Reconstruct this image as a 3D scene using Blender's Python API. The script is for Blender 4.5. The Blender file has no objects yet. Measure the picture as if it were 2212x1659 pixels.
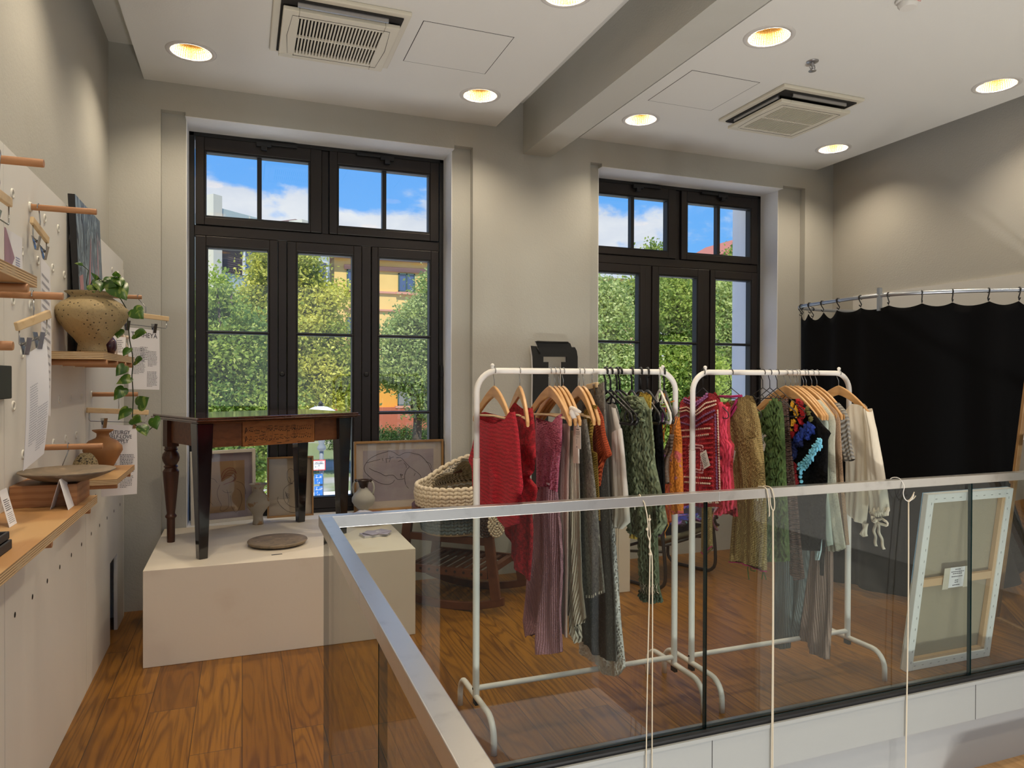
import bpy, bmesh, math, random
from mathutils import Vector, Matrix
R = math.radians
SC = bpy.context.scene
COL = SC.collection

# ------------------------------------------------------------------ camera
FPX, YAW, PITCH, ROLL, EYE = 1540.6, 0.361748, -0.0080177, 0.0030443, 1.45
_cy, _sy, _cp, _sp, _cr, _sr = math.cos(YAW), math.sin(YAW), math.cos(PITCH), math.sin(PITCH), math.cos(ROLL), math.sin(ROLL)
_r0 = Vector((_cy, -_sy, 0)); CD = Vector((_sy*_cp, _cy*_cp, _sp)); _u0 = _r0.cross(CD)
CR = _cr*_r0 + _sr*_u0; CU = -_sr*_r0 + _cr*_u0
CAM = Vector((0, 0, EYE))
cam_data = bpy.data.cameras.new('camera'); cam = bpy.data.objects.new('camera', cam_data); COL.objects.link(cam)
cam_data.sensor_fit = 'HORIZONTAL'; cam_data.sensor_width = 36.0; cam_data.lens = 36.0*FPX/2212.0
cam_data.clip_start = 0.02; cam_data.clip_end = 500
_m = Matrix((CR, CU, -CD)).transposed().to_4x4(); _m.translation = CAM
cam.matrix_world = _m
SC.camera = cam
SC.view_settings.view_transform = 'Standard'; SC.view_settings.look = 'None'
SC.view_settings.gamma = 1.0; SC.view_settings.use_curve_mapping = False
SC.view_settings.exposure = 0.0
cyc = SC.cycles
cyc.max_bounces = 8; cyc.diffuse_bounces = 4; cyc.glossy_bounces = 3; cyc.transmission_bounces = 4; cyc.transparent_max_bounces = 16
cyc.caustics_reflective = False; cyc.caustics_refractive = False
cyc.sample_clamp_indirect = 4.0
cyc.use_adaptive_sampling = True; cyc.adaptive_threshold = 0.02
cyc.use_denoising = True

# a measured sight line turned into a point of the place: on a height, a depth or a side plane
def sight(px, py): return CD + (px-1106)/FPX*CR - (py-829.5)/FPX*CU
def on_z(px, py, z): v = sight(px, py); return CAM + v*((z-EYE)/v.z)
def on_y(px, py, y): v = sight(px, py); return CAM + v*(y/v.y)
def on_x(px, py, x): v = sight(px, py); return CAM + v*(x/v.x)
def on_d(px, py, d): return CAM + sight(px, py)*d
def on_plane(px, py, p, n): v = sight(px, py); return CAM + v*((p-CAM).dot(n)/v.dot(n))

# ------------------------------------------------------------------ node helper
class NG:
    def __init__(s, tree): s.t = tree
    def n(s, typ, props=None, **inp):
        nd = s.t.nodes.new(typ)
        for k, v in (props or {}).items(): setattr(nd, k, v)
        for k, v in inp.items():
            sk = nd.inputs[int(k[1:])] if k[0] == 'i' and k[1:].isdigit() else nd.inputs[k.replace('_', ' ')]
            if isinstance(v, bpy.types.NodeSocket): s.t.links.new(v, sk)
            else:
                if isinstance(v, (tuple, list)) and len(v) == 3 and sk.type == 'RGBA': v = (*v, 1)
                sk.default_value = v
        return nd
    def math(s, op, a, b=0.0, c=0.0, clamp=False):
        return s.n('ShaderNodeMath', {'operation': op, 'use_clamp': clamp}, i0=a, i1=b, i2=c).outputs[0]
    def mix(s, f, a, b):
        nd = s.n('ShaderNodeMix', {'data_type': 'RGBA'})
        for sk, v in ((nd.inputs[0], f), (nd.inputs[6], a), (nd.inputs[7], b)):
            if isinstance(v, bpy.types.NodeSocket): s.t.links.new(v, sk)
            else: sk.default_value = (*v, 1) if isinstance(v, (tuple, list)) and len(v) == 3 else v
        return nd.outputs[2]
    def step(s, v, lo, hi):
        nd = s.n('ShaderNodeMapRange', {'interpolation_type': 'SMOOTHSTEP'})
        s.t.links.new(v, nd.inputs[0]); nd.inputs[1].default_value = lo; nd.inputs[2].default_value = hi
        return nd.outputs[0]

# ------------------------------------------------------------------ sky, sun
world = bpy.data.worlds.new('sky'); SC.world = world; world.use_nodes = True
wt = world.node_tree; wt.nodes.clear(); g = NG(wt)
tc = g.n('ShaderNodeTexCoord').outputs['Generated']
nrm = g.n('ShaderNodeVectorMath', {'operation': 'NORMALIZE'}, i0=tc).outputs[0]
sep = g.n('ShaderNodeSeparateXYZ', i0=nrm); up = sep.outputs[2]
blue = g.mix(g.step(up, 0.0, 0.6), (0.20, 0.55, 1.08), (0.085, 0.34, 1.0))
st = g.n('ShaderNodeMapping', Scale=(3.4, 3.4, 7.0), Location=(0.35, 1.27, 0.6), Vector=nrm).outputs[0]
cl = g.n('ShaderNodeTexNoise', Vector=st, Scale=2.0, Detail=8.0, Roughness=0.58, Distortion=0.15).outputs[0]
low = g.math('MULTIPLY_ADD', g.step(up, 0.18, 0.285), -0.42, 0.30)
east = g.math('MULTIPLY', g.step(sep.outputs[0], 0.36, 0.52), -0.16)
cov = g.step(g.math('ADD', g.math('ADD', cl, low), east), 0.50, 0.64)
grey = g.n('ShaderNodeTexNoise', Vector=st, Scale=5.0, Detail=5.0).outputs[0]
cloud = g.mix(grey, (0.58, 0.66, 0.84), (1.0, 1.0, 1.02))
skyc = g.mix(cov, blue, cloud)
skyc = g.mix(g.step(up, -0.12, -0.02), (0.10, 0.11, 0.10), skyc)
bg = g.n('ShaderNodeBackground', Color=skyc, Strength=1.0)
wo = g.n('ShaderNodeOutputWorld'); wt.links.new(bg.outputs[0], wo.inputs[0])

sun_d = bpy.data.lights.new('sun', 'SUN'); sun_d.energy = 6.3; sun_d.angle = R(0.6); sun_d.color = (1.0, 0.93, 0.82)
sun = bpy.data.objects.new('sun', sun_d); COL.objects.link(sun)
sun.rotation_euler = Vector((0.15, 0.46, -0.85)).to_track_quat('-Z', 'Y').to_euler()   # high over the roof behind the viewer

# ------------------------------------------------------------------ materials
MATS = {}
def vec_of(g, stretch=(1, 1, 1), rot=(0, 0, 0)):
    o = g.n('ShaderNodeTexCoord').outputs['Object']
    return g.n('ShaderNodeMapping', Vector=o, Scale=stretch, Rotation=rot).outputs[0]
def tex_of(g, kind, scale, stretch=(1, 1, 1), rot=(0, 0, 0), detail=4.0, dist=0.0):
    v = vec_of(g, stretch, rot)
    if kind == 'noise': return g.n('ShaderNodeTexNoise', Vector=v, Scale=scale, Detail=detail, Distortion=dist).outputs[0]
    if kind == 'voronoi': return g.n('ShaderNodeTexVoronoi', Vector=v, Scale=scale).outputs['Distance']
    if kind == 'cells':
        c = g.n('ShaderNodeTexVoronoi', Vector=v, Scale=scale).outputs['Color']
        return g.n('ShaderNodeSeparateColor', i0=c).outputs[0]
    if kind == 'rings': return g.n('ShaderNodeTexWave', {'wave_type': 'RINGS'}, Vector=v, Scale=scale, Distortion=dist, Detail=detail).outputs[1]
    axis = {'wx': 'X', 'wy': 'Y', 'wz': 'Z', 'wd': 'DIAGONAL'}[kind]
    return g.n('ShaderNodeTexWave', {'bands_direction': axis}, Vector=v, Scale=scale, Distortion=dist, Detail=detail).outputs[1]
def mat(name, c, rough=0.6, metal=0.0, layers=(), bump=None, bump2=None, spec=0.5, coat=0.0, sheen=0.0, emit=None, trans=None, holes=None):
    """layers: (colour, texture, scale, lo, hi, extra); bump: (texture, scale, distance, extra); holes: (texture, scale, lo, hi, extra)"""
    if name in MATS: return MATS[name]
    m = bpy.data.materials.new(name); m.use_nodes = True; t = m.node_tree; t.nodes.clear(); g = NG(t)
    p = g.n('ShaderNodeBsdfPrincipled', Roughness=rough, Metallic=metal)
    p.inputs['Specular IOR Level'].default_value = spec
    p.inputs['Coat Weight'].default_value = coat
    if coat: p.inputs['Coat Roughness'].default_value = 0.06
    p.inputs['Sheen Weight'].default_value = sheen
    col = None
    for (c2, kind, scale, lo, hi, *ex) in layers:
        f = g.step(tex_of(g, kind, scale, **(ex[0] if ex else {})), lo, hi)
        col = g.mix(f, col if col is not None else c, c2)
    if col is None: p.inputs['Base Color'].default_value = (*c, 1)
    else: t.links.new(col, p.inputs['Base Color'])
    prev = None
    for b in (bump, bump2):
        if b:
            kind, scale, d, *ex = b
            h = tex_of(g, kind, scale, **(ex[0] if ex else {}))
            bn = g.n('ShaderNodeBump', Height=h, Strength=1.0, Distance=d)
            if prev is not None: t.links.new(prev, bn.inputs['Normal'])
            prev = bn.outputs[0]
    if prev is not None: t.links.new(prev, p.inputs['Normal'])
    if emit:
        p.inputs['Emission Color'].default_value = (*emit[0], 1); p.inputs['Emission Strength'].default_value = emit[1]
    out = g.n('ShaderNodeOutputMaterial'); sh = p.outputs[0]
    if trans:
        tr = g.n('ShaderNodeBsdfTranslucent', Color=trans[0]).outputs[0]
        mx = g.n('ShaderNodeMixShader', i0=trans[1], i1=sh, i2=tr); sh = mx.outputs[0]
    if holes:
        kind, scale, lo, hi, *ex = holes
        f = g.step(tex_of(g, kind, scale, **(ex[0] if ex else {})), lo, hi)
        mx = g.n('ShaderNodeMixShader', i0=f, i1=sh, i2=g.n('ShaderNodeBsdfTransparent').outputs[0]); sh = mx.outputs[0]
    t.links.new(sh, out.inputs[0])
    MATS[name] = m
    return m
def glass_mat(name, tint=(0.93, 0.96, 0.95), rough=0.0, ior=1.5):
    if name in MATS: return MATS[name]
    m = bpy.data.materials.new(name); m.use_nodes = True; t = m.node_tree; t.nodes.clear(); g = NG(t)
    bk = g.n('ShaderNodeNewGeometry').outputs['Backfacing']
    f = g.n('ShaderNodeFresnel', IOR=g.math('MULTIPLY_ADD', bk, 1/ior-ior, ior)).outputs[0]   # the pane's far face mirrors no more than its near one
    tr = g.n('ShaderNodeBsdfTransparent', Color=tint).outputs[0]
    gl = g.n('ShaderNodeBsdfGlossy', Roughness=rough).outputs[0]
    mx = g.n('ShaderNodeMixShader', i0=f, i1=tr, i2=gl)
    o = g.n('ShaderNodeOutputMaterial'); t.links.new(mx.outputs[0], o.inputs[0])
    MATS[name] = m
    return m
def srgb(r, g_, b):
    f = lambda v: (v/255/12.92) if v/255 <= 0.04045 else ((v/255+0.055)/1.055)**2.4
    return (f(r), f(g_), f(b))

# ------------------------------------------------------------------ mesh building
class MB:
    def __init__(s): s.v = []; s.f = []; s.mi = []
    def add(s, vs, fs, mi=0):
        o = len(s.v); s.v += [Vector(v) for v in vs]; s.f += [tuple(i+o for i in f) for f in fs]; s.mi += [mi]*len(fs); return s
    def box(s, lo, hi, mi=0, M=None):
        x0, y0, z0 = lo; x1, y1, z1 = hi
        vs = [Vector(p) for p in ((x0,y0,z0),(x1,y0,z0),(x1,y1,z0),(x0,y1,z0),(x0,y0,z1),(x1,y0,z1),(x1,y1,z1),(x0,y1,z1))]
        if M is not None: vs = [M @ v for v in vs]
        return s.add(vs, [(0,3,2,1),(4,5,6,7),(0,1,5,4),(1,2,6,5),(2,3,7,6),(3,0,4,7)], mi)
    def bar(s, a, b, w, h, up=(0, 0, 1), mi=0, w2=None, h2=None):
        a, b = Vector(a), Vector(b); d = (b-a).normalized(); u = Vector(up)
        if abs(d.dot(u)) > 0.99: u = Vector((0, 1, 0))
        x = d.cross(u).normalized(); u = x.cross(d).normalized(); w2 = w if w2 is None else w2; h2 = h if h2 is None else h2
        vs = [a+x*sx*w/2+u*sz*h/2 for sx, sz in ((-1,-1),(1,-1),(1,1),(-1,1))] + [b+x*sx*w2/2+u*sz*h2/2 for sx, sz in ((-1,-1),(1,-1),(1,1),(-1,1))]
        return s.add(vs, [(0,1,2,3),(7,6,5,4),(0,4,5,1),(1,5,6,2),(2,6,7,3),(3,7,4,0)], mi)
    def tube(s, pts, r, n=10, closed=False, cap=True, mi=0):
        pts = [Vector(p) for p in pts]; k = len(pts); rs = r if isinstance(r, (list, tuple)) else [r]*k
        prev = None; vs = []
        for i, p in enumerate(pts):
            a = pts[i-1] if (i > 0 or closed) else p; b = pts[(i+1) % k] if (i < k-1 or closed) else p
            d = (b-a); d = d.normalized() if d.length > 1e-9 else Vector((0, 0, 1))
            if prev is None:
                u = Vector((0, 0, 1)) if abs(d.z) < 0.9 else Vector((1, 0, 0))
                prev = (u - d*u.dot(d)).normalized()
            else:
                q = prev - d*prev.dot(d); prev = q.normalized() if q.length > 1e-6 else prev
            w = d.cross(prev)
            vs += [p + (prev*math.cos(t)+w*math.sin(t))*rs[i] for t in (2*math.pi*j/n for j in range(n))]
        fs = []
        for i in range(k if closed else k-1):
            a, b = i*n, ((i+1) % k)*n
            fs += [(a+j, a+(j+1) % n, b+(j+1) % n, b+j) for j in range(n)]
        if cap and not closed:
            fs += [tuple(range(n-1, -1, -1)), tuple((k-1)*n+j for j in range(n))]
        return s.add(vs, fs, mi)
    def lathe(s, prof, n=28, c=(0, 0, 0), mi=0, M=None, cap=True, sx=1.0, sy=1.0):
        vs = []; c = Vector(c)
        for r, z in prof: vs += [Vector((r*math.cos(t)*sx, r*math.sin(t)*sy, z)) for t in (2*math.pi*j/n for j in range(n))]
        vs = [(M @ v if M is not None else v) + c for v in vs]
        fs = []
        for i in range(len(prof)-1):
            a, b = i*n, (i+1)*n
            fs += [(a+j, a+(j+1) % n, b+(j+1) % n, b+j) for j in range(n)]
        if cap: fs += [tuple(range(n-1, -1, -1)), tuple((len(prof)-1)*n+j for j in range(n))]
        return s.add(vs, fs, mi)
    def prism(s, poly, ax, lo, hi, mi=0):
        """poly: 2-d outline; ax: which axis it is pushed along"""
        k = len(poly)
        def p3(q, t): return {'x': (t, q[0], q[1]), 'y': (q[0], t, q[1]), 'z': (q[0], q[1], t)}[ax]
        vs = [p3(q, lo) for q in poly] + [p3(q, hi) for q in poly]
        return s.add(vs, [tuple(range(k-1, -1, -1)), tuple(range(k, 2*k))] + [(j, (j+1) % k, (j+1) % k+k, j+k) for j in range(k)], mi)
    def grid(s, P, mi=0, close_u=False):
        nv, nu = len(P), len(P[0]); vs = [p for row in P for p in row]
        fs = [(i*nu+j, i*nu+(j+1) % nu, (i+1)*nu+(j+1) % nu, (i+1)*nu+j) for i in range(nv-1) for j in range(nu if close_u else nu-1)]
        return s.add(vs, fs, mi)
    def ball(s, c, r, n=8, mi=0):
        rx, ry, rz = r if isinstance(r, (tuple, list)) else (r, r, r); c = Vector(c)
        prof = [(math.sin(math.pi*i/n), -math.cos(math.pi*i/n)) for i in range(n+1)]
        vs = []
        for q, z in prof: vs += [c + Vector((q*rx*math.cos(t), q*ry*math.sin(t), z*rz)) for t in (2*math.pi*j/(2*n) for j in range(2*n))]
        m = 2*n; fs = [(i*m+j, i*m+(j+1) % m, (i+1)*m+(j+1) % m, (i+1)*m+j) for i in range(n) for j in range(m)]
        return s.add(vs, fs, mi)
WLOC = {}
def obj(name, mb, mats, parent=None, smooth=False, bevel=0.0, seg=2, weld=False, auto=None):
    base = WLOC.get(parent.name, Vector((0, 0, 0))) if parent is not None else Vector((0, 0, 0))
    me = bpy.data.meshes.new(name)
    me.from_pydata([v-base for v in mb.v], [], mb.f)
    ml = mats if isinstance(mats, (list, tuple)) else [mats]
    for m in ml: me.materials.append(m)
    if len(ml) > 1: me.polygons.foreach_set('material_index', mb.mi)
    bm = bmesh.new(); bm.from_mesh(me)
    if weld: bmesh.ops.remove_doubles(bm, verts=bm.verts, dist=1e-5)
    bmesh.ops.recalc_face_normals(bm, faces=bm.faces)
    bm.to_mesh(me); bm.free()
    if smooth:
        me.polygons.foreach_set('use_smooth', [True]*len(me.polygons))
        if auto: me.set_sharp_from_angle(angle=R(auto))
    me.update()
    o = bpy.data.objects.new(name, me); COL.objects.link(o)
    if parent is not None: o.parent = parent
    WLOC[o.name] = base.copy()
    if bevel:
        b = o.modifiers.new('bevel', 'BEVEL'); b.width = bevel; b.segments = seg; b.limit_method = 'ANGLE'; b.angle_limit = R(40); b.harden_normals = False
    return o
def tag(o, label, cat, group=None, kind=None):
    if label: o['label'] = label
    if cat: o['category'] = cat
    if group: o['group'] = group
    if kind: o['kind'] = kind
    return o
def thing(name, label, cat, loc, group=None):
    o = bpy.data.objects.new(name, None); COL.objects.link(o); o.location = Vector(loc); o.empty_display_size = 0.05
    WLOC[o.name] = Vector(loc); return tag(o, label, cat, group)
def struct(name, mb, m, smooth=False, bevel=0.0, parent=None):
    o = obj(name, mb, m, parent, smooth=smooth, bevel=bevel)
    if parent is None: o['kind'] = 'structure'
    return o
def clone(root, loc, rz=None, label=None, group=None):
    r = root.copy(); COL.objects.link(r); r.location = Vector(loc)
    if rz is not None: r.rotation_euler = (0, 0, rz)
    if label: r['label'] = label
    if group: r['group'] = group
    for ch in list(root.children):
        c = ch.copy(); COL.objects.link(c); c.parent = r
        for gc in list(ch.children):
            d = gc.copy(); COL.objects.link(d); d.parent = c
    return r
def hand_text(name, body, size, loc, rot, m, parent, align='LEFT', depth=0.0003, base=None, shear=0.0):
    cu = bpy.data.curves.new(name, 'FONT'); cu.body = body; cu.size = size; cu.align_x = align; cu.extrude = depth; cu.shear = shear; cu.resolution_u = 3
    tmp = bpy.data.objects.new('tmp', cu); COL.objects.link(tmp)
    dg = bpy.context.evaluated_depsgraph_get(); me = bpy.data.meshes.new_from_object(tmp.evaluated_get(dg)); bpy.data.objects.remove(tmp)
    mtx = Matrix.Translation(Vector(loc) - (WLOC.get(parent.name, Vector()) if parent is not None else Vector())) @ (rot if isinstance(rot, Matrix) else Matrix.Rotation(0, 4, 'Z'))
    me.transform(mtx); me.name = name; me.materials.clear(); me.materials.append(m)
    o = bpy.data.objects.new(name, me); COL.objects.link(o)
    if parent is not None: o.parent = parent; WLOC[o.name] = WLOC.get(parent.name, Vector()).copy()
    return o
def frame_matrix(x, y, z=None):
    """4x4 rotation whose columns are the given axes"""
    x = Vector(x).normalized(); y = Vector(y); y = (y - x*y.dot(x)).normalized(); z = x.cross(y)
    return Matrix((x, y, z)).transposed().to_4x4()
# ================================================================== THE ROOM
WY = 4.95          # face of the window wall
LX = -0.67         # face of the pegged panels on the long wall
RX = 4.93          # face of the far side wall
CZ = 3.295         # underside of the dropped ceilings
white_wall = mat('white_wall', (0.50, 0.495, 0.455), 0.85, layers=[((0.465, 0.46, 0.42), 'noise', 1.3, 0.45, 0.75)], bump=('noise', 90, 0.0012), bump2=('noise', 7, 0.002))
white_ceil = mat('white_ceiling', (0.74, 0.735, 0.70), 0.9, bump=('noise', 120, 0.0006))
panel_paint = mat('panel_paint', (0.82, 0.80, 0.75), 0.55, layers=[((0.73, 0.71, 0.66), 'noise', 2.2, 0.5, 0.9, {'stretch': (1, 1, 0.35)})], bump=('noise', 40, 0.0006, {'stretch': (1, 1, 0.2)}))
rev_daylit = mat('reveal_daylit', (0.90, 0.90, 0.90), 0.8, bump=('noise', 60, 0.001))
dark_gap = mat('dark_gap', (0.02, 0.018, 0.016), 0.9)

def oak_floor():
    m = bpy.data.materials.new('oak_floor'); m.use_nodes = True; t = m.node_tree; t.nodes.clear(); g = NG(t)
    co = g.n('ShaderNodeTexCoord').outputs['Object']; s = g.n('ShaderNodeSeparateXYZ', i0=co); X, Y = s.outputs[0], s.outputs[1]
    u = g.math('DIVIDE', X, 0.19); row = g.math('FLOOR', u); fu = g.math('FRACT', u)
    rnd = g.n('ShaderNodeTexWhiteNoise', {'noise_dimensions': '1D'}, W=row).outputs[0]
    v = g.math('DIVIDE', g.math('ADD', Y, g.math('MULTIPLY', rnd, 5.0)), 1.9); seg = g.math('FLOOR', v); fv = g.math('FRACT', v)
    idv = g.n('ShaderNodeCombineXYZ', i0=row, i1=seg, i2=0.0).outputs[0]
    r3 = g.n('ShaderNodeTexWhiteNoise', {'noise_dimensions': '3D'}, Vector=idv); rr = r3.outputs[0]
    off = g.n('ShaderNodeVectorMath', {'operation': 'SCALE'}, i0=r3.outputs[1]); off.inputs[3].default_value = 30.0
    pv = g.n('ShaderNodeVectorMath', {'operation': 'ADD'}, i0=co, i1=off.outputs[0]).outputs[0]
    gv = g.n('ShaderNodeMapping', Vector=pv, Scale=(1.0, 0.10, 1.0)).outputs[0]
    warp = g.n('ShaderNodeTexNoise', Vector=gv, Scale=5.0, Detail=2.0).outputs[0]
    rings = g.math('FRACT', g.math('MULTIPLY', warp, 17.0)); ringl = g.math('ABSOLUTE', g.math('MULTIPLY_ADD', rings, 2.0, -1.0))
    fine = g.n('ShaderNodeTexNoise', Vector=g.n('ShaderNodeMapping', Vector=pv, Scale=(1.0, 0.03, 1.0)).outputs[0], Scale=110.0, Detail=3.0).outputs[0]
    big = g.n('ShaderNodeTexNoise', Vector=pv, Scale=2.2, Detail=3.0).outputs[0]
    c1 = g.mix(rr, (0.195, 0.074, 0.0075), (0.32, 0.138, 0.016))
    c2 = g.mix(g.math('MULTIPLY', g.step(ringl, 0.45, 1.0), 0.55), c1, (0.075, 0.024, 0.004))
    c3 = g.mix(g.math('MULTIPLY', g.step(fine, 0.45, 0.72), 0.50), c2, (0.07, 0.024, 0.005))
    c4 = g.mix(g.math('MULTIPLY', g.step(big, 0.4, 0.75), 0.35), c3, (0.235, 0.098, 0.010))
    kv = g.n('ShaderNodeTexVoronoi', Vector=g.n('ShaderNodeMapping', Vector=pv, Scale=(1.0, 0.6, 1.0)).outputs[0], Scale=2.4)
    kn = g.n('ShaderNodeSeparateColor', i0=kv.outputs['Color']).outputs[1]
    knot = g.math('MULTIPLY', g.math('SUBTRACT', 1.0, g.step(kv.outputs['Distance'], 0.018, 0.07)), g.step(kn, 0.62, 0.66))
    c5 = g.mix(knot, c4, (0.018, 0.010, 0.006))
    ex = g.math('MINIMUM', fu, g.math('SUBTRACT', 1.0, fu)); ey = g.math('MINIMUM', fv, g.math('SUBTRACT', 1.0, fv))
    seam = g.math('MAXIMUM', g.math('SUBTRACT', 1.0, g.step(ex, 0.004, 0.014)), g.math('SUBTRACT', 1.0, g.step(ey, 0.0004, 0.0014)))
    c6 = g.mix(g.math('MULTIPLY', seam, 0.8), c5, (0.03, 0.014, 0.006))
    h = g.math('ADD', g.math('MULTIPLY', seam, -1.0), g.math('MULTIPLY', fine, -0.25))
    bp = g.n('ShaderNodeBump', Height=h, Strength=0.6, Distance=0.001).outputs[0]
    p = g.n('ShaderNodeBsdfPrincipled', Base_Color=c6, Roughness=0.36, Normal=bp)
    o = g.n('ShaderNodeOutputMaterial'); t.links.new(p.outputs[0], o.inputs[0])
    return m
oak = oak_floor()

fl = MB(); fl.box((-0.95, 2.47, -0.2), (5.1, 5.3, 0.0)); fl.box((-0.95, -4.4, -0.2), (0.25, 2.47, 0.0))
struct('floor', fl, oak)

# side wall with the pegged panels in front of it
wl = MB(); wl.box((-0.95, -4.4, -0.2), (-0.762, 5.3, 3.75)); struct('wall_left', wl, white_wall)
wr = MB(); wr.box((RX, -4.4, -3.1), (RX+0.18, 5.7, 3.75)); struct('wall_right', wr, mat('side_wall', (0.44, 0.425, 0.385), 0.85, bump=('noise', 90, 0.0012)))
wr2 = MB(); wr2.box((RX-0.02, -4.4, -3.1), (RX, -1.0, 3.45)); struct('trim_6', wr2, mat('dark_unseen_lining', (0.10, 0.055, 0.03), 0.6))  # unseen dark lining, added so the balustrade glass mirrors less brightness
wrear = MB(); wrear.box((-0.95, -4.6, -0.2), (-0.7, -4.4, 3.75)); wrear.box((2.3, -4.6, -3.1), (2.5, -4.4, 3.75)); wrear.box((4.9, -4.6, -3.1), (5.1, -4.4, 3.75))  # unseen rear wall, opened wide to bring in added daylight
wrear.box((-0.7, -4.6, 3.3), (4.9, -4.4, 3.75)); struct('wall_rear', wrear, white_wall)

# window wall: two openings, each inside a shallow niche
W1, W2 = (-0.335, 1.425), (2.615, 4.372)
N1, N2 = (-0.475, 1.565), (2.515, 4.615)
TOPZ, NTOP = 3.098, 3.122
bw = MB(); OUT = 5.62
for x0, x1 in ((-0.95, N1[0]), (N1[1], N2[0]), (N2[1], 5.1)): bw.box((x0, WY, -0.2), (x1, OUT, 3.75))
for n, w in ((N1, W1), (N2, W2)):
    bw.box((n[0], WY+0.062, -0.2), (w[0], OUT, NTOP)); bw.box((w[1], WY+0.062, -0.2), (n[1], OUT, NTOP))
    bw.box((w[0], WY, TOPZ), (w[1], OUT, NTOP))
    bw.box((n[0], WY, NTOP), (n[1], OUT, 3.75))
    bw.box((w[0], WY+0.062, -0.2), (w[1], OUT, 0.485))
struct('wall_back', bw, white_wall)
for i, w in enumerate((W1, W2)):      # added linings, colour whitened to stand in for daylight on the reveals
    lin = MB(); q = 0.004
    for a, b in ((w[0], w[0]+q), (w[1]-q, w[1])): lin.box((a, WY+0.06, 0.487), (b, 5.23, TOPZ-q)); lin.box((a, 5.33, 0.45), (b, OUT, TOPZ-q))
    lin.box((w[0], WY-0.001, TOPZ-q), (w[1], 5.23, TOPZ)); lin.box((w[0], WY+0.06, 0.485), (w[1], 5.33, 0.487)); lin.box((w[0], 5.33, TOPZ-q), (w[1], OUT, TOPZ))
    struct('trim_%d' % (7+i), lin, rev_daylit)
# panels and dowel holes of the long wall
seams = [4.85, 3.746, 2.547, 1.32, 0.1]
pn = MB()
for a, b in zip(seams[1:], seams[:-1]):
    if a > 3.7: # the far panel is cut away at the foot
        poly = [(a+0.002, 0.0), (4.38, 0.0), (4.38, 0.44), (4.62, 0.44), (4.62, 0.0), (b, 0.0), (b, 2.15), (a+0.002, 2.15)]
        pn.prism(poly, 'x', LX-0.018, LX)
    else: pn.box((LX-0.018, a+0.002, 0.0), (LX, b-0.002, 2.15))
pn.box((-0.762, 4.86, 0.0), (LX, 4.87, 2.10))
o = struct('trim_1', pn, panel_paint); 
ledge = MB(); ledge.box((-0.765, -1.0, 2.118), (LX-0.018, 4.85, 2.132)); struct('trim_2', ledge, panel_paint)

# ceilings
def hole_plate(x0, x1, y0, y1, z, holes, r=0.119):
    bm = bmesh.new(); es = []
    def loop(pts):
        vs = [bm.verts.new((x, y, z)) for x, y in pts]
        return [bm.edges.new((vs[i], vs[(i+1) % len(vs)])) for i in range(len(vs))]
    es += loop([(x0, y0), (x1, y0), (x1, y1), (x0, y1)])
    for hx, hy in holes: es += loop([(hx+r*math.cos(2*math.pi*k/24), hy+r*math.sin(2*math.pi*k/24)) for k in range(24)])
    bmesh.ops.triangle_fill(bm, use_beauty=True, use_dissolve=False, edges=es)
    bm.verts.index_update(); mb = MB(); mb.add([v.co.copy() for v in bm.verts], [tuple(v.index for v in f.verts) for f in bm.faces]); bm.free()
    return mb
LXS = (-0.27, 1.452, 2.655, 4.42); LYS = (4.44, 3.12, 1.8, 0.48, -0.84); CEIL_END = -1.4   # beyond it an added, unseen roof opening lets in extra daylight
CLX = (-0.568, 1.742); CRX = (2.415, 4.742)
for nm, (x0, x1), xs in (('ceiling_left', CLX, LXS[:2]), ('ceiling_right', CRX, LXS[2:])):
    mb = hole_plate(x0, x1, CEIL_END, WY, CZ, [(x, y) for x in xs for y in LYS])
    for a, b in (((x0, CEIL_END), (x0, WY)), ((x1, WY), (x1, CEIL_END))):
        mb.add([(a[0], a[1], CZ), (b[0], b[1], CZ), (b[0], b[1], CZ+0.2), (a[0], a[1], CZ+0.2)], [(0, 1, 2, 3)])
    struct(nm, mb, white_ceil)
cu = MB(); cu.box((-0.95, CEIL_END, 3.495), (5.1, 5.62, 3.75)); cu.box((-0.95, -4.6, 3.495), (-0.4, CEIL_END, 3.75)); struct('ceiling', cu, white_ceil)
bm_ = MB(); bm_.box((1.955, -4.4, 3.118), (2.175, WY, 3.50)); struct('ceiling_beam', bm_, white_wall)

# hatches: thin dark gaps round lids flush with the ceiling
for i, (x0, x1, y0, y1) in enumerate(((0.875, 1.378, 3.62, 4.12), (2.515, 3.015, 3.62, 4.12))):
    t = thing('ceiling_hatch', ('access hatch outlined by thin dark gaps, beside the air unit over the pale plinth', 'access hatch outlined by thin dark gaps, between the ceiling beam and an air unit')[i], 'hatch', (x0, y0, CZ), 'ceiling access hatches')
    gp = MB(); w = 0.004
    gp.box((x0, y0, CZ-0.0006), (x1, y0+w, CZ)); gp.box((x0, y1-w, CZ-0.0006), (x1, y1, CZ)); gp.box((x0, y0+w, CZ-0.0006), (x0+w, y1-w, CZ)); gp.box((x1-w, y0+w, CZ-0.0006), (x1, y1-w, CZ))
    obj('gap_frame', gp, dark_gap, t)
    ld = MB(); ld.box((x0+w, y0+w, CZ-0.0012), (x1-w, y1-w, CZ)); obj('lid', ld, white_ceil, t)

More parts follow.
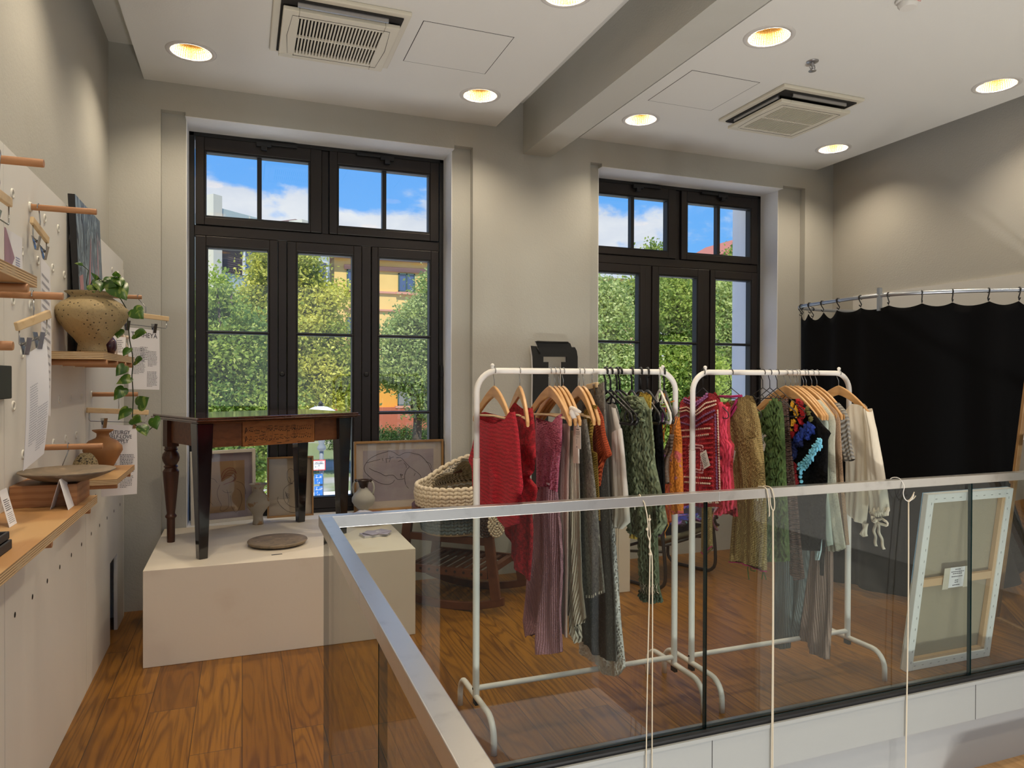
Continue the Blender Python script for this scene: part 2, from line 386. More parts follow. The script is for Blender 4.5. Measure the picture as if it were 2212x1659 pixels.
# void beside the walkway: fascia, wall below it, lower landing
fa = MB(); fa.box((0.22, 2.43, -0.2), (RX, 2.462, -0.012)); fa.box((0.22, 2.424, -0.028), (RX, 2.43, -0.012)); fa.box((0.24, -4.4, -0.2), (0.27, 2.43, -0.012))
struct('trim_3', fa, mat('fascia_white', (0.38, 0.39, 0.372), 0.45))
sm = MB()
for sx in (1.80, 3.33): sm.box((sx, 2.4288, -0.2), (sx+0.0025, 2.43, -0.028))
struct('trim_4', sm, dark_gap)
wv = MB(); wv.box((0.0, 2.52, -3.1), (RX, 2.65, -0.2)); wv.box((0.13, -4.4, -3.1), (0.22, 2.52, -0.2)); struct('wall_void', wv, mat('void_wall', (0.42, 0.425, 0.41), 0.8))
lf = MB(); lf.box((0.2, -4.4, -3.2), (RX, 2.6, -3.1)); struct('floor_below', lf, mat('pale_stone', (0.42, 0.40, 0.37), 0.6))
lo_ = MB(); lo_.box((3.2, 2.2, -0.56), (RX, 2.52, -0.505)); struct('floor_lower', lo_, mat('pale_oak', (0.55, 0.33, 0.14), 0.4, layers=[((0.42, 0.24, 0.09), 'noise', 30, 0.4, 0.7, {'stretch': (1, 0.08, 1)})]))

# ------------------------------------------------------------------ windows
frame_brown = mat('frame_brown', (0.013, 0.0085, 0.007), 0.42, bump=('noise', 60, 0.0003, {'stretch': (1, 1, 0.1)}))
frame_black = mat('frame_black', (0.008, 0.008, 0.009), 0.5)
pane_glass = glass_mat('pane_glass', (0.97, 0.985, 0.98))
metal_grey = mat('metal_grey', (0.45, 0.45, 0.46), 0.35, 1.0)
FY = 5.235
def window(num, x_off, kind_label):
    e = bpy.data.objects.new('window_%d' % num, None); COL.objects.link(e); e.location = (x_off, FY, 0.5); e['kind'] = 'structure'; WLOC[e.name] = Vector(e.location)
    x0, x1 = W1[0]+x_off, W1[1]+x_off
    X = lambda v: v + x_off
    z0, z1 = 0.487, TOPZ
    f = MB()
    f.box((x0, FY-0.005, z0), (x0+0.035, FY+0.09, z1)); f.box((x1-0.035, FY-0.005, z0), (x1, FY+0.09, z1)); f.box((x0, FY-0.005, z1-0.03), (x1, FY+0.09, z1))
    obj('outer_frame', f, frame_black, e, bevel=0.003)
    fr = MB()
    fr.box((x0+0.035, FY, 2.405), (x1-0.035, FY+0.085, 2.475))                   # transom
    fr.box((X(0.53), FY+0.012, 2.475), (X(0.58), FY+0.085, z1-0.03))             # mullion between the top lights
    fr.box((X(0.235), FY, z0), (X(0.293), FY+0.085, 2.405)); fr.box((X(0.812), FY, z0), (X(0.88), FY+0.085, 2.405))
    fr.box((x0+0.035, FY, z0), (x1-0.035, FY+0.085, z0+0.03))
    obj('mullion_frame', fr, frame_brown, e, bevel=0.004)
    def sash(a, b, c, d, ga, gb, gc, gd, bars_v=(), bars_h=()):
        s = MB(); y0, y1 = FY-0.012, FY+0.07
        s.box((a, y0, c), (ga, y1, d)); s.box((gb, y0, c), (b, y1, d)); s.box((ga, y0, c), (gb, y1, gc)); s.box((ga, y0, gd), (gb, y1, d))
        so = obj('sash', s, frame_brown, e, bevel=0.004)
        bd = MB(); q = 0.012
        for lo, hi in (((ga, y0+0.004, gc), (ga+q, y1-0.012, gd)), ((gb-q, y0+0.004, gc), (gb, y1-0.012, gd)), ((ga+q, y0+0.004, gc), (gb-q, y1-0.012, gc+q)), ((ga+q, y0+0.004, gd-q), (gb-q, y1-0.012, gd))): bd.box(lo, hi)
        obj('glazing_bead', bd, frame_black, so, bevel=0.003)
        mu = MB()
        for v in bars_v: mu.box((v-0.015, FY+0.005, gc), (v+0.015, FY+0.06, gd))
        for h in bars_h: mu.box((ga, FY+0.005, h-0.011), (gb, FY+0.06, h+0.011)); mu.tube([(ga, FY-0.002, h), (gb, FY-0.002, h)], 0.009, 8)
        obj('muntin', mu, frame_black, so, bevel=0.003)
        gl = MB(); gl.box((ga, FY+0.030, gc), (gb, FY+0.036, gd)); obj('glass_pane', gl, pane_glass, so)
        return so
    sash(X(-0.293), X(0.528), 2.478, 3.066, X(-0.238), X(0.452), 2.53, 2.978, bars_v=[X(0.112)])
    sash(X(0.582), X(1.384), 2.478, 3.066, X(0.637), X(1.318), 2.53, 2.978, bars_v=[X(0.977)])
    for a, b, ga, gb in ((-0.293, 0.232, -0.228, 0.178), (0.296, 0.809, 0.355, 0.753), (0.883, 1.384, 0.928, 1.325)):
        sash(X(a), X(b), 0.520, 2.402, X(ga), X(gb), 0.59, 2.335, bars_h=[1.757, 1.193])
    for cx, w in ((0.14, -1), (0.99, 1)):                                          # top openers
        h = MB(); h.box((X(cx)-0.05, FY-0.045, 3.035), (X(cx)+0.05, FY-0.012, 3.066)); h.box((X(cx)-0.02, FY-0.05, 3.01), (X(cx)+0.02, FY-0.012, 3.04))
        h.box((X(cx)+0.0 if w < 0 else X(cx)-0.22, FY-0.04, 3.05), (X(cx)+0.22 if w < 0 else X(cx), FY-0.012, 3.072)); obj('opener', h, frame_black, e, bevel=0.003)
    for cx in (0.262, 0.846):
        k = MB(); k.lathe([(0.018, 0), (0.018, 0.006), (0.012, 0.010), (0.006, 0.010)], 16, M=Matrix.Rotation(R(90), 4, 'X'), c=(X(cx), FY, 1.475)); obj('lock', k, frame_black, e, smooth=True)
    for cx in (x0+0.022, x1-0.022):
        r_ = MB(); r_.box((cx-0.009, FY-0.03, 0.6), (cx+0.009, FY-0.005, 1.55)); r_.box((cx-0.011, FY-0.035, 1.46), (cx+0.011, FY-0.005, 1.50)); obj('opener_rod', r_, frame_black, e, bevel=0.002)
    return e
window(1, 0.0, '')
window(2, 2.947, '')
# ================================================================== OUTSIDE
gd = MB(); gd.box((-90, 5.7, -2.2), (120, 130, -2.0)); struct('street_ground', gd, mat('street', (0.34, 0.33, 0.31), 0.9, layers=[((0.17, 0.21, 0.09), 'noise', 0.25, 0.45, 0.55)]))
yellow = mat('yellow_render', (0.80, 0.55, 0.19), 0.85, layers=[((0.70, 0.46, 0.15), 'noise', 0.6, 0.4, 0.8)])
orange = mat('orange_render', (0.78, 0.36, 0.06), 0.85)
brick_red = mat('red_trim', (0.45, 0.13, 0.07), 0.8)
teal_r = mat('teal_render', (0.44, 0.52, 0.50), 0.8, layers=[((0.36, 0.45, 0.44), 'noise', 0.5, 0.4, 0.8)])
cream_r = mat('cream_render', (0.62, 0.60, 0.50), 0.8)
brown_clad = mat('brown_cladding', (0.065, 0.042, 0.040), 0.7, bump=('wz', 3, 0.01))
pvc = mat('white_plastic_frame', (0.75, 0.78, 0.78), 0.4)
dark_green_f = mat('green_frame', (0.05, 0.10, 0.09), 0.5)
sky_glass = mat('reflecting_window_glass', (0.05, 0.10, 0.22), 0.05, spec=1.0)
curtain_in = mat('net_curtain', (0.25, 0.25, 0.24), 0.8)
slate = mat('slate_roof', (0.25, 0.22, 0.21), 0.8)
red_tile = mat('red_roof_tile', (0.42, 0.15, 0.10), 0.8)

# yellow block across the street, its face square to the window wall
yb = thing('yellow_building', 'two-storey yellow rendered building with red bands across the street', 'building', (8, 42, -2))
m_ = MB(); m_.box((4.95, 42, 1.4), (13.2, 52, 8.35)); obj('wall', m_, yellow, yb)
m_ = MB(); m_.box((4.95, 42, -2), (13.2, 52, 1.4)); obj('lower_wall', m_, orange, yb)
m_ = MB(); m_.box((4.7, 41.55, 8.35), (13.4, 52.2, 8.62)); m_.box((5.5, 41.9, 7.72), (13.3, 42, 8.0)); obj('cornice', m_, mat('pink_cornice', (0.60, 0.28, 0.19), 0.7), yb, bevel=0.03)
for z0, z1 in ((6.42, 6.54), (5.38, 5.48), (3.0, 3.12)):
    m_ = MB(); m_.box((5.5, 41.9, z0), (13.2, 42, z1)); obj('string_course', m_, mat('pink_cornice', (0.6, 0.28, 0.19)), yb)
m_ = MB(); m_.box((4.95, 41.85, -2.0), (13.2, 42, -0.28)); obj('plinth', m_, brick_red, yb)
for cx, cz, w, h in ((9.15, 7.10, 1.0, 1.10), (6.15, 7.05, 1.0, 1.3), (11.9, 7.10, 1.0, 1.1), (9.15, 4.2, 1.0, 1.2), (6.15, 4.3, 1.0, 1.3), (9.15, 0.50, 1.05, 1.4), (6.15, 0.5, 1.05, 1.4)):
    f_ = MB(); a = 0.07
    f_.box((cx-w/2, 41.9, cz-h/2), (cx-w/2+a, 42, cz+h/2)); f_.box((cx+w/2-a, 41.9, cz-h/2), (cx+w/2, 42, cz+h/2)); f_.box((cx-w/2, 41.9, cz+h/2-a), (cx+w/2, 42, cz+h/2)); f_.box((cx-w/2, 41.9, cz-h/2), (cx+w/2, 42, cz-h/2+a)); f_.box((cx-0.04, 41.9, cz-h/2), (cx+0.04, 42, cz+h/2))
    fo = obj('window', f_, dark_green_f, yb)
    p_ = MB(); p_.box((cx-w/2+a, 41.95, cz-h/2+a), (cx+w/2-a, 41.99, cz+h/2-a)); obj('pane', p_, sky_glass if cz > 2 else curtain_in, fo)
    s_ = MB(); s_.box((cx-w/2-0.15, 41.82, cz-h/2-0.14), (cx+w/2+0.15, 42, cz-h/2)); obj('sill', s_, mat('pink_cornice', (0.6, 0.28, 0.19)), fo)

# teal block, its face running away from the viewer
A = on_d(447, 500, 33.0); B = on_d(722, 500, 41.0); dirx = Vector((B.x-A.x, B.y-A.y, 0)); LEN = dirx.length; dirx.normalize(); nrm_ = Vector((dirx.y, -dirx.x, 0))
def T(u, z, off=0.0): return Vector((A.x, A.y, 0)) + dirx*u + nrm_*off + Vector((0, 0, z))
def tbox(mb, u0, u1, z0, z1, d0, d1):
    ps = [T(u, z, d) for z in (z0, z1) for u, d in ((u0, d0), (u1, d0), (u1, d1), (u0, d1))]
    mb.add(ps, [(0, 3, 2, 1), (4, 5, 6, 7), (0, 1, 5, 4), (1, 2, 6, 5), (2, 3, 7, 6), (3, 0, 4, 7)])
tb = thing('teal_building', 'grey-green panelled apartment block with brown window bands, beyond the trees', 'building', T(LEN/2, -2))
L_ = LEN
m_ = MB(); tbox(m_, -3.0, L_-0.4, -2, 8.9, -5, 0); obj('wall', m_, teal_r, tb)
m_ = MB(); tbox(m_, 0.55, L_-3.1, 8.3, 9.35, -0.3, 0.35); obj('parapet', m_, teal_r, tb)
for u in (0.0, L_-3.1): m_ = MB(); tbox(m_, u, u+0.5, -2, 9.9, -0.5, 0.42); obj('pilaster', m_, cream_r, tb)
for u in (2.2, 4.6): m_ = MB(); tbox(m_, u, u+0.06, 8.3, 9.3, 0.34, 0.38); obj('panel_joint', m_, cream_r, tb)
for zb in (6.45, 3.6, 0.7):
    m_ = MB(); tbox(m_, 0.55, L_-3.1, zb, zb+1.55, 0.0, 0.06); obj('cladding_band', m_, brown_clad, tb)
    for u0, u1 in ((2.05, 4.9), (6.3, 8.2)):
        f_ = MB(); a = 0.1
        tbox(f_, u0, u1, zb+1.45, zb+1.55, 0.06, 0.16); tbox(f_, u0, u1, zb, zb+0.1, 0.06, 0.16)
        for q in (u0, u0+(u1-u0)*0.36, u1-a): tbox(f_, q, q+a, zb+0.1, zb+1.45, 0.06, 0.16)
        fo = obj('window', f_, pvc, tb); p_ = MB(); tbox(p_, u0, u1, zb+0.1, zb+1.45, 0.07, 0.10); obj('pane', p_, sky_glass, fo)
m_ = MB(); tbox(m_, L_-4.6, L_-3.2, 9.2, 9.9, -3.5, -2.2); tbox(m_, L_-4.8, L_-3.0, 9.9, 10.0, -3.7, -2.0); obj('chimney', m_, mat('chimney_brick', (0.22, 0.14, 0.13), 0.9), tb)
m_ = MB()
for u in (L_-2.9, L_-2.5, L_-2.1): m_.tube([T(u, 8.9, -0.2), T(u, 9.75, -0.2)], 0.03, 6)
m_.tube([T(L_-2.9, 9.75, -0.2), T(L_-2.1, 9.75, -0.2)], 0.03, 6); obj('roof_railing', m_, metal_grey, tb)
m_ = MB(); tbox(m_, L_-1.0, L_+0.2, 8.7, 10.4, -3, -2); tbox(m_, L_-1.2, L_+0.4, 10.4, 10.5, -3.2, -1.8); obj('chimney', m_, mat('chimney_brick', (0.22, 0.14, 0.13), 0.9), tb)

# houses behind the trees, seen through the other window
hb = thing('red_roofed_house', 'far house with a red tiled gable above the treetops', 'building', (47, 58, -2))
m_ = MB(); m_.box((44, 58, -2), (52, 66, 13.6)); obj('wall', m_, cream_r, hb)
m_ = MB(); m_.add([(43.6, 57.6, 13.6), (52.4, 57.6, 13.6), (48, 57.6, 16.0), (43.6, 66.4, 13.6), (52.4, 66.4, 13.6), (48, 66.4, 16.0)], [(0, 1, 2), (3, 5, 4), (0, 2, 5, 3), (1, 4, 5, 2), (0, 3, 4, 1)]); obj('roof', m_, red_tile, hb)
hc = thing('peach_house', 'peach rendered house with a pale roof seen above the trees', 'building', (23, 44, -2))
m_ = MB(); m_.box((19.5, 44, -2), (27.0, 52, 8.4)); obj('wall', m_, mat('peach_render', (0.72, 0.44, 0.26), 0.85), hc)
m_ = MB(); m_.box((19.2, 43.6, 8.4), (27.3, 52.3, 8.75)); obj('roof', m_, mat('pale_roof', (0.55, 0.58, 0.62), 0.6), hc)

# trees and hedge
pv = MB(); pv.box((-40, 5.7, -2.0), (60, 22, -1.98)); struct('bounce_strip', pv, mat('pale_bounce', (0.80, 0.78, 0.74), 0.9))  # unseen pale strip added to bounce sunlight up to soffits and ceiling
bark = mat('bark', (0.10, 0.075, 0.055), 0.9, bump=('noise', 12, 0.02, {'stretch': (1, 1, 0.2)}))
def leaf_mat(name, c, c2, c3, t):
    return mat(name, c, 0.55, layers=[(c2, 'noise', 0.9, 0.42, 0.60), (c3, 'noise', 7, 0.52, 0.66)], trans=(t, 0.45), spec=0.3)
leafA = leaf_mat('leaf_lime', (0.13, 0.21, 0.03), (0.62, 0.60, 0.12), (0.85, 0.80, 0.24), (0.70, 0.70, 0.10))
leafB = leaf_mat('leaf_mid', (0.07, 0.15, 0.03), (0.33, 0.42, 0.08), (0.62, 0.64, 0.20), (0.46, 0.58, 0.10))
leafC = leaf_mat('leaf_soft', (0.15, 0.25, 0.07), (0.46, 0.55, 0.20), (0.70, 0.74, 0.36), (0.52, 0.60, 0.16))
def foliage(blobs, n, size, seed, fill=0.35):
    rnd = random.Random(seed); mb = MB(); tot = sum((b[3]*b[4]*b[5])**0.75 for b in blobs); vs = []; fs = []
    for (cx, cy, cz, rx, ry, rz) in blobs:
        nt = max(6, int(n*(rx*ry*rz)**0.75/tot)//24)
        for _ in range(nt):
            d = Vector((rnd.gauss(0, 1), rnd.gauss(0, 1), rnd.gauss(0, 1))).normalized(); rr = rnd.uniform(fill, 1.0)**0.6
            tc_ = (cx+d.x*rx*rr, cy+d.y*ry*rr, cz+d.z*rz*rr); ts = size*rnd.uniform(1.6, 3.0)
            for _ in range(24):
                p = Vector((tc_[0]+rnd.gauss(0, ts), tc_[1]+rnd.gauss(0, ts), tc_[2]+rnd.gauss(0, ts*0.7)))
                a = Vector((rnd.gauss(0, 1), rnd.gauss(0, 1), rnd.gauss(0, 0.7))).normalized(); b = a.cross(Vector((rnd.gauss(0, 1), rnd.gauss(0, 1), rnd.gauss(0.3, 0.6)))).normalized()
                s = size*rnd.uniform(0.6, 1.25); o = len(vs)
                vs += [p-a*s*0.6, p+b*s*0.40, p+a*s*0.75-Vector((0, 0, s*0.15)), p-b*s*0.40]; fs.append((o, o+1, o+2, o+3))
    mb.v = vs; mb.f = fs; mb.mi = [0]*len(fs)
    return mb
def tree(name, label, D, spots, n, size, m, seed, group='street trees outside'):
    """spots: leaf masses as sight line x, y and half sizes at distance D"""
    bl = []
    rnd = random.Random(seed+100)
    for (px, py, rx, ry) in spots:
        c = on_d(px, py, D); k = D/FPX; bl.append((c.x, c.y+rnd.uniform(-0.3, 0.3), c.z, rx*k, max(rx, ry)*k*0.8, ry*k))
    x = sum(b[0] for b in bl)/len(bl); y = sum(b[1] for b in bl)/len(bl); top = max(b[2] for b in bl); th = min(b[2] for b in bl)
    t = thing(name, label, 'tree', (x, y, -2), group)
    tr = MB(); tr.tube([(x, y, -2), (x+0.1, y, th*0.5), (x-0.05, y+0.1, th), (x, y, (th+top)/2), (x, y, top)], [0.20, 0.17, 0.14, 0.08, 0.02], 8)
    for b in bl[:6]: tr.tube([(x, y, th), ((x+b[0])/2, (y+b[1])/2, (th+b[2])/2+0.2), (b[0], b[1], b[2])], [0.08, 0.05, 0.02], 6)
    obj('trunk', tr, bark, t, smooth=True); obj('crown', foliage(bl, n, size, seed), m, t); return t
tree('street_tree', 'lush tree close outside, filling the first window sash from its top bar downward', 15.0,
     [(462, 690, 55, 70), (530, 740, 60, 60), (470, 800, 60, 60), (550, 830, 60, 55), (500, 870, 70, 50), (470, 625, 26, 30), (430, 760, 50, 80), (520, 940, 80, 50), (580, 900, 50, 60), (450, 950, 60, 60), (560, 1000, 50, 60), (470, 1030, 70, 50)], 40000, 0.075, leafB, 3)
tree('street_tree', 'tall lime-flowered tree standing before the teal apartment block', 25.0,
     [(575, 600, 32, 48), (545, 660, 45, 40), (640, 590, 48, 45), (665, 650, 55, 50), (620, 690, 60, 45), (725, 640, 34, 22), (690, 720, 55, 40), (640, 770, 65, 50), (700, 800, 48, 45), (590, 740, 50, 55), (670, 850, 55, 26), (740, 790, 30, 50), (735, 850, 26, 40), (655, 560, 28, 22), (565, 555, 20, 26)], 42000, 0.11, leafA, 5)
tree('street_tree', 'full round tree half hiding the yellow building', 28.0,
     [(935, 640, 28, 55), (905, 680, 40, 36), (880, 720, 46, 34), (850, 740, 34, 26), (910, 760, 50, 40), (860, 790, 46, 36), (920, 820, 36, 40), (840, 815, 30, 22), (925, 880, 26, 34), (960, 700, 40, 80), (900, 830, 30, 22)], 34000, 0.11, leafC, 7)
tree('street_tree', 'broad tree beyond the first sash of the second window', 17.0,
     [(1325, 660, 50, 50), (1290, 720, 60, 60), (1350, 700, 40, 40), (1320, 790, 70, 60), (1300, 860, 80, 60), (1370, 850, 50, 70), (1300, 950, 90, 70), (1270, 640, 40, 40)], 30000, 0.075, leafC, 11)
tree('street_tree', 'dense tree beyond the middle sash of the second window', 19.5,
     [(1450, 640, 45, 45), (1440, 710, 60, 55), (1500, 690, 45, 60), (1450, 790, 70, 60), (1430, 870, 70, 60), (1510, 800, 40, 70), (1500, 900, 60, 60), (1440, 960, 90, 60), (1470, 620, 40, 30)], 34000, 0.085, leafB, 13)
tree('street_tree', 'tall tree beyond the far sash of the second window', 24.0,
     [(1560, 640, 40, 45), (1590, 680, 50, 60), (1560, 740, 50, 55), (1600, 790, 50, 60), (1570, 860, 60, 60), (1640, 720, 50, 80), (1580, 950, 80, 60), (1530, 680, 30, 50), (1630, 860, 50, 80)], 30000, 0.10, leafC, 17)
tree('street_tree', 'far dark tree rising above the others behind the second window', 33.0,
     [(1425, 560, 26, 30), (1480, 610, 50, 40), (1540, 620, 50, 36), (1600, 590, 40, 30), (1610, 545, 14, 16), (1400, 640, 50, 40), (1340, 640, 40, 26)], 22000, 0.14, leafB, 19)
hd = foliage([(x*0.75+4.4, 35.0, -1.55, 0.7, 0.55, 0.55) for x in range(11)], 16000, 0.08, 23, 0.3)
tag(obj('hedge', hd, leaf_mat('leaf_hedge', (0.05, 0.11, 0.03), (0.09, 0.16, 0.04), (0.16, 0.22, 0.06), (0.1, 0.2, 0.04))), 'low clipped dark green hedge along the street in front of the yellow building', 'hedge')

# lamp post with a white shade and its signs
lp = thing('street_lamp', 'old street lamp with a shallow white shade, just outside the first window', 'street lamp', (1.215, 12, -2))
m_ = MB(); m_.tube([(1.215, 12, -2), (1.215, 12, 0.92)], 0.035, 10)
m_.lathe([(0.035, 0.0), (0.07, 0.03), (0.07, 0.07), (0.04, 0.12), (0.06, 0.18), (0.03, 0.24)], 14, c=(1.215, 12, 0.25)); obj('post', m_, mat('lamp_grey', (0.22, 0.24, 0.25), 0.5), lp, smooth=True)
m_ = MB(); m_.lathe([(0.235, 0.90), (0.23, 0.915), (0.13, 0.965), (0.05, 0.985)], 28, c=(1.2, 12, 0.0)); obj('lamp_shade', m_, mat('shade_white', (0.8, 0.82, 0.85), 0.4), lp, smooth=True)
m_ = MB(); m_.lathe([(0.045, 0.985), (0.03, 1.01), (0.045, 1.03), (0.012, 1.06), (0.004, 1.08)], 14, c=(1.2, 12, 0.0)); obj('finial', m_, frame_black, lp, smooth=True)
TX = frame_matrix((1, 0, 0), (0, 0, 1))
def sign(label, cx, cz, w, h, mbord, mface, lines, mtext):
    s_ = thing('street_sign', label, 'sign', (cx, 11.95, cz), 'signs on the lamp post')
    a = MB(); a.box((cx-w/2, 11.94, cz-h/2), (cx+w/2, 11.955, cz+h/2)); obj('plate', a, mbord, s_, bevel=0.004)
    b = MB(); q = 0.014 if mbord is not mface else 0.0; b.box((cx-w/2+q, 11.937, cz-h/2+q), (cx+w/2-q, 11.94, cz+h/2-q)); obj('face', b, mface, s_)
    for txt, dx, dz, size in lines: hand_text('lettering', txt, size, (cx+dx, 11.936, cz+dz), TX, mtext, s_, 'CENTER')
    for k in ((cz+0.02),): l = MB(); l.box((cx-w*0.36, 11.936, k), (cx+w*0.36, 11.937, k+0.006)); obj('rule', l, mtext, s_)
red_s, white_s, blue_s, ink = mat('sign_red', (0.75, 0.05, 0.04), 0.4), mat('sign_white', (0.85, 0.85, 0.83), 0.4), mat('sign_blue', (0.04, 0.20, 0.60), 0.4), mat('ink', (0.03, 0.03, 0.035), 0.7)
c = on_y(689, 1005, 11.94); sign('white street sign with a red border reading H150', c.x, c.z, 0.21, 0.17, red_s, white_s, [('H150', 0.0, 0.028, 0.05), ('3,1', -0.045, -0.035, 0.04), ('T', 0.0, -0.03, 0.05), ('1,', 0.0, -0.07, 0.035)], ink)
c = on_y(688, 1035, 11.94); sign('upper of two small blue street signs under the red-bordered one', c.x, c.z, 0.13, 0.16, blue_s, blue_s, [('Z', -0.03, 0.03, 0.05), ('80', 0.035, 0.03, 0.035), ('-T', -0.02, -0.035, 0.04), ('1,8', 0.0, -0.07, 0.035)], white_s)
c = on_y(688, 1061, 11.94); sign('lower of two small blue street signs under the red-bordered one', c.x, c.z, 0.13, 0.16, blue_s, blue_s, [('Z', -0.03, 0.03, 0.05), ('150', 0.035, 0.03, 0.035), ('-,T', -0.03, -0.035, 0.04), ('2,0', 0.0, -0.07, 0.035)], white_s)
# ================================================================== CEILING FITTINGS
ring_w = mat('ring_white', (0.62, 0.60, 0.57), 0.45)
refl = mat('lamp_reflector', (0.30, 0.185, 0.055), 0.35, 0.3, bump=('wz', 60, 0.001))
lampm = mat('lamp_disc', (1, 0.8, 0.5), 0.5, emit=((1.0, 0.72, 0.36), 6.0))
def downlight(x, y):
    t = thing('downlight', '', 'ceiling light', (x, y, CZ))
    rg = MB(); rg.lathe([(0.106, 0.0), (0.104, -0.004), (0.125, -0.006), (0.134, -0.003), (0.135, 0.0)], 40, c=(x, y, CZ), cap=False); obj('trim_ring', rg, ring_w, t, smooth=True)
    P = []
    n = 96
    for k, (r_, z) in enumerate(((0.105, -0.002), (0.100, 0.03), (0.088, 0.06), (0.062, 0.085))):
        P.append([Vector((x+(r_+(0.0025 if j % 2 else 0.0))*math.cos(2*math.pi*j/n), y+(r_+(0.0025 if j % 2 else 0.0))*math.sin(2*math.pi*j/n), CZ+z)) for j in range(n)])
    rf = MB(); rf.grid(P, close_u=True); obj('reflector', rf, refl, t, smooth=False)
    dd = MB(); dd.lathe([(0.066, 0.0), (0.066, 0.012)], 24, c=(x, y, CZ+0.086)); obj('lamp', dd, lampm, t)
    l = bpy.data.lights.new('lamp_light', 'AREA'); l.shape = 'DISK'; l.size = 0.10; l.energy = LAMP_W; l.color = (1.0, 0.84, 0.62); l.spread = R(150)
    lo = bpy.data.objects.new('lamp_light', l); COL.objects.link(lo); lo.location = (0, 0, 0.078); lo.parent = t
    return t
LAMP_W = 9.0; UP_W = 100.0
near_of = {(0, 0): 'round recessed downlight over the turned table, nearest the pegged wall', (1, 0): 'round recessed downlight between the first air unit and the beam, near the window wall',
           (1, 1): 'round recessed downlight cut by the photo edge, in the ceiling over the balustrade corner', (2, 0): 'round recessed downlight between beam and second window, beside the second hatch',
           (3, 0): 'round recessed downlight close to the corner above the black curtain', (2, 1): 'large round recessed downlight next to the fire sprinkler', (3, 1): 'round recessed downlight near the side wall, farther from the windows than its neighbour'}
d0 = None
for i, lx in enumerate(LXS):
    for j, ly in enumerate(LYS):
        lab = near_of.get((i, j), 'round recessed downlight out of view over the near end of the shop')
        if d0 is None: d0 = downlight(lx, ly); d0['label'] = lab; d0['group'] = 'recessed downlights'
        else:
            clone(d0, (lx, ly, CZ), None, lab, 'recessed downlights')

# unseen fill lights added on the floor below to brighten ceiling and clothes
for i, (ux, uy) in enumerate(((0.65, -1.9), (1.3, -1.9), (2.0, -1.9))):
    t = thing('fill_uplight', 'round fill light added on the floor below the void, out of view', 'lamp', (ux, uy, -3.1), 'added fill lights in the void')
    m_ = MB(); m_.lathe([(0.0, 0.0), (0.30, 0.0), (0.32, 0.10), (0.29, 0.10), (0.27, 0.05), (0.0, 0.05)], 28, c=(ux, uy, -3.1), cap=False); obj('housing', m_, mat('fill_housing', (0.3, 0.3, 0.3), 0.5), t)
    l = bpy.data.lights.new('lamp_light', 'AREA'); l.shape = 'DISK'; l.size = 0.54; l.energy = UP_W; l.color = (1.0, 0.97, 0.92)
    lo = bpy.data.objects.new('lamp_light', l); COL.objects.link(lo); lo.location = (0, 0, 0.09); lo.rotation_euler = (math.pi, 0, 0); lo.parent = t
cream_pl = mat('cream_plastic', (0.66, 0.62, 0.51), 0.45)
def air_unit(x0, y0, label, drop):
    w = 0.66; t = thing('air_conditioner', label, 'air conditioner', (x0, y0, CZ), 'ceiling air units')
    b = MB(); b.box((x0, y0, CZ-0.022), (x0+w, y0+w, CZ)); obj('cassette_frame', b, cream_pl, t, bevel=0.006)
    d = MB(); d.box((x0+0.035, y0+0.035, CZ-0.03), (x0+w-0.035, y0+w-0.035, CZ-0.022)); obj('air_slot', d, dark_gap, t)
    q = 0.075; zt = CZ-0.03-drop; z1 = zt-0.022
    a, c_ = x0+q, y0+q; e, f = x0+w-q*0.6, y0+w-q*0.6
    a -= 0.03; c_ -= 0.0
    sx0, sx1, sy0, sy1 = a+0.075, e-0.075, c_+0.07, f-0.07
    pl = MB(); pl.box((a, c_, z1), (sx0, f, zt)); pl.box((sx1, c_, z1), (e, f, zt)); pl.box((sx0, c_, z1), (sx1, sy0, zt)); pl.box((sx0, sy1, z1), (sx1, f, zt)); obj('grille_panel', pl, cream_pl, t, bevel=0.004)
    bk = MB(); bk.box((sx0, sy0, zt-0.002), (sx1, sy1, zt)); obj('filter', bk, dark_gap, t)
    g_ = MB(); n = 25; p = (sx1-sx0)/n
    for k in range(n+1): g_.box((sx0+k*p-p*0.24, sy0, z1), (sx0+k*p+p*0.24, sy1, z1+0.012))
    g_.box((sx0, (sy0+sy1)/2-0.006, z1-0.001), (sx1, (sy0+sy1)/2+0.006, z1+0.010)); obj('grille_slats', g_, cream_pl, t)
    ol = MB(); r_ = [(sx0-0.03, sy0-0.025), (sx1+0.03, sy0-0.025), (sx1+0.045, (sy0+sy1)/2), (sx1+0.03, sy1+0.025), (sx0-0.03, sy1+0.025), (sx0-0.045, (sy0+sy1)/2)]
    ol.tube([(u, v, z1) for u, v in r_], 0.0016, 5, closed=True); obj('panel_seam', ol, dark_gap, t)
    bd = MB(); bd.lathe([(0.03, 0), (0.028, -0.002), (0.001, -0.002)], 20, c=(a+0.04, f-0.035, z1), sx=1.3, sy=0.75); obj('maker_badge', bd, mat('badge', (0.6, 0.57, 0.47), 0.4), t)
    fl_ = MB(); fl_.box((x0+0.11, y0+0.046, CZ-0.052), (x0+w-0.11, y0+0.058, CZ-0.03)); fl_.box((x0+0.046, y0+0.11, CZ-0.052), (x0+0.058, y0+w-0.11, CZ-0.03)); obj('louvre', fl_, metal_grey, t)
    return t
air_unit(0.142, 3.555, 'cream ceiling air unit nearer the pegged wall, with clear dark vertical slots', 0.012)
air_unit(3.16, 3.57, 'cream ceiling air unit with its grille panel lowered, towards the black curtain', 0.03)
sp = thing('sprinkler', 'small metal fire sprinkler head hanging from the ceiling', 'sprinkler', (3.097, 3.272, CZ))
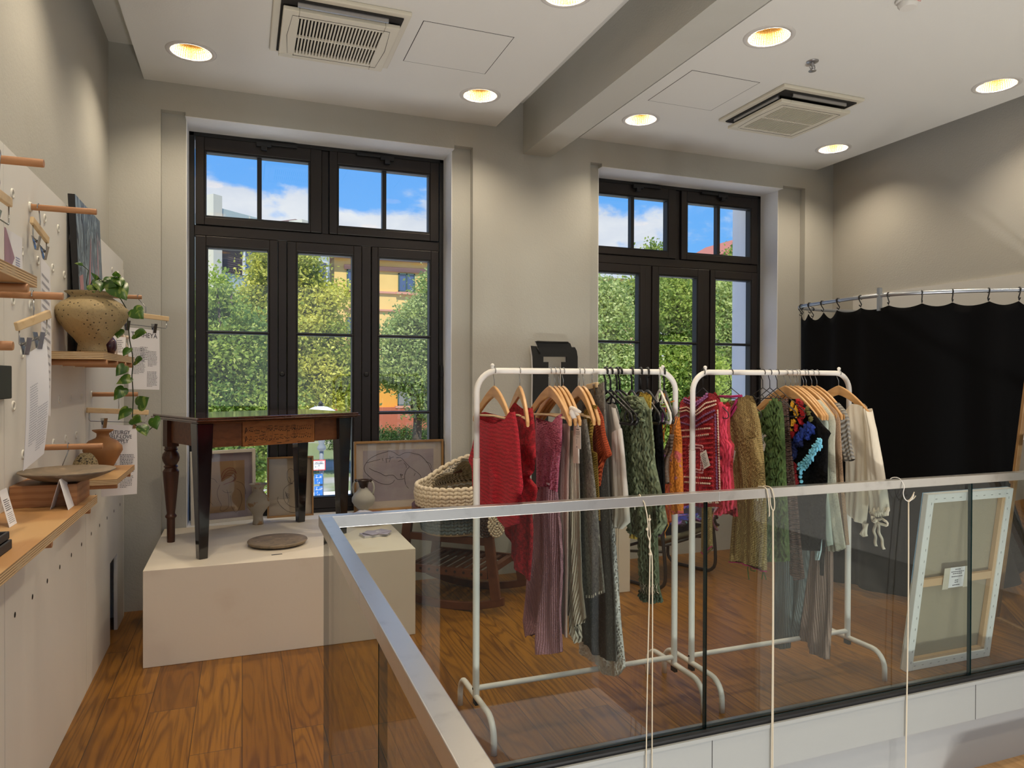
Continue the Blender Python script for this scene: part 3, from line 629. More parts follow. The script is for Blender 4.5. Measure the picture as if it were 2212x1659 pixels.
m_ = MB(); m_.lathe([(0.035, 0.0), (0.033, -0.005), (0.012, -0.007)], 20, c=(3.097, 3.272, CZ)); obj('escutcheon', m_, metal_grey, sp, smooth=True)
m_ = MB(); m_.lathe([(0.010, -0.005), (0.012, -0.02), (0.006, -0.03), (0.005, -0.05), (0.022, -0.054), (0.022, -0.056)], 14, c=(3.097, 3.272, CZ)); m_.tube([(3.082, 3.272, CZ-0.02), (3.078, 3.272, CZ-0.035), (3.09, 3.272, CZ-0.052)], 0.003, 6); m_.tube([(3.112, 3.272, CZ-0.02), (3.116, 3.272, CZ-0.035), (3.104, 3.272, CZ-0.052)], 0.003, 6); obj('nozzle', m_, metal_grey, sp, smooth=True)
m_ = MB(); m_.tube([(3.097, 3.272, CZ-0.028), (3.097, 3.272, CZ-0.05)], 0.004, 8); obj('heat_bulb', m_, mat('red_liquid', (0.6, 0.04, 0.03), 0.2), sp)
sd = thing('smoke_detector', 'round white smoke detector with red lettering at the top photo edge', 'smoke detector', (3.02, 2.57, CZ))
m_ = MB(); m_.lathe([(0.055, 0.0), (0.055, -0.012), (0.046, -0.018), (0.046, -0.032), (0.036, -0.045), (0.0, -0.046)], 32, c=(3.02, 2.57, CZ), cap=False); obj('body', m_, mat('detector_white', (0.72, 0.70, 0.66), 0.5), sd, smooth=True, auto=40)
hand_text('lettering', 'AUTRO', 0.016, (2.995, 2.524, CZ-0.030), frame_matrix((1, 0, 0), (0, 0, 1)), mat('sign_red', (0.75, 0.05, 0.04)), sd)
for k, (dx, dy) in enumerate(((0, 0), (0.05, 0.02), (0.03, -0.03))):
    pass
# ================================================================== LONG WALL: PEGS, SHELVES AND WHAT THEY CARRY
beech = mat('beech_dowel', (0.47, 0.235, 0.105), 0.5, layers=[((0.38, 0.17, 0.07), 'noise', 60, 0.45, 0.75, {'stretch': (0.1, 1, 1)})])
pale_wood = mat('pale_hanger_wood', (0.72, 0.53, 0.30), 0.5, layers=[((0.62, 0.42, 0.21), 'noise', 50, 0.5, 0.8, {'stretch': (0.15, 1, 1)})])
chrome = mat('chrome_wire', (0.42, 0.43, 0.44), 0.25, 1.0)
bush_w = mat('hole_bush', (0.82, 0.80, 0.72), 0.5)
def ply_top(name): return mat(name, (0.55, 0.33, 0.14), 0.5, layers=[((0.44, 0.23, 0.085), 'rings', 2.2, 0.35, 0.7, {'dist': 6.0, 'stretch': (1.2, 0.25, 1), 'detail': 3.0}), ((0.40, 0.19, 0.06), 'noise', 40, 0.62, 0.8, {'stretch': (1, 0.06, 1)})])
ply_face = ply_top('ply_face')
ply_edge = mat('ply_edge', (0.66, 0.47, 0.26), 0.6, layers=[((0.22, 0.12, 0.05), 'wz', 52, 0.55, 0.8), ((0.50, 0.36, 0.22), 'noise', 35, 0.5, 0.7, {'stretch': (0.4, 0.4, 1)})])
paper = mat('paper', (0.82, 0.81, 0.83), 0.8)
print_ink = mat('print_ink', (0.10, 0.10, 0.12), 0.8)
grey_ink = mat('grey_ink', (0.42, 0.42, 0.46), 0.8)
PEGX = -0.475

ring_px = [(26,418),(96,472),(125,494),(151,514),(113,579),(138,594),(46,543),(81,563),(27,649),(65,659),(242,583),(255,592),(47,764),(28,877),(128,863),(152,858),(175,855),(115,957),(141,948),(164,940),(49,982)]
root1 = bpy.data.objects['trim_1']
rb = MB(); rb.lathe([(0.009, -0.002), (0.010, 0.004), (0.0155, 0.004), (0.0165, 0.0)], 18, M=Matrix.Rotation(R(90), 4, 'Y'), cap=False)
ringo = obj('hole_bush', rb, bush_w, root1, smooth=True)
hb2 = MB(); hb2.lathe([(0.0092, 0.0006), (0.0, 0.0006)], 18, M=Matrix.Rotation(R(90), 4, 'Y'), cap=False); holeo = obj('peg_hole', hb2, dark_gap, root1)
first = True
for p in ring_px:
    w = on_x(*p, LX)
    for src in (ringo, holeo):
        o = src if first else src.copy()
        if not first: COL.objects.link(o)
        o.location = w
    first = False
for p in ((223,1057),(206,1071),(259,1090),(246,1104),(231,1119),(215,1135),(197,1153),(176,1176),(154,1199),(129,1225),(238,1046),(70,1289),(32,1328),(102,1255)):
    o = holeo.copy(); COL.objects.link(o); o.location = on_x(*p, LX)

def dowel_mesh():
    m = MB(); m.lathe([(0.0, -0.005), (0.0105, 0.0), (0.0105, 0.195), (0.0095, 0.198), (0.0, 0.198)], 16, M=Matrix.Rotation(R(90), 4, 'Y'), cap=False)
    return m
dw = None
def dowel(y, z, label, L=1.0):
    global dw
    if dw is None:
        t = thing('wall_dowel', label, 'wooden peg', (LX, y, z), 'beech dowels in the pegged wall')
        obj('peg', dowel_mesh(), beech, t, smooth=True, auto=40)
        b = MB(); b.lathe([(0.0105, 0.0), (0.0115, 0.006), (0.016, 0.006), (0.0175, 0.0)], 18, M=Matrix.Rotation(R(90), 4, 'Y'), cap=False); obj('bush', b, bush_w, t, smooth=True)
        for ch in t.children:   # both were modelled round the origin
            for v in ch.data.vertices: v.co += Vector(t.location)
        dw = t; return t
    return clone(dw, (LX, y, z), None, label)
pB = on_x(64, 447, LX); pF = on_x(197, 852, LX); pG = on_x(84, 967, LX); pA = on_x(92, 353, PEGX); pC = on_x(134, 640, PEGX); pD = on_x(315, 650, PEGX); pE = on_x(25, 747, PEGX)
pD.y = 4.02
dowel(pA.y, pA.z, 'highest beech dowel in the pegged wall, carrying nothing in view')
dowel(pB.y, pB.z, 'beech dowel crossing the blue painting, with a short clip hanger')
dowel(pC.y, pC.z, 'beech dowel beside the big speckled pot, carrying the hanger of a long blank sheet')
dowel(pD.y, pD.z, 'beech dowel behind the big pot, carrying the text sheet hanger by the trailing plant')
dowel(pE.y, pE.z, 'bare beech dowel ending just above the dark framed box')
dowel(pF.y, pF.z, 'beech dowel over the sheet hanger behind the brown vase')
dowel(pG.y, pG.z, 'lowest beech dowel, just over the wide stoneware dish')

def shelf(name, x1, y0, y1, zt, th, label, group, brackets):
    t = thing(name, label, 'shelf', (LX, y0, zt), group)
    b = MB(); b.box((LX, y0, zt-th), (x1, y1, zt-0.0015)); obj('board_edge', b, ply_edge, t)
    b = MB(); b.box((LX, y0, zt-0.0015), (x1, y1, zt)); b.box((LX, y0, zt-th-0.001), (x1, y1, zt-th)); obj('board_face', b, ply_face, t)
    return t
ZU = on_x(224, 760, PEGX).z; YU = on_x(224, 760, PEGX).y
ZL = 1.045
YL0, YL1 = 3.20, 3.70; YB0, YB1 = 1.05, 2.79
shelf('plywood_shelf', PEGX, YU, YU+0.80, ZU, 0.026, 'plywood shelf carrying the big speckled pot', 'plywood shelves', 4)
shelf('plywood_shelf', PEGX+0.01, YL0, YL1, ZL, 0.022, 'short plywood shelf under the brown vase', 'plywood shelves', 3)
shelf('plywood_shelf', PEGX+0.01, YB0, YB1, ZL, 0.026, 'long plywood shelf with the dish on a wooden block', 'plywood shelves', 5)
pu = on_x(80, 598, PEGX); shelf('plywood_shelf', PEGX, 1.0, pu.y, pu.z, 0.026, 'highest plywood shelf, with a white card standing on it', 'plywood shelves', 3)
for yy in (YU+0.06, YU+0.30, YU+0.52, YU+0.72): dowel(yy, ZU-0.026-0.0125, 'one of four beech dowels under the shelf of the big pot')
for yy in (YL0+0.06, YL1-0.08): dowel(yy, ZL-0.022-0.0125, 'one of two beech dowels under the short shelf of the brown vase')
for yy in (YB1-0.08, 2.2, 1.7): dowel(yy, ZL-0.026-0.0125, 'one of three beech dowels under the long plywood shelf')
dowel(pu.y-0.09, pu.z-0.026-0.0125, 'beech dowel under the highest plywood shelf')

# --- speckled pots
speck = mat('speckled_clay', (0.40, 0.30, 0.15), 0.7, layers=[((0.30, 0.24, 0.14), 'noise', 4, 0.4, 0.7), ((0.05, 0.035, 0.02), 'voronoi', 60, 0.22, 0.14), ((0.09, 0.06, 0.03), 'voronoi', 130, 0.17, 0.10)], bump=('voronoi', 60, 0.0015))
brown_clay = mat('brown_clay', (0.36, 0.165, 0.055), 0.6, layers=[((0.22, 0.11, 0.05), 'noise', 6, 0.45, 0.75)], bump=('noise', 60, 0.0005))
stone_mat = mat('stoneware', (0.25, 0.19, 0.13), 0.65, layers=[((0.16, 0.13, 0.095), 'noise', 9, 0.4, 0.7, {'dist': 1.5}), ((0.33, 0.25, 0.17), 'noise', 25, 0.55, 0.75)], bump=('noise', 40, 0.0012))
pebble = mat('pebbled_glaze', (0.20, 0.15, 0.08), 0.75, layers=[((0.42, 0.33, 0.17), 'voronoi', 95, 0.20, 0.45), ((0.05, 0.04, 0.025), 'voronoi', 95, 0.62, 0.75)], bump=('voronoi', 95, 0.006))
POTX = LX+0.115; POTY = YU+0.25
def px_scale(c): return (Vector(c)-CAM).dot(CD)/FPX
c0 = Vector((POTX, POTY, ZU)); k = px_scale(c0)
def lathe_thing(name, label, cat, c, prof, m, n=40, group=None):
    o = MB(); o.lathe(prof, n, c=c, cap=False); ob = obj(name, o, m, smooth=True); 
    me = ob.data
    for v in me.vertices: v.co -= Vector(c)
    ob.location = c; WLOC[ob.name] = Vector(c)
    return tag(ob, label, cat, group)
prof = [(0.0, 0.0), (30, 0), (29, 8), (27, 22), (34, 33), (52, 55), (66, 76), (73, 92), (72, 104), (60, 118), (46, 127), (40, 132), (46, 138), (53, 143), (50, 143), (37, 133), (30, 118), (0.0, 110)]
lathe_thing('speckled_pot', 'big speckled sand-coloured pot holding a trailing plant', 'pot', c0, [(r*k*0.98, z*k*0.92) for r, z in prof], speck)
POT_TOP = c0 + Vector((0, 0, 143*k*0.92))

# --- trailing plant
leafm = mat('pothos_leaf', (0.035, 0.10, 0.012), 0.32, layers=[((0.19, 0.26, 0.05), 'noise', 55, 0.52, 0.60, {'stretch': (1, 1, 0.30)})], spec=0.5, trans=((0.10, 0.24, 0.03), 0.18))
stemm = mat('pothos_stem', (0.02, 0.035, 0.012), 0.5)
pl = thing('trailing_plant', 'green trailing plant with heart-shaped leaves, hanging from the big pot', 'plant', POT_TOP)
vine_px = [(228, 625), (248, 632), (262, 648), (272, 665), (277, 700), (280, 735), (286, 765), (287, 790), (285, 812), (287, 840), (288, 860), (286, 900), (292, 917), (305, 928), (321, 930), (332, 920)]
vd = px_scale(c0)*FPX - 0.02
vpts = [on_d(x, y, vd+0.10*min(1, i/6)) for i, (x, y) in enumerate(vine_px)]
sm_ = MB(); sm_.tube(vpts, [0.0022]*len(vpts), 7); 
for p in ([(190, 627), (187, 612), (191, 584), (177, 572)], [(192, 625), (200, 605), (213, 600), (228, 612)], [(205, 626), (225, 605), (252, 605), (252, 598)], [(230, 625), (250, 618), (262, 608)]):
    sm_.tube([on_d(x, y, vd-0.03) for x, y in p], 0.0018, 6)
obj('stem', sm_, stemm, pl, smooth=True)
def heart(c, tip, face, size):
    """a heart-shaped leaf: c its stalk end, tip its point"""
    m_ = MB(); ax = (tip-c); L = ax.length; ax.normalize(); sd_ = ax.cross(face).normalized(); nn = sd_.cross(ax)
    prof = [(-0.08, 0.16), (-0.05, 0.32), (0.08, 0.43), (0.25, 0.47), (0.45, 0.41), (0.65, 0.28), (0.83, 0.13), (1.0, 0.0)]
    mid = [c+ax*L*max(t, 0.0)+nn*L*0.10*math.sin(math.pi*max(t, 0)) for t, w in prof]
    rows = []
    for sgn in (-1, 1):
        P = []
        for i, (t, w) in enumerate(prof):
            e = c+ax*L*t+sd_*sgn*w*L*size + nn*L*0.02
            P.append([mid[i], (mid[i]+e)/2+nn*L*0.055*(1-abs(t-0.5)), e])
        m_.grid(P)
    return m_
leaf_px = [((199,616),(204,634)),((214,606),(217,632)),((230,607),(252,620)),((246,612),(274,650)),((252,600),(262,620)),((238,600),(222,606)),((212,604),(196,588)),((178,571),(160,569)),((288,668),(311,690)),((258,712),(254,732)),((291,722),(318,719)),((279,752),(266,770)),((292,780),(309,776)),((270,790),(250,813)),((282,815),(251,830)),((268,838),(246,865)),((298,876),(323,858)),((278,882),(255,908)),((286,905),(307,912)),((306,920),(316,943)),((332,903),(340,929)),((252,597),(250,585))]
for i, (a, b) in enumerate(leaf_px):
    ca, cb = on_d(*a, vd+(0.06 if a[1] > 700 else -0.03)), on_d(*b, vd+(0.03 if a[1] > 700 else -0.06))
    obj('leaf', heart(ca, cb, Vector((0.35*math.sin(i*2.1), -0.9, 0.35)), 0.86 if i not in (7, 6) else 0.5), leafm, pl, smooth=True, weld=True)

# --- painting leaning behind the pot
ptx = -0.615
pc = thing('painted_canvas', 'dark blue painted canvas with pink streaks, leaning behind the big pot', 'painting', (ptx, 3.6, ZU))
q = [on_x(163, 419, ptx-0.022), on_x(214, 466, ptx-0.022), on_x(228, 613, ptx), None]
YN, YF = q[0].y-0.0, q[2].y; ZT = q[0].z
body = MB(); body.add([(ptx+0.0, YN, ZU), (ptx+0.0, YF, ZU), (ptx-0.025, YF, ZT), (ptx-0.025, YN, ZT), (ptx-0.02, YN-0.0, ZU), (ptx-0.02, YF, ZU), (ptx-0.05, YF, ZT), (ptx-0.05, YN, ZT)], [(0, 1, 2, 3), (4, 7, 6, 5), (0, 3, 7, 4), (1, 5, 6, 2), (3, 2, 6, 7), (0, 4, 5, 1)])
obj('stretched_canvas', body, mat('canvas_edge', (0.012, 0.012, 0.014), 0.6), pc)
pm = mat('abstract_painting', (0.10, 0.15, 0.20), 0.4, layers=[((0.28, 0.36, 0.42), 'noise', 5.0, 0.48, 0.60, {'dist': 3.0, 'stretch': (1, 2.6, 0.7)}), ((0.015, 0.02, 0.035), 'noise', 6.5, 0.57, 0.61, {'dist': 4.0, 'stretch': (1, 2.6, 0.6)}), ((0.42, 0.20, 0.24), 'noise', 3.1, 0.63, 0.67, {'dist': 2.0, 'stretch': (1, 3.0, 0.5)})])
fc = MB(); e = 0.001
fc.add([(ptx+e, YN, ZU), (ptx+e, YF, ZU), (ptx-0.025+e, YF, ZT), (ptx-0.025+e, YN, ZT)], [(0, 1, 2, 3)])
obj('painted_face', fc, pm, pc)
st = MB()
for poly in ([(0.06, 0.30), (0.17, 0.33), (0.16, 0.52), (0.02, 0.49)], [(0.05, 0.06), (0.16, 0.02), (0.20, 0.22), (0.10, 0.26)], [(0.34, 0.40), (0.44, 0.42), (0.52, 0.78), (0.45, 0.64)], [(0.46, 0.14), (0.52, 0.10), (0.60, 0.46), (0.52, 0.50)]):
    st.add([(ptx-0.025*v+0.002, YN+(YF-YN)*u, ZU+(ZT-ZU)*v) for u, v in poly], [tuple(range(len(poly)))])
obj('pink_strokes', st, mat('paint_pink', (0.46, 0.20, 0.22), 0.4), pc)

# --- small things on the big pot's shelf
def tent_card(label, a, b, h, back, lines, group='folded white cards'):
    """folded card: the printed leaf runs from a to b on the surface, its fold h above, the other leaf falls towards `back`"""
    a, b, back = Vector(a), Vector(b), Vector(back); top_a = a + (back-a)*0.5*0 + Vector((0, 0, h)) + (back-a)*0.5; top_b = top_a + (b-a)
    t = thing('folded_card', label, 'card', a, group)
    m_ = MB(); n_ = (b-a).cross(top_a-a).normalized()*0.0008
    m_.add([a, b, top_b, top_a, a+n_, b+n_, top_b+n_, top_a+n_], [(0, 1, 2, 3), (4, 7, 6, 5), (0, 4, 5, 1), (0, 3, 7, 4), (1, 5, 6, 2), (2, 6, 7, 3)]); obj('printed_leaf', m_, paper, t)
    m_ = MB(); c2, d2 = back, back+(b-a); m_.add([top_a, top_b, d2, c2, top_a+n_, top_b+n_, d2+n_, c2+n_], [(0, 1, 2, 3), (4, 7, 6, 5), (0, 4, 5, 1), (0, 3, 7, 4), (1, 5, 6, 2), (2, 6, 7, 3)]); obj('back_leaf', m_, paper, t)
    ux = (b-a); uy = (top_a-a); off = n_*1.6 if n_.y < 0 else -n_*0.8
    pr = MB()
    for (u0, u1, v, th) in lines:
        for (s0) in (0,):
            p0 = a+ux*u0+uy*v+off; p1 = a+ux*u1+uy*v+off; pr.add([p0, p1, p1+uy*th, p0+uy*th], [(0, 1, 2, 3)])
    obj('print', pr, print_ink, t)
    return t
def lines_block(rows, v0, dv, th, u0=0.14, u1=0.86, seed=1):
    r_ = random.Random(seed); out = []
    for i in range(rows):
        u = u0; e_ = u0+(u1-u0)*r_.uniform(0.7, 1.0)
        while u < e_-0.03:
            w = r_.uniform(0.05, 0.16); out.append((u, min(u+w, e_), v0-i*dv, th)); u += w+0.025
    return out
d_ = vd+0.26
egg = MB(); pe = Vector((PEGX-0.045, YU+0.42, ZU)); egg.lathe([(0.0, 0.0), (0.018, 0.004), (0.028, 0.03), (0.026, 0.055), (0.014, 0.075), (0.0, 0.08)], 20, c=pe, cap=False, sx=1.0, sy=1.3)
tag(obj('glazed_ornament', egg, mat('aubergine_glaze', (0.06, 0.025, 0.04), 0.2), smooth=True), 'small dark glossy ornament beside the foot of the big pot', 'ornament')
tent_card('lilac folded card standing behind the big pot', (PEGX-0.075, YU+0.50, ZU), (PEGX-0.035, YU+0.50, ZU), 0.095, (PEGX-0.075, YU+0.56, ZU), [])
tent_card('small white printed card standing behind the lilac one on the pot shelf', (PEGX-0.055, YU+0.58, ZU), (PEGX-0.010, YU+0.58, ZU), 0.085, (PEGX-0.055, YU+0.63, ZU), lines_block(7, 0.8, 0.1, 0.035, seed=4))
hs = MB(); ph = Vector((PEGX-0.035, YU+0.70, ZU)); hs.lathe([(0.0, 0.0), (0.022, 0.002), (0.020, 0.02), (0.024, 0.045), (0.012, 0.07), (0.016, 0.085), (0.008, 0.10), (0.0, 0.102)], 18, c=ph, cap=False); hs.ball(ph+Vector((0.018, 0, 0.09)), (0.014, 0.008, 0.008), 6); hs.tube([ph+Vector((0, -0.01, 0.095)), ph+Vector((0, -0.012, 0.118))], [0.005, 0.002], 6); hs.tube([ph+Vector((0, 0.01, 0.095)), ph+Vector((0, 0.012, 0.118))], [0.005, 0.002], 6)
tag(obj('ceramic_figurine', hs, mat('cream_glaze', (0.60, 0.50, 0.40), 0.4), smooth=True), 'small cream ceramic figurine near the vine on the pot shelf', 'figurine')
jar = [(0.0, 0), (0.05, 0), (0.062, 0.03), (0.068, 0.09), (0.058, 0.15), (0.03, 0.19), (0.026, 0.205), (0.032, 0.215), (0.0, 0.21)]
lathe_thing('beige_vase', 'rough beige vase half hidden behind the big pot', 'vase', (LX+0.085, YU+0.66, ZU), jar, mat('rough_beige', (0.45, 0.35, 0.24), 0.8, bump=('noise', 40, 0.002)))

# --- hangers with clips and the sheets in them
def clip_hanger(label, hook, A_, B_, drop, clips, group='clip hangers on the pegs'):
    """bar from A_ to B_, hook top on the dowel, wire loop `drop` below with clips at the given fractions"""
    t = thing('clip_hanger', label, 'hanger', hook, group); A_, B_ = Vector(A_), Vector(B_); hook = Vector(hook); M_ = (A_+B_)/2
    m_ = MB(); m_.bar(A_, B_, 0.012, 0.024); obj('bar', m_, pale_wood, t, bevel=0.003)
    m_ = MB(); r_ = 0.0135; sx = Vector((0, 1, 0))
    pts = [hook + sx*(math.cos(a)*r_) + Vector((0, 0, math.sin(a)*r_)) for a in (R(200), R(150), R(90), R(40), R(0), R(-40))]
    pts += [M_+Vector((0, 0, 0.045)), M_+Vector((0, 0.006, 0.03)), M_+Vector((0, 0, 0.010))]; m_.tube(pts, 0.0018, 7); obj('hook', m_, chrome, t, smooth=True)
    d = (B_-A_); dn = d.normalized(); a, b = A_+dn*0.012, B_-dn*0.012; dz = Vector((0, 0, -drop))
    m_ = MB(); m_.tube([a+Vector((0, 0, -0.010)), a+dz+Vector((0, 0, 0.006)), a+dz+dn*0.006, b+dz-dn*0.006, b+dz+Vector((0, 0, 0.006)), b+Vector((0, 0, -0.010))], 0.0018, 7); obj('wire', m_, chrome, t, smooth=True)
    sd_ = dn.cross(Vector((0, 0, 1)))
    for f in clips:
        p = a+(b-a)*f+dz; m_ = MB()
        for s_ in (-1, 1): m_.bar(p+sd_*s_*0.012+Vector((0, 0, 0.016)), p+sd_*s_*0.002+Vector((0, 0, -0.03)), 0.018, 0.002, up=sd_)
        m_.tube([p-dn*0.009, p+dn*0.009], 0.0045, 8); obj('clip', m_, chrome, t)
    return t
def sheet(label, P0, P1, h, curl=0.01, sway=0.0, body=None, group=None):
    """a sheet hung from the edge P0-P1"""
    P0, P1 = Vector(P0), Vector(P1); t = thing('hanging_sheet', label, 'paper sheet', P0, group); u = (P1-P0); n_ = u.cross(Vector((0, 0, 1))).normalized()
    if n_.y > 0: n_ = -n_
    def S(a, b, o=0.0): return P0+u*a-Vector((0, 0, h*b))+n_*(curl*math.sin(b*3.0)*(0.4+0.6*a)+sway*b+o)
    m_ = MB(); nv = 14
    F = [[S(i/6, j/nv, 0.0004) for i in range(7)] for j in range(nv+1)]; Bk = [[S(i/6, j/nv, -0.0004) for i in range(7)] for j in range(nv+1)]
    m_.grid(F); m_.grid(Bk); obj('sheet', m_, paper, t, smooth=True)
    if body:
        pr = MB()
        for (u0, u1, v, th) in body: pr.add([S(u0, v, 0.0011), S(u1, v, 0.0011), S(u1, v+th, 0.0011), S(u0, v+th, 0.0011)], [(0, 1, 2, 3)])
        obj('print', pr, print_ink if 'faint' not in label else grey_ink, t)
    return t, S
def para(u0, u1, v0, rows, dv, th, seed):
    r_ = random.Random(seed); out = []
    for i in range(rows):
        u = u0; e_ = u0+(u1-u0)*(r_.uniform(0.86, 1.0) if i < rows-1 else 0.5)
        while u < e_:
            w = r_.uniform(0.02, 0.07); out.append((u, min(u+w, e_), v0+i*dv, th)); u += w+0.014
    return out
def title(t, S, rows, size, cx, v0, dv, u, m=None):
    n_ = Vector(u).cross(Vector((0, 0, 1))).normalized()
    for i, s_ in enumerate(rows): hand_text('lettering', s_, size, S(cx, v0+i*dv, 0.0015), frame_matrix(u, (0, 0, 1)), m or print_ink, t, 'CENTER')

# short hanger on the high dowel, seen end on, with a strip of paper
hk = Vector((-0.645, pB.y, pB.z))
A1 = Vector((-0.655, 2.70, pB.z-0.045)); B1 = Vector((-0.615, 2.99, pB.z-0.047))
A1 = on_x(68, 474, -0.648); B1 = on_x(103, 520, -0.632)
clip_hanger('clip hanger seen nearly end on, over a narrow strip of paper', hk, A1, B1, 0.05, (0.25, 0.85))
Sd = (B1-A1)
t_, S_ = sheet('narrow paper strip with faint handwriting hung flat on the pegged wall', A1+Sd*0.45+Vector((0.004, 0, -0.09)), A1+Sd*1.05+Vector((0.004, 0, -0.09)), 0.52, 0.004, 0, para(0.1, 0.9, 0.1, 16, 0.05, 0.018, 3), 'sheets clipped to the wall')
# long blank sheet
hk = Vector((-0.545, pC.y, pC.z)); A2, B2 = on_y(35, 706, pC.y-0.10), on_y(107, 678, pC.y+0.02)
clip_hanger('clip hanger tilted above the long blank sheet, beside the big pot', hk, A2, B2, 0.055, (0.22, 0.70))
q0 = A2+(B2-A2)*0.28+Vector((0, 0, -0.085)); q1 = A2+(B2-A2)*0.90+Vector((0, 0, -0.075))
t_, S_ = sheet('long white sheet with faint print clipped below a tilted hanger', q0, q1, 0.315, 0.012, -0.01, para(0.15, 0.5, 0.30, 24, 0.022, 0.007, 5)+para(0.5, 0.95, 0.52, 18, 0.022, 0.007, 6), 'sheets clipped to the wall')
# text sheet behind the plant
A3, B3 = on_y(262, 676, 3.86), on_y(364, 689, 4.06)
hk = Vector((on_y(298, 645, pD.y).x, pD.y, pD.z))
clip_hanger('clip hanger over the text sheet behind the trailing vine', hk, A3, B3, 0.05, (0.08, 0.70))
u3 = (B3-A3); q0 = A3+u3*0.14+Vector((0, 0, -0.065)); q1 = A3+u3*0.79+Vector((0, 0, -0.065))
bd = para(0.36, 0.62, 0.30, 9, 0.028, 0.009, 7)+para(0.60, 0.92, 0.36, 12, 0.022, 0.007, 8)+para(0.10, 0.52, 0.32, 20, 0.022, 0.007, 9)+para(0.58, 0.92, 0.70, 12, 0.022, 0.007, 10)
t_, S_ = sheet('white text sheet headed TKAHEYA, half behind the trailing vine', q0, q1, 0.30, 0.004, 0, bd, 'sheets clipped to the wall')
title(t_, S_, ['TKAHEYA'], 0.034, 0.50, 0.14, 0.1, u3)
# text sheet behind the brown vase
A4, B4 = on_y(187, 886, 3.72), on_y(320, 891, 3.95)
hk = Vector((on_y(257, 855, pF.y).x, pF.y, pF.z))
clip_hanger('clip hanger over the sheet headed LITURGY, behind the brown vase', hk, A4, B4, 0.05, (0.25, 0.77))
u4 = (B4-A4); q0 = A4+u4*0.22+Vector((0, 0, -0.065)); q1 = A4+u4*0.80+Vector((0, 0, -0.065))
bd = para(0.50, 0.92, 0.42, 13, 0.022, 0.010, 11)+para(0.50, 0.9, 0.73, 8, 0.022, 0.007, 12)+para(0.05, 0.42, 0.36, 22, 0.022, 0.007, 13)+para(0.38, 0.68, 0.265, 2, 0.02, 0.005, 14)
t_, S_ = sheet('white text sheet headed LITURGY SELF-LOVE SUPPLY, behind the brown vase', q0, q1, 0.335, 0.004, 0, bd, 'sheets clipped to the wall')
title(t_, S_, ['LITURGY', 'SELF-LOVE', 'SUPPLY'], 0.026, 0.52, 0.13, 0.062, u4)
# hanger at the photo's edge and the one behind the dish
e0, e1 = on_x(-30, 400, -0.56), on_x(22, 438, -0.56)
clip_hanger('clip hanger at the photo edge under the highest dowel', Vector((-0.56, (e0.y+e1.y)/2, e1.z+0.10)), e0, e1, 0.06, (0.3,))
hk = Vector((-0.58, pG.y, pG.z)); A6 = Vector((-0.640, pG.y-0.02, pG.z-0.12)); B6 = Vector((-0.56, pG.y+0.03, pG.z-0.105))
clip_hanger('clip hanger dropping behind the wide stoneware dish', hk, A6, B6, 0.03, (0.5,))

# --- short shelf
cb = Vector((LX+0.10, 3.55, ZL)); k = px_scale(cb)
lathe_thing('brown_vase', 'round brown clay vase with a narrow neck and flat rim', 'vase', cb, [(r*k, z*k*0.98) for r, z in [(0, 0), (17, 0), (19, 4), (30, 26), (38, 42), (37, 52), (27, 64), (14, 70), (12, 74), (12, 80), (19, 85), (21, 87), (20, 88), (10, 84), (0, 78)]], brown_clay)
cb = Vector((LX+0.068, 3.36, ZL)); k = px_scale(cb)
lathe_thing('pebbled_vase', 'small egg-shaped pebbled vase in front of the brown vase', 'vase', cb, [(r*k, z*k) for r, z in [(0, 0), (17, 0), (24, 8), (25.5, 18), (22, 32), (15, 43), (10, 48), (8, 48), (8, 44), (0, 42)]], pebble, 36)
bt = MB(); p = on_z(227, 1013, ZL); bt.lathe([(0.0, 0.0), (0.016, 0.0), (0.016, 0.004), (0.0, 0.004)], 18, M=frame_matrix((0.9, 0.4, 0), (0.1, 0, 1)), c=p+Vector((0, 0, 0.017))); tag(obj('round_tag', bt, paper), 'tiny round white tag leaning on the foot of the brown vase', 'tag')
pa = on_z(205, 1027, ZL); pb = on_z(213, 1024, ZL); tent_card('tiny white folded card in front of the pebbled vase', pa, pa+Vector((0.03, 0.012, 0)), 0.022, pa+Vector((-0.01, 0.03, 0)), [])

# --- long shelf: block, dish, cards, tray
blk_m = mat('block_wood', (0.42, 0.20, 0.075), 0.5, layers=[((0.34, 0.145, 0.05), 'wz', 16, 0.4, 0.8, {'dist': 1.5}), ((0.27, 0.12, 0.045), 'noise', 22, 0.5, 0.8, {'stretch': (0.08, 0.5, 1)})])
BX1, BY0, BY1, BZ = PEGX-0.012, 2.585, 2.785, ZL+0.068
b_ = MB(); b_.box((LX+0.002, BY0, ZL), (BX1, BY1, BZ)); ob = obj('wooden_block', b_, blk_m, bevel=0.002); tag(ob, 'thick wooden block under the stoneware dish', 'block')
dc = Vector((LX+0.142, 2.665, BZ)); k = 1.0
lathe_thing('stoneware_dish', 'wide shallow grey-brown dish on the wooden block', 'dish', dc, [(0, 0), (0.05, 0), (0.085, 0.010), (0.122, 0.025), (0.137, 0.034), (0.136, 0.037), (0.10, 0.026), (0.045, 0.019), (0, 0.018)], stone_mat, 56)
l_ = MB(); p = on_z(178, 1029, BZ); l_.box((p.x-0.012, p.y-0.012, BZ), (p.x+0.012, p.y+0.012, BZ+0.002)); tag(obj('black_label', l_, frame_black), 'small black label on the corner of the wooden block', 'label')
a_ = on_z(147, 1102, ZL); b_ = a_ + (on_z(160, 1092, ZL)-a_)*1.0
tent_card('white folded card with print in front of the wooden block', a_, b_, 0.092, on_z(108, 1101, ZL), lines_block(6, 0.72, 0.055, 0.022, seed=7)+lines_block(6, 0.36, 0.05, 0.012, seed=8))
a_ = on_z(20, 1140, ZL); b_ = on_z(36, 1130, ZL)
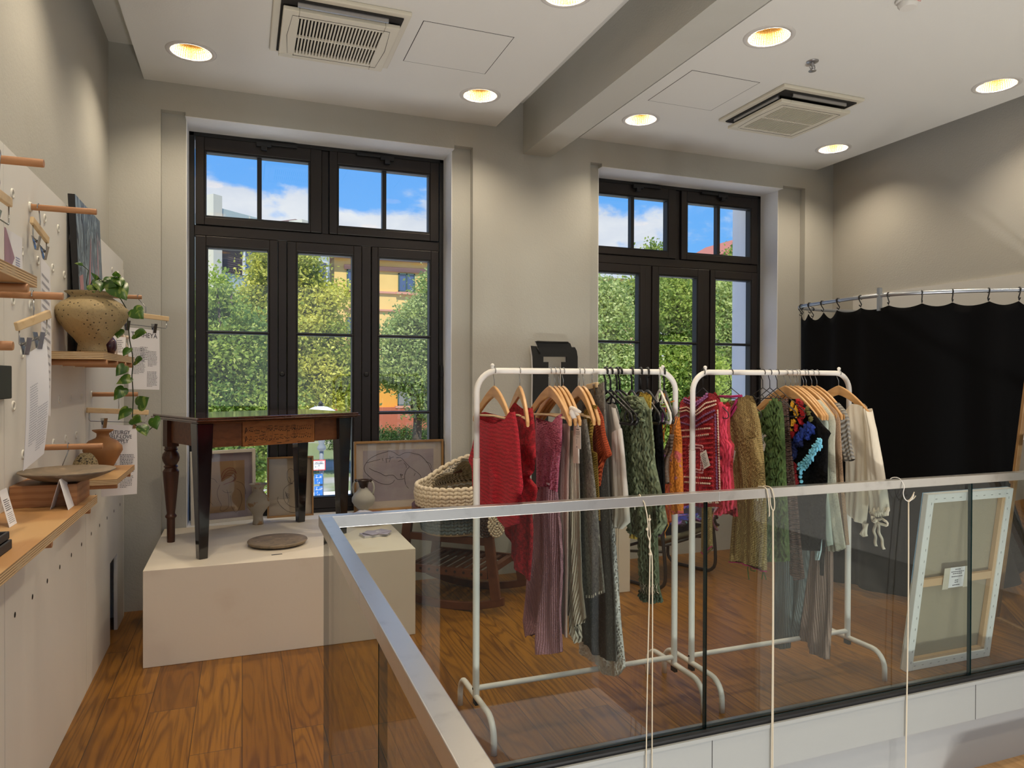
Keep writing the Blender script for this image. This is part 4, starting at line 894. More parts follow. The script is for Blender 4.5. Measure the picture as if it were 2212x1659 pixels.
tent_card('white folded card with print nearest the black tray', a_, b_, 0.092, on_z(-25, 1128, ZL), lines_block(6, 0.70, 0.055, 0.022, seed=9)+lines_block(6, 0.34, 0.05, 0.012, seed=10))
tr = thing('black_tray', 'matt black tray at the photo edge on the long plywood shelf', 'tray', (-0.56, 1.86, ZL))
for z0, z1, s_ in ((0.0, 0.022, 0.0), (0.024, 0.042, 0.004)):
    m_ = MB(); x0, x1, y0, y1 = -0.64, -0.508-s_, 1.72, 1.99-s_; w = 0.006
    m_.box((x0, y0, ZL+z0), (x1, y1, ZL+z0+0.004)); m_.box((x0, y0, ZL+z0), (x0+w, y1, ZL+z1)); m_.box((x1-w, y0, ZL+z0), (x1, y1, ZL+z1)); m_.box((x0, y0, ZL+z0), (x1, y0+w, ZL+z1)); m_.box((x0, y1-w, ZL+z0), (x1, y1, ZL+z1)); obj('tray_half', m_, mat('matt_black', (0.02, 0.02, 0.022), 0.6), tr, bevel=0.002)
bb = MB(); pz = on_x(9, 790, LX); pz2 = on_x(9, 861, LX); bb.box((LX, pz.y-0.12, pz2.z), (LX+0.02, pz.y, pz.z)); tag(obj('wall_box', bb, mat('box_green_black', (0.012, 0.02, 0.016), 0.5), bevel=0.003), 'dark green-black box fixed to the pegged wall at the photo edge', 'wall box')
wc = thing('standing_card', 'white card with a mauve side standing on the highest shelf', 'card', (-0.56, pu.y-0.1, pu.z))
m_ = MB(); x_ = -0.56; y0_, y1_ = on_x(8, 545, x_).y, on_x(47, 570, x_).y; zt_ = on_x(8, 490, x_).z
m_.box((x_, y0_, pu.z), (x_+0.001, y1_, zt_)); obj('card_face', m_, paper, wc)
m_ = MB(); m_.add([(x_+0.0018, y0_, pu.z+0.002), (x_+0.0018, y0_+(y1_-y0_)*0.12, pu.z+0.002), (x_+0.0018, y0_+(y1_-y0_)*0.55, pu.z+(zt_-pu.z)*0.5), (x_+0.0018, y0_+(y1_-y0_)*0.08, zt_), (x_+0.0018, y0_, zt_)], [(0, 1, 2, 3, 4)]); obj('mauve_fold', m_, mat('mauve_card', (0.38, 0.24, 0.30), 0.7), wc)
m_ = MB()
for i in range(8): m_.box((x_+0.0011, y0_+(y1_-y0_)*0.62, pu.z+(zt_-pu.z)*(0.52-0.05*i)), (x_+0.0015, y0_+(y1_-y0_)*0.86, pu.z+(zt_-pu.z)*(0.535-0.05*i)))
obj('print', m_, mat('blue_ink', (0.25, 0.28, 0.5), 0.7), wc)
# ================================================================== PLINTH AND WHAT STANDS ON IT
plinth_m = mat('plinth_paint', (0.76, 0.69, 0.58), 0.6, layers=[((0.69, 0.60, 0.49), 'noise', 5, 0.55, 0.85), ((0.50, 0.45, 0.40), 'noise', 45, 0.76, 0.82)], bump=('noise', 30, 0.0006))
PZ = 0.487
m_ = MB(); m_.box((-0.462, 3.955, 0.0), (0.917, 5.008, PZ)); tag(obj('display_plinth', m_, plinth_m, bevel=0.003), 'big low white plinth under the turned table, in front of the first window', 'plinth')

# --- the table, its music-engraved apron and unlike legs
mahog = mat('mahogany', (0.055, 0.018, 0.010), 0.12, layers=[((0.085, 0.030, 0.014), 'noise', 30, 0.4, 0.7, {'stretch': (0.06, 1, 1)})], coat=1.0)
apron_m = mat('apron_wood', (0.17, 0.060, 0.020), 0.4, layers=[((0.11, 0.036, 0.012), 'noise', 45, 0.4, 0.75, {'stretch': (0.05, 1, 1)})])
music_m = mat('music_panel_wood', (0.33, 0.125, 0.033), 0.35, layers=[((0.25, 0.085, 0.02), 'noise', 45, 0.4, 0.75, {'stretch': (0.05, 1, 1)})])
lacq = mat('black_lacquer', (0.006, 0.006, 0.007), 0.12, coat=0.8)
turned_m = mat('turned_walnut', (0.075, 0.024, 0.010), 0.35, layers=[((0.045, 0.014, 0.007), 'noise', 40, 0.4, 0.7, {'stretch': (1, 1, 0.06)})])
TA = R(24.8); TC = Vector((0.093, 4.550, PZ)); TM = Matrix.Translation(TC) @ Matrix.Rotation(TA, 4, 'Z')
def loc(x, y, z): return TM @ Vector((x, y, z))
tb_ = thing('side_table', 'dark wooden table on the plinth with music engraved on its apron and unlike legs', 'table', TC)
HT = 0.750
m_ = MB()
for z0, z1, o in ((HT-0.012, HT, 0.072), (HT-0.022, HT-0.012, 0.080), (HT-0.031, HT-0.022, 0.066)): m_.box((-0.420-o, -0.2525-o, z0), (0.420+o, 0.2525+o, z1), M=TM)
obj('table_top', m_, mahog, tb_, bevel=0.004)
def apron(name, lo, hi, m): a = MB(); a.box(lo, hi, M=TM); return obj(name, a, m, tb_, bevel=0.002)
z0, z1 = 0.585, HT-0.031
apron('apron', (-0.40, -0.262, z0), (-0.225, -0.242, z1), apron_m); apron('apron', (0.225, -0.262, z0), (0.40, -0.242, z1), apron_m)
mp = apron('music_panel', (-0.222, -0.264, z0-0.006), (0.222, -0.242, z1), music_m)
apron('apron', (-0.40, 0.242, z0), (0.40, 0.262, z1), apron_m); apron('apron', (-0.43, -0.24, z0), (-0.41, 0.21, z1), apron_m); apron('apron', (0.41, -0.21, z0), (0.43, 0.24, z1), apron_m)
# notation burnt into the panel
nm = MB(); rn = random.Random(4)
def mk(x0, y0, x1, y1, w): # stroke on the panel face
    a, b = Vector((x0, -0.2648, y0)), Vector((x1, -0.2648, y1)); d = (b-a).normalized(); n_ = Vector((-d.z, 0, d.x))*w/2
    nm.add([loc(*(p)) for p in (a-n_, b-n_, b+n_, a+n_)], [(0, 1, 2, 3)])
def dot(x, y, r): nm.add([loc(x+r*1.25*math.cos(t), -0.2648, y+r*math.sin(t)) for t in (2*math.pi*j/8 for j in range(8))], [tuple(range(8))])
for yb in (z0+0.078, z0+0.030):
    x = -0.200
    mk(x-0.008, yb-0.012, x-0.002, yb+0.022, 0.004); mk(x-0.002, yb+0.022, x+0.004, yb+0.004, 0.003); mk(x+0.004, yb+0.004, x-0.006, yb-0.004, 0.003)
    x += 0.018
    while x < 0.085:
        k_ = rn.choice((2, 3, 4, 4)); w = 0.0085; up_ = rn.random() < 0.75; y1_ = yb+rn.uniform(-0.006, 0.008)
        hs_ = []
        for i in range(k_):
            yy = y1_+rn.uniform(-0.006, 0.006); dot(x+i*w, yy, 0.0028); t_ = yy+(0.017 if up_ else -0.015); mk(x+i*w+0.003, yy, x+i*w+0.003, t_, 0.0013); hs_.append(t_)
        mk(x+0.003, max(hs_) if up_ else min(hs_), x+(k_-1)*w+0.003, max(hs_) if up_ else min(hs_), 0.0026)
        x += k_*w+0.004
        if rn.random() < 0.25: mk(x, yb-0.014, x, yb+0.02, 0.001); x += 0.005
    for i in range(8):
        yy = yb+rn.uniform(-0.005, 0.006); xx = 0.092+i*0.014; dot(xx, yy, 0.0032); mk(xx+0.003, yy, xx+0.003, yy+0.02, 0.0013); mk(xx+0.003, yy+0.02, xx+0.010, yy+0.016, 0.002)
for cx, rx, cy in ((-0.13, 0.085, z0+0.055), (0.015, 0.09, z0+0.055)):
    pts = [(cx+rx*math.cos(t), cy+0.05*math.sin(t)) for t in (math.pi*j/12 for j in range(25))]
    for (xa, ya), (xb_, yb_) in zip(pts, pts[1:]): mk(xa, ya, xb_, yb_, 0.0009)
for xx in (0.045, 0.088, 0.205): mk(xx, z0+0.02, xx, z0+0.105, 0.0014)
for xx in (-0.19, -0.02, 0.11): mk(xx, z0+0.004, xx+0.03, z0+0.004, 0.003)
obj('engraved_notation', nm, mat('burnt_ink', (0.02, 0.008, 0.004), 0.7), mp)
def sq_leg(lx, ly, m):
    l = MB(); P = []
    for z, w in ((0.0, 0.046), (HT-0.031, 0.088)): P.append((z, w/2))
    cxo, cyo = lx, ly
    vs = []
    for z, h in P: vs += [loc(cxo+sx*h, cyo+sy*h, z) for sx, sy in ((-1, -1), (1, -1), (1, 1), (-1, 1))]
    l.add(vs, [(0, 3, 2, 1), (4, 5, 6, 7)]+[(i, (i+1) % 4, (i+1) % 4+4, i+4) for i in range(4)]); o = obj('leg', l, m, tb_, bevel=0.004); o['label'] = 'tapered glossy black leg'; return o
sq_leg(-0.445, -0.265, lacq); sq_leg(0.415, -0.2525, lacq); sq_leg(0.415, 0.2525, lacq)
l = MB(); s_ = 0.033; zt_ = 0.560; l.box((-0.418-s_, 0.245-s_, zt_), (-0.418+s_, 0.245+s_, HT-0.031), M=TM)
l.lathe([(0.0, 0), (0.0205, 0), (0.0215, 0.004), (0.0225, 0.135), (0.024, 0.140), (0.031, 0.148), (0.031, 0.155), (0.024, 0.163), (0.022, 0.170), (0.026, 0.20), (0.043, 0.395), (0.044, 0.415), (0.034, 0.430), (0.033, 0.436), (0.040, 0.442), (0.034, 0.448), (0.031, 0.452), (0.044, 0.475), (0.048, 0.495), (0.044, 0.515), (0.031, 0.535), (0.038, 0.541), (0.033, 0.548), (0.034, 0.562), (0, 0.562)], 30, M=TM @ Matrix.Translation((-0.418, 0.245, 0)), cap=False)
o = obj('leg', l, turned_m, tb_, smooth=True, auto=35); o['label'] = 'turned brown baluster leg'

# --- framed drawings leaning on the window
gold_w = mat('oak_frame', (0.36, 0.20, 0.07), 0.45, layers=[((0.28, 0.145, 0.05), 'noise', 50, 0.4, 0.7, {'stretch': (0.1, 1, 0.1)})])
white_fr = mat('white_frame', (0.72, 0.66, 0.56), 0.5)
art_glass = glass_mat('picture_glass', (0.97, 0.97, 0.97))
mauve_p = mat('mauve_paper', (0.40, 0.34, 0.37), 0.8, layers=[((0.46, 0.41, 0.42), 'noise', 4, 0.4, 0.6)])
cream_p = mat('cream_paper', (0.55, 0.45, 0.33), 0.8); tan_p = mat('tan_paper', (0.42, 0.265, 0.14), 0.8); mat_w = mat('passe_partout', (0.62, 0.54, 0.46), 0.85)
def picture(label, P0, P1, H, lean, fw, fm, layers, strokes, group='framed drawings by the window'):
    """P0,P1: ends of the foot; layers: (u0,v0,u1,v1,material) from back to front in metres from the lower corner; strokes: (material, width, polyline in 0..1)"""
    P0, P1 = Vector(P0), Vector(P1); W = (P1-P0).length; u = (P1-P0).normalized(); back = Vector((-u.y, u.x, 0)); v = (Vector((0, 0, 1))+back*lean).normalized(); n_ = u.cross(v)  # towards the room
    if n_.y > 0: n_ = -n_
    t = thing('framed_drawing', label, 'picture', (P0+P1)/2, group)
    def Q(a, b, c=0.0): return P0+u*a+v*b+n_*c
    def slab(mb, a0, b0, a1, b1, c0, c1): mb.add([Q(a, b, c) for c in (c0, c1) for a, b in ((a0, b0), (a1, b0), (a1, b1), (a0, b1))], [(0, 3, 2, 1), (4, 5, 6, 7), (0, 1, 5, 4), (1, 2, 6, 5), (2, 3, 7, 6), (3, 0, 4, 7)])
    f = MB(); slab(f, 0, 0, fw, H, -0.012, 0.012); slab(f, W-fw, 0, W, H, -0.012, 0.012); slab(f, fw, 0, W-fw, fw, -0.012, 0.012); slab(f, fw, H-fw, W-fw, H, -0.012, 0.012); obj('frame', f, fm, t, bevel=0.002)
    for i, (a0, b0, a1, b1, m, nm_) in enumerate(layers): s_ = MB(); slab(s_, a0, b0, a1, b1, -0.010, -0.004+0.0012*i); obj(nm_, s_, m, t)
    top = -0.004+0.0012*len(layers)
    for i, (nm_, m, w, pls) in enumerate(strokes):
        s_ = MB()
        for pl_ in pls: 
            pts = smooth_line(pl_)
            for k in range(len(pts)-1):
                a, b = Vector((pts[k][0]*W, pts[k][1]*H)), Vector((pts[k+1][0]*W, pts[k+1][1]*H)); d = b-a
                if d.length < 1e-6: continue
                d.normalize(); q = Vector((-d.y, d.x))*w/2; a2 = a-d*w*0.2; b2 = b+d*w*0.2
                s_.add([Q(p.x, p.y, top+0.0004*i) for p in (a2-q, b2-q, b2+q, a2+q)], [(0, 1, 2, 3)])
        obj(nm_, s_, m, t)
    g_ = MB(); slab(g_, fw, fw, W-fw, H-fw, 0.005, 0.007); obj('glass_pane', g_, art_glass, t)
    return t
def smooth_line(p, n=6):
    if len(p) < 3: return p
    out = []
    for i in range(len(p)-1):
        p0 = p[max(i-1, 0)]; p1 = p[i]; p2 = p[i+1]; p3 = p[min(i+2, len(p)-1)]
        for k in range(n):
            t = k/n; out.append(tuple(0.5*((2*p1[c])+(-p0[c]+p2[c])*t+(2*p0[c]-5*p1[c]+4*p2[c]-p3[c])*t*t+(-p0[c]+3*p1[c]-3*p2[c]+p3[c])*t**3) for c in (0, 1)))
    out.append(p[-1]); return out
sepia, redc, inkb = mat('sepia_line', (0.10, 0.04, 0.02), 0.7), mat('red_chalk', (0.32, 0.10, 0.06), 0.7), mat('black_line', (0.03, 0.025, 0.03), 0.7)
P0, P1 = on_z(414, 1130, PZ), on_z(552, 1114, PZ); P0.y -= 0.02; P1.y = min(P1.y, 5.165)
P0, P1 = Vector((P0.x, 5.065, PZ)), Vector((P1.x, 5.165, PZ)); W, H = (P1-P0).length, 0.478
picture('white-framed sepia figure drawing on tan paper, leaning left behind the turned table', P0, P1, H, 0.045, 0.022, white_fr,
        [(0.02, 0.02, W-0.02, H-0.02, mauve_p, 'mount'), (0.075, 0.065, W-0.07, H-0.075, tan_p, 'paper')],
        [('red_hair', redc, 0.004, [[(0.46, 0.62), (0.50, 0.70), (0.58, 0.745), (0.66, 0.73), (0.70, 0.66), (0.66, 0.70), (0.58, 0.71), (0.52, 0.66), (0.47, 0.58)], [(0.50, 0.63), (0.58, 0.67), (0.66, 0.66), (0.69, 0.60), (0.62, 0.55)], [(0.49, 0.60), (0.56, 0.64), (0.63, 0.63), (0.68, 0.57), (0.58, 0.54), (0.50, 0.52)]]),
         ('ink_line', sepia, 0.002, [[(0.44, 0.52), (0.40, 0.42), (0.42, 0.32), (0.46, 0.24), (0.44, 0.18), (0.48, 0.15), (0.56, 0.19), (0.58, 0.27), (0.57, 0.36), (0.55, 0.44)], [(0.60, 0.36), (0.61, 0.27), (0.62, 0.20), (0.68, 0.12), (0.74, 0.17), (0.78, 0.28), (0.76, 0.40), (0.70, 0.45)], [(0.48, 0.44), (0.52, 0.41), (0.57, 0.40), (0.62, 0.41)], [(0.70, 0.55), (0.78, 0.52), (0.83, 0.45), (0.84, 0.36)], [(0.26, 0.55), (0.24, 0.45), (0.27, 0.33), (0.33, 0.25)], [(0.30, 0.62), (0.36, 0.60), (0.40, 0.55)]])])
P0, P1 = Vector((0.160, 5.150, PZ)), Vector((0.468, 5.165, PZ)); W, H = (P1-P0).length, 0.415
picture('narrow oak-framed ink figure drawing between the table legs', P0, P1, H, 0.03, 0.012, gold_w, [(0.01, 0.01, W-0.01, H-0.01, cream_p, 'paper')],
        [('ink_line', inkb, 0.0022, [[(0.62, 0.72), (0.52, 0.80), (0.44, 0.76), (0.43, 0.66), (0.46, 0.58), (0.52, 0.55), (0.58, 0.60)], [(0.46, 0.66), (0.50, 0.62), (0.51, 0.56), (0.55, 0.54)], [(0.55, 0.55), (0.44, 0.52), (0.36, 0.46), (0.35, 0.36), (0.38, 0.26), (0.48, 0.18), (0.62, 0.14)], [(0.24, 0.34), (0.22, 0.28), (0.30, 0.18), (0.44, 0.09), (0.60, 0.06)], [(0.40, 0.40), (0.44, 0.38), (0.48, 0.37)], [(0.40, 0.38), (0.45, 0.35), (0.48, 0.34)], [(0.40, 0.36), (0.45, 0.32), (0.48, 0.31)], [(0.39, 0.42), (0.42, 0.34), (0.45, 0.28), (0.44, 0.22)]])])
P0, P1 = Vector((0.748, 5.165, PZ)), Vector((1.412, 5.178, PZ)); W, H = (P1-P0).length, 0.505
def zz(x, y): return ((x/1659*240+740-762)/208.0, 1-(y/1659*240+940-951)/(1103-951.0))
curves = [[(310,480),(330,420),(400,340),(520,280),(640,250),(710,235),(780,255),(830,290),(870,305),(940,275),(1020,265),(1120,290),(1200,310),(1290,390),(1350,470),(1400,580),(1425,680)],
          [(310,480),(330,540),(400,610),(480,670),(580,720),(690,738),(760,715),(790,675)],
          [(390,480),(470,525),(560,560),(640,605),(700,600),(770,605),(810,640),(845,670),(920,668),(945,660)],
          [(820,340),(890,340),(950,400),(1030,480),(1110,540),(1190,605),(1220,650),(1240,720)],
          [(1030,485),(985,530),(955,600),(955,680),(970,760)], [(940,420),(975,460),(980,500)], [(600,340),(608,380)], [(655,345),(665,410)], [(715,310),(718,360),(705,400)], [(650,350),(720,340),(775,325)], [(345,400),(430,380),(560,355)], [(885,590),(900,650)], [(885,590),(920,605),(890,620)], [(1125,590),(1105,630)], [(850,395),(910,382)], [(1300,420),(1370,450),(1395,520)], [(980,770),(1000,800),(1020,815)]]
picture('wide oak-framed line drawing of a reclining body, leaning right behind the two-handled vase', P0, P1, H, 0.02, 0.016, gold_w,
        [(0.014, 0.014, W-0.014, H-0.014, mat_w, 'mount'), (0.066, 0.068, W-0.075, H-0.068, mauve_p, 'paper')],
        [('ink_line', inkb, 0.0026, [[zz(*p) for p in c] for c in curves])])

# --- pots on the plinth
clay2 = mat('two_tone_clay', (0.42, 0.37, 0.29), 0.85, layers=[((0.33, 0.20, 0.10), 'noise', 14, 0.56, 0.62)], bump=('noise', 50, 0.0012))
cb = Vector((0.098, 4.965, PZ)); 
lathe_thing('clay_vase', 'small pale and brown clay vase in front of the framed drawings', 'vase', cb, [(0, 0), (0.034, 0), (0.034, 0.01), (0.029, 0.045), (0.031, 0.065), (0.048, 0.09), (0.072, 0.125), (0.074, 0.150), (0.062, 0.180), (0.040, 0.205), (0.032, 0.222), (0.038, 0.245), (0.056, 0.262), (0.057, 0.266), (0.044, 0.260), (0.026, 0.235), (0, 0.22)], clay2)
amph_m = mat('matt_grey_glaze', (0.43, 0.42, 0.37), 0.75, bump=('noise', 60, 0.0008)); rim_m = mat('dark_rim_glaze', (0.035, 0.018, 0.012), 0.35)
ca_ = Vector((0.798, 5.055, PZ)); am = thing('two_handled_vase', 'grey two-handled vase with a dripping dark brown rim', 'vase', ca_)
m_ = MB(); m_.lathe([(0, 0), (0.040, 0), (0.040, 0.006), (0.034, 0.03), (0.036, 0.045), (0.062, 0.065), (0.080, 0.095), (0.080, 0.120), (0.064, 0.150), (0.040, 0.172), (0.029, 0.190), (0.028, 0.215), (0.036, 0.232), (0.033, 0.232), (0.02, 0.21), (0, 0.20)], 40, c=ca_, cap=False); obj('body', m_, amph_m, am, smooth=True)
P = []
n = 40
for r0, zf in ((0.0298, None), (0.0305, 0.205), (0.0375, 0.230), (0.051, 0.243), (0.050, 0.246), (0.034, 0.238), (0.028, 0.225)):
    P.append([ca_+Vector((r0*math.cos(t), r0*math.sin(t), zf if zf else 0.196-0.010*abs(math.sin(t*2.5))-0.006*math.sin(t*3+1))) for t in (2*math.pi*j/n for j in range(n))])
m_ = MB(); m_.grid(P, close_u=True); obj('glazed_rim', m_, rim_m, am, smooth=True)
for s in (-1, 1):
    ax = Vector((0.935, -0.354, 0))*s
    m_ = MB(); m_.tube([ca_+ax*r+Vector((0, 0, z)) for r, z in ((0.040, 0.238), (0.055, 0.238), (0.068, 0.222), (0.074, 0.195), (0.072, 0.165), (0.064, 0.140))], [0.007, 0.0075, 0.007, 0.0065, 0.0065, 0.008], 9); obj('handle', m_, amph_m, am, smooth=True)
    m_ = MB(); m_.ball(ca_+ax*0.052+Vector((0, 0, 0.241)), 0.011, 6); obj('handle_knob', m_, rim_m, am, smooth=True)
dp = Vector((0.192, 4.325, PZ))
lathe_thing('stone_plate', 'flat grey-brown stoneware plate on the plinth under the table', 'plate', dp, [(0, 0), (0.12, 0), (0.155, 0.010), (0.166, 0.024), (0.164, 0.028), (0.12, 0.024), (0, 0.024)], stone_mat, 64)
tp = on_z(598, 1198, PZ); m_ = MB(); m_.box((-0.028, -0.005, 0), (0.028, 0.005, 0.0015), M=Matrix.Translation((tp.x, tp.y, PZ)) @ Matrix.Rotation(R(8), 4, 'Z')); tag(obj('black_label', m_, frame_black), 'tiny black label strip on the plinth in front of the stone plate', 'label')
lt = on_z(573, 1126, PZ); hand_o = thing('pencil_tag', 'small strip of handwriting beside the foot of the clay vase', 'tag', lt); m_ = MB(); m_.box((lt.x, lt.y-0.006, PZ), (lt.x+0.05, lt.y+0.006, PZ+0.0008)); obj('strip', m_, plinth_m, hand_o); hand_text('lettering', 'vase', 0.016, (lt.x+0.004, lt.y-0.004, PZ+0.001), Matrix.Identity(4), print_ink, hand_o)

# --- terracotta bowl of scraps and the stack of cards
bc = Vector((0.785, 4.735, PZ)); terra = mat('terracotta', (0.24, 0.085, 0.045), 0.6, layers=[((0.12, 0.05, 0.03), 'noise', 22, 0.52, 0.66)], bump=('noise', 40, 0.001))
bw_ = thing('terracotta_bowl', 'shallow terracotta bowl with looped handles on the plinth', 'bowl', bc)
m_ = MB(); m_.lathe([(0, 0), (0.062, 0), (0.064, 0.006), (0.10, 0.028), (0.132, 0.060), (0.130, 0.063), (0.095, 0.035), (0.05, 0.016), (0, 0.014)], 44, c=bc, cap=False); obj('body', m_, terra, bw_, smooth=True)
for s in (-1, 1):
    ax = Vector((0.935, -0.354, 0))*s; sd_ = Vector((0.354, 0.935, 0))
    m_ = MB(); m_.tube([bc+ax*r+sd_*w+Vector((0, 0, z)) for r, w, z in ((0.105, -0.03, 0.036), (0.155, -0.028, 0.042), (0.182, 0.0, 0.052), (0.155, 0.028, 0.054), (0.118, 0.03, 0.048))], 0.0085, 8); obj('handle', m_, terra, bw_, smooth=True)
lil = mat('lilac_card', (0.44, 0.40, 0.50), 0.6); kraft = mat('scribbled_paper', (0.70, 0.68, 0.72), 0.7, layers=[((0.05, 0.05, 0.06), 'voronoi', 30, 0.10, 0.04)])
rn = random.Random(9)
for i in range(5):
    a = rn.uniform(0, 3.1); h_ = 0.045+0.009*i; cx, cy = bc.x+rn.uniform(-0.045, 0.03), bc.y+rn.uniform(-0.03, 0.03)
    M_ = Matrix.Translation((cx, cy, PZ+h_)) @ Matrix.Rotation(a, 4, 'Z') @ Matrix.Rotation(rn.uniform(-0.10, 0.10), 4, 'X')
    m_ = MB(); m_.grid([[M_ @ Vector((-0.055+0.11*u/6, -0.035+0.07*v/4, 0.004*math.sin(u*1.3+i))) for u in range(7)] for v in range(5)]); o = obj('paper_scrap', m_, kraft, smooth=True)
    so = o.modifiers.new('thickness', 'SOLIDIFY'); so.thickness = 0.0008
    tag(o, ['lowest scribbled scrap of paper in the terracotta bowl', 'second scribbled scrap of paper up in the terracotta bowl', 'middle scribbled scrap of paper in the terracotta bowl', 'scribbled scrap just under the top one in the terracotta bowl', 'topmost scribbled scrap of paper in the terracotta bowl'][i], 'paper scrap', 'scraps in the bowl')
cs = on_z(808, 1157, PZ); cz_ = PZ
for i in range(7):
    a = R(12+rn.uniform(-4, 4)) if i < 5 else R((-28, 34)[i-5]); h = 0.0026; mm = paper if i < 4 else lil
    M_ = Matrix.Translation((cs.x+(0 if i < 5 else 0.02), cs.y+(0 if i < 5 else 0.01), cz_)) @ Matrix.Rotation(a, 4, 'Z'); m_ = MB(); m_.box((-0.078, -0.045, 0), (0.078, 0.045, h), M=M_); cz_ += h+0.0004
    o = obj('printed_card', m_, mm); tag(o, 'white cards squared up in the stack on the near corner of the plinth' if i < 4 else ['lilac card lying straight on the white cards of the plinth stack', 'lilac card turned askew, second from the top of the plinth stack', 'topmost lilac card of the plinth stack, with a pale curl printed on it'][i-4], 'card', 'white cards in the plinth stack' if i < 4 else 'lilac cards on the plinth stack')
    if i == 6:
        cr = MB(); cr.tube([M_ @ Vector((0.012+0.016*math.cos(t)*(1+0.25*t/6), 0.012*math.sin(t), h+0.0003)) for t in (0.5*j for j in range(10))], 0.0012, 4); obj('printed_curl', cr, paper, o)

# ================================================================== CRADLE
teak = mat('teak', (0.145, 0.050, 0.022), 0.42, layers=[((0.095, 0.030, 0.014), 'noise', 40, 0.4, 0.75, {'stretch': (0.3, 0.3, 0.3)})])
cream_y = mat('cream_rope', (0.66, 0.57, 0.43), 0.85); blue_y = mat('blue_grey_rope', (0.20, 0.255, 0.27), 0.85); brown_y = mat('brown_yarn', (0.08, 0.05, 0.045), 0.9)
KA, KB = Vector((0.75, -0.66, 0)).normalized(), Vector((0.66, 0.75, 0)).normalized(); KO = Vector((1.362, 4.515, 0))
def K(u, v, z): return KO+KA*u+KB*v+Vector((0, 0, z))
ck = thing('rocking_cradle', 'teak rocking cradle stand beside the plinth, with a slatted shelf', 'cradle', KO)
for s in (-1, 1):
    rk = MB(); R0 = 1.25; arc = []
    pts = [(-0.385+0.77*i/16) for i in range(17)]
    ring = []
    for dv, dz in ((-0.014, 0.0), (0.014, 0.0), (0.014, 0.048), (-0.014, 0.048)): ring.append((dv, dz))
    P = [[K(u, s*0.235+dv, R0-math.sqrt(R0*R0-u*u)+dz) for dv, dz in ring] for u in pts]
    rk.grid(P, close_u=True); rk.add(P[0], [(0, 1, 2, 3)]); rk.add(P[-1], [(3, 2, 1, 0)]); obj('rocker', rk, teak, ck, bevel=0.003)
    for su in (-1, 1):
        lg = MB(); lg.bar(K(su*0.335, s*0.235, 0.085), K(su*0.268, s*0.235, 0.60), 0.062, 0.030, up=KB); obj('leg', lg, teak, ck, bevel=0.003)
    ra = MB(); ra.bar(K(-0.28, s*0.235, 0.235), K(0.28, s*0.235, 0.235), 0.022, 0.050); obj('shelf_rail', ra, teak, ck, bevel=0.003)
    for i in range(9):
        hd_ = MB(); hd_.lathe([(0.0085, 0), (0.0085, 0.002), (0, 0.002)], 12, M=frame_matrix(KA, (0, 0, 1)), c=K(-0.24+0.06*i, s*0.235-0.0118*1, 0.238)); obj('dowel_end', hd_, mat('dowel_dark', (0.03, 0.014, 0.009), 0.6), ck)
    tr_ = MB(); tr_.bar(K(-0.28, s*0.235, 0.440), K(0.28, s*0.235, 0.440), 0.026, 0.045); obj('cross_rail', tr_, teak, ck, bevel=0.003)
for i in range(9):
    sl = MB(); sl.bar(K(-0.24+0.06*i, -0.226, 0.243), K(-0.24+0.06*i, 0.226, 0.243), 0.028, 0.014); obj('slat', sl, teak, ck, bevel=0.002)
for su in (-1, 1):
    lr = MB(); lr.bar(K(su*0.262, -0.222, 0.235), K(su*0.262, 0.222, 0.235), 0.022, 0.04); obj('shelf_end', lr, teak, ck, bevel=0.002)
RU, RV = 0.278, 0.405
n = 72; P = []
for du, z in ((0.022, 0.600), (0.022, 0.645), (-0.006, 0.645), (-0.006, 0.600)):
    P.append([K((RU+du)*math.cos(t), (RV+du)*math.sin(t), z) for t in (2*math.pi*j/n for j in range(n))])
P.append(P[0]); m_ = MB(); m_.grid(P, close_u=True); obj('oval_rim', m_, teak, ck, smooth=True, auto=40, weld=True)
bs = thing('knitted_basket', 'oval baby basket of thick cream and blue-grey rope set in the teak cradle', 'basket', K(0, 0, 0.48))
def rope_ring(ru, rv, z, r, wob, nst, zfun=None):
    """one crocheted round: a row of plump V stitches round an oval"""
    mb = MB(); N = nst
    for j in range(N):
        for half in (0, 1):
            t0 = 2*math.pi*(j+0.5*half)/N; t1 = t0+2*math.pi/N*0.95
            pts = []
            for q in range(5):
                t = t0+(t1-t0)*q/4*0.62; zz_ = z+(zfun(t) if zfun else 0)+(q/4-0.5)*wob*(1 if half else -1)
                bulge = 1+0.012*math.sin(math.pi*q/4); pts.append(K(ru*bulge*math.cos(t), rv*bulge*math.sin(t), zz_))
            mb.tube(pts, [r*0.55, r, r*1.08, r, r*0.55], 7, cap=True)
    return mb
body = MB()
for i, z in enumerate([0.500+0.0235*i for i in range(6)]):
    k_ = 0.90+0.016*i; mb = rope_ring((RU-0.022)*k_, (RV-0.022)*k_, z, 0.0125, 0.022, 40); body.add(mb.v, mb.f)
obj('blue_side', body, blue_y, bs, smooth=True)
def hood(t): # the cream upper part climbs into a hood at the far end
    c_ = math.sin(t); return 0.26*max(0.0, (c_+0.05)/1.05)**1.25
cr_ = MB(); NR = 6
for i in range(NR):
    f = (i+1)/NR; mb = rope_ring((RU-0.016)*(1.0+0.012*i-0.020*max(0, i-3)), (RV-0.016)*(1.0+0.008*i-0.02*max(0, i-3)), 0.657+0.022*i, 0.0135, 0.024, 40, lambda t, f=f: hood(t)*f*0.55); cr_.add(mb.v, mb.f)
obj('cream_side', cr_, cream_y, bs, smooth=True)
hd_ = MB()
P = []
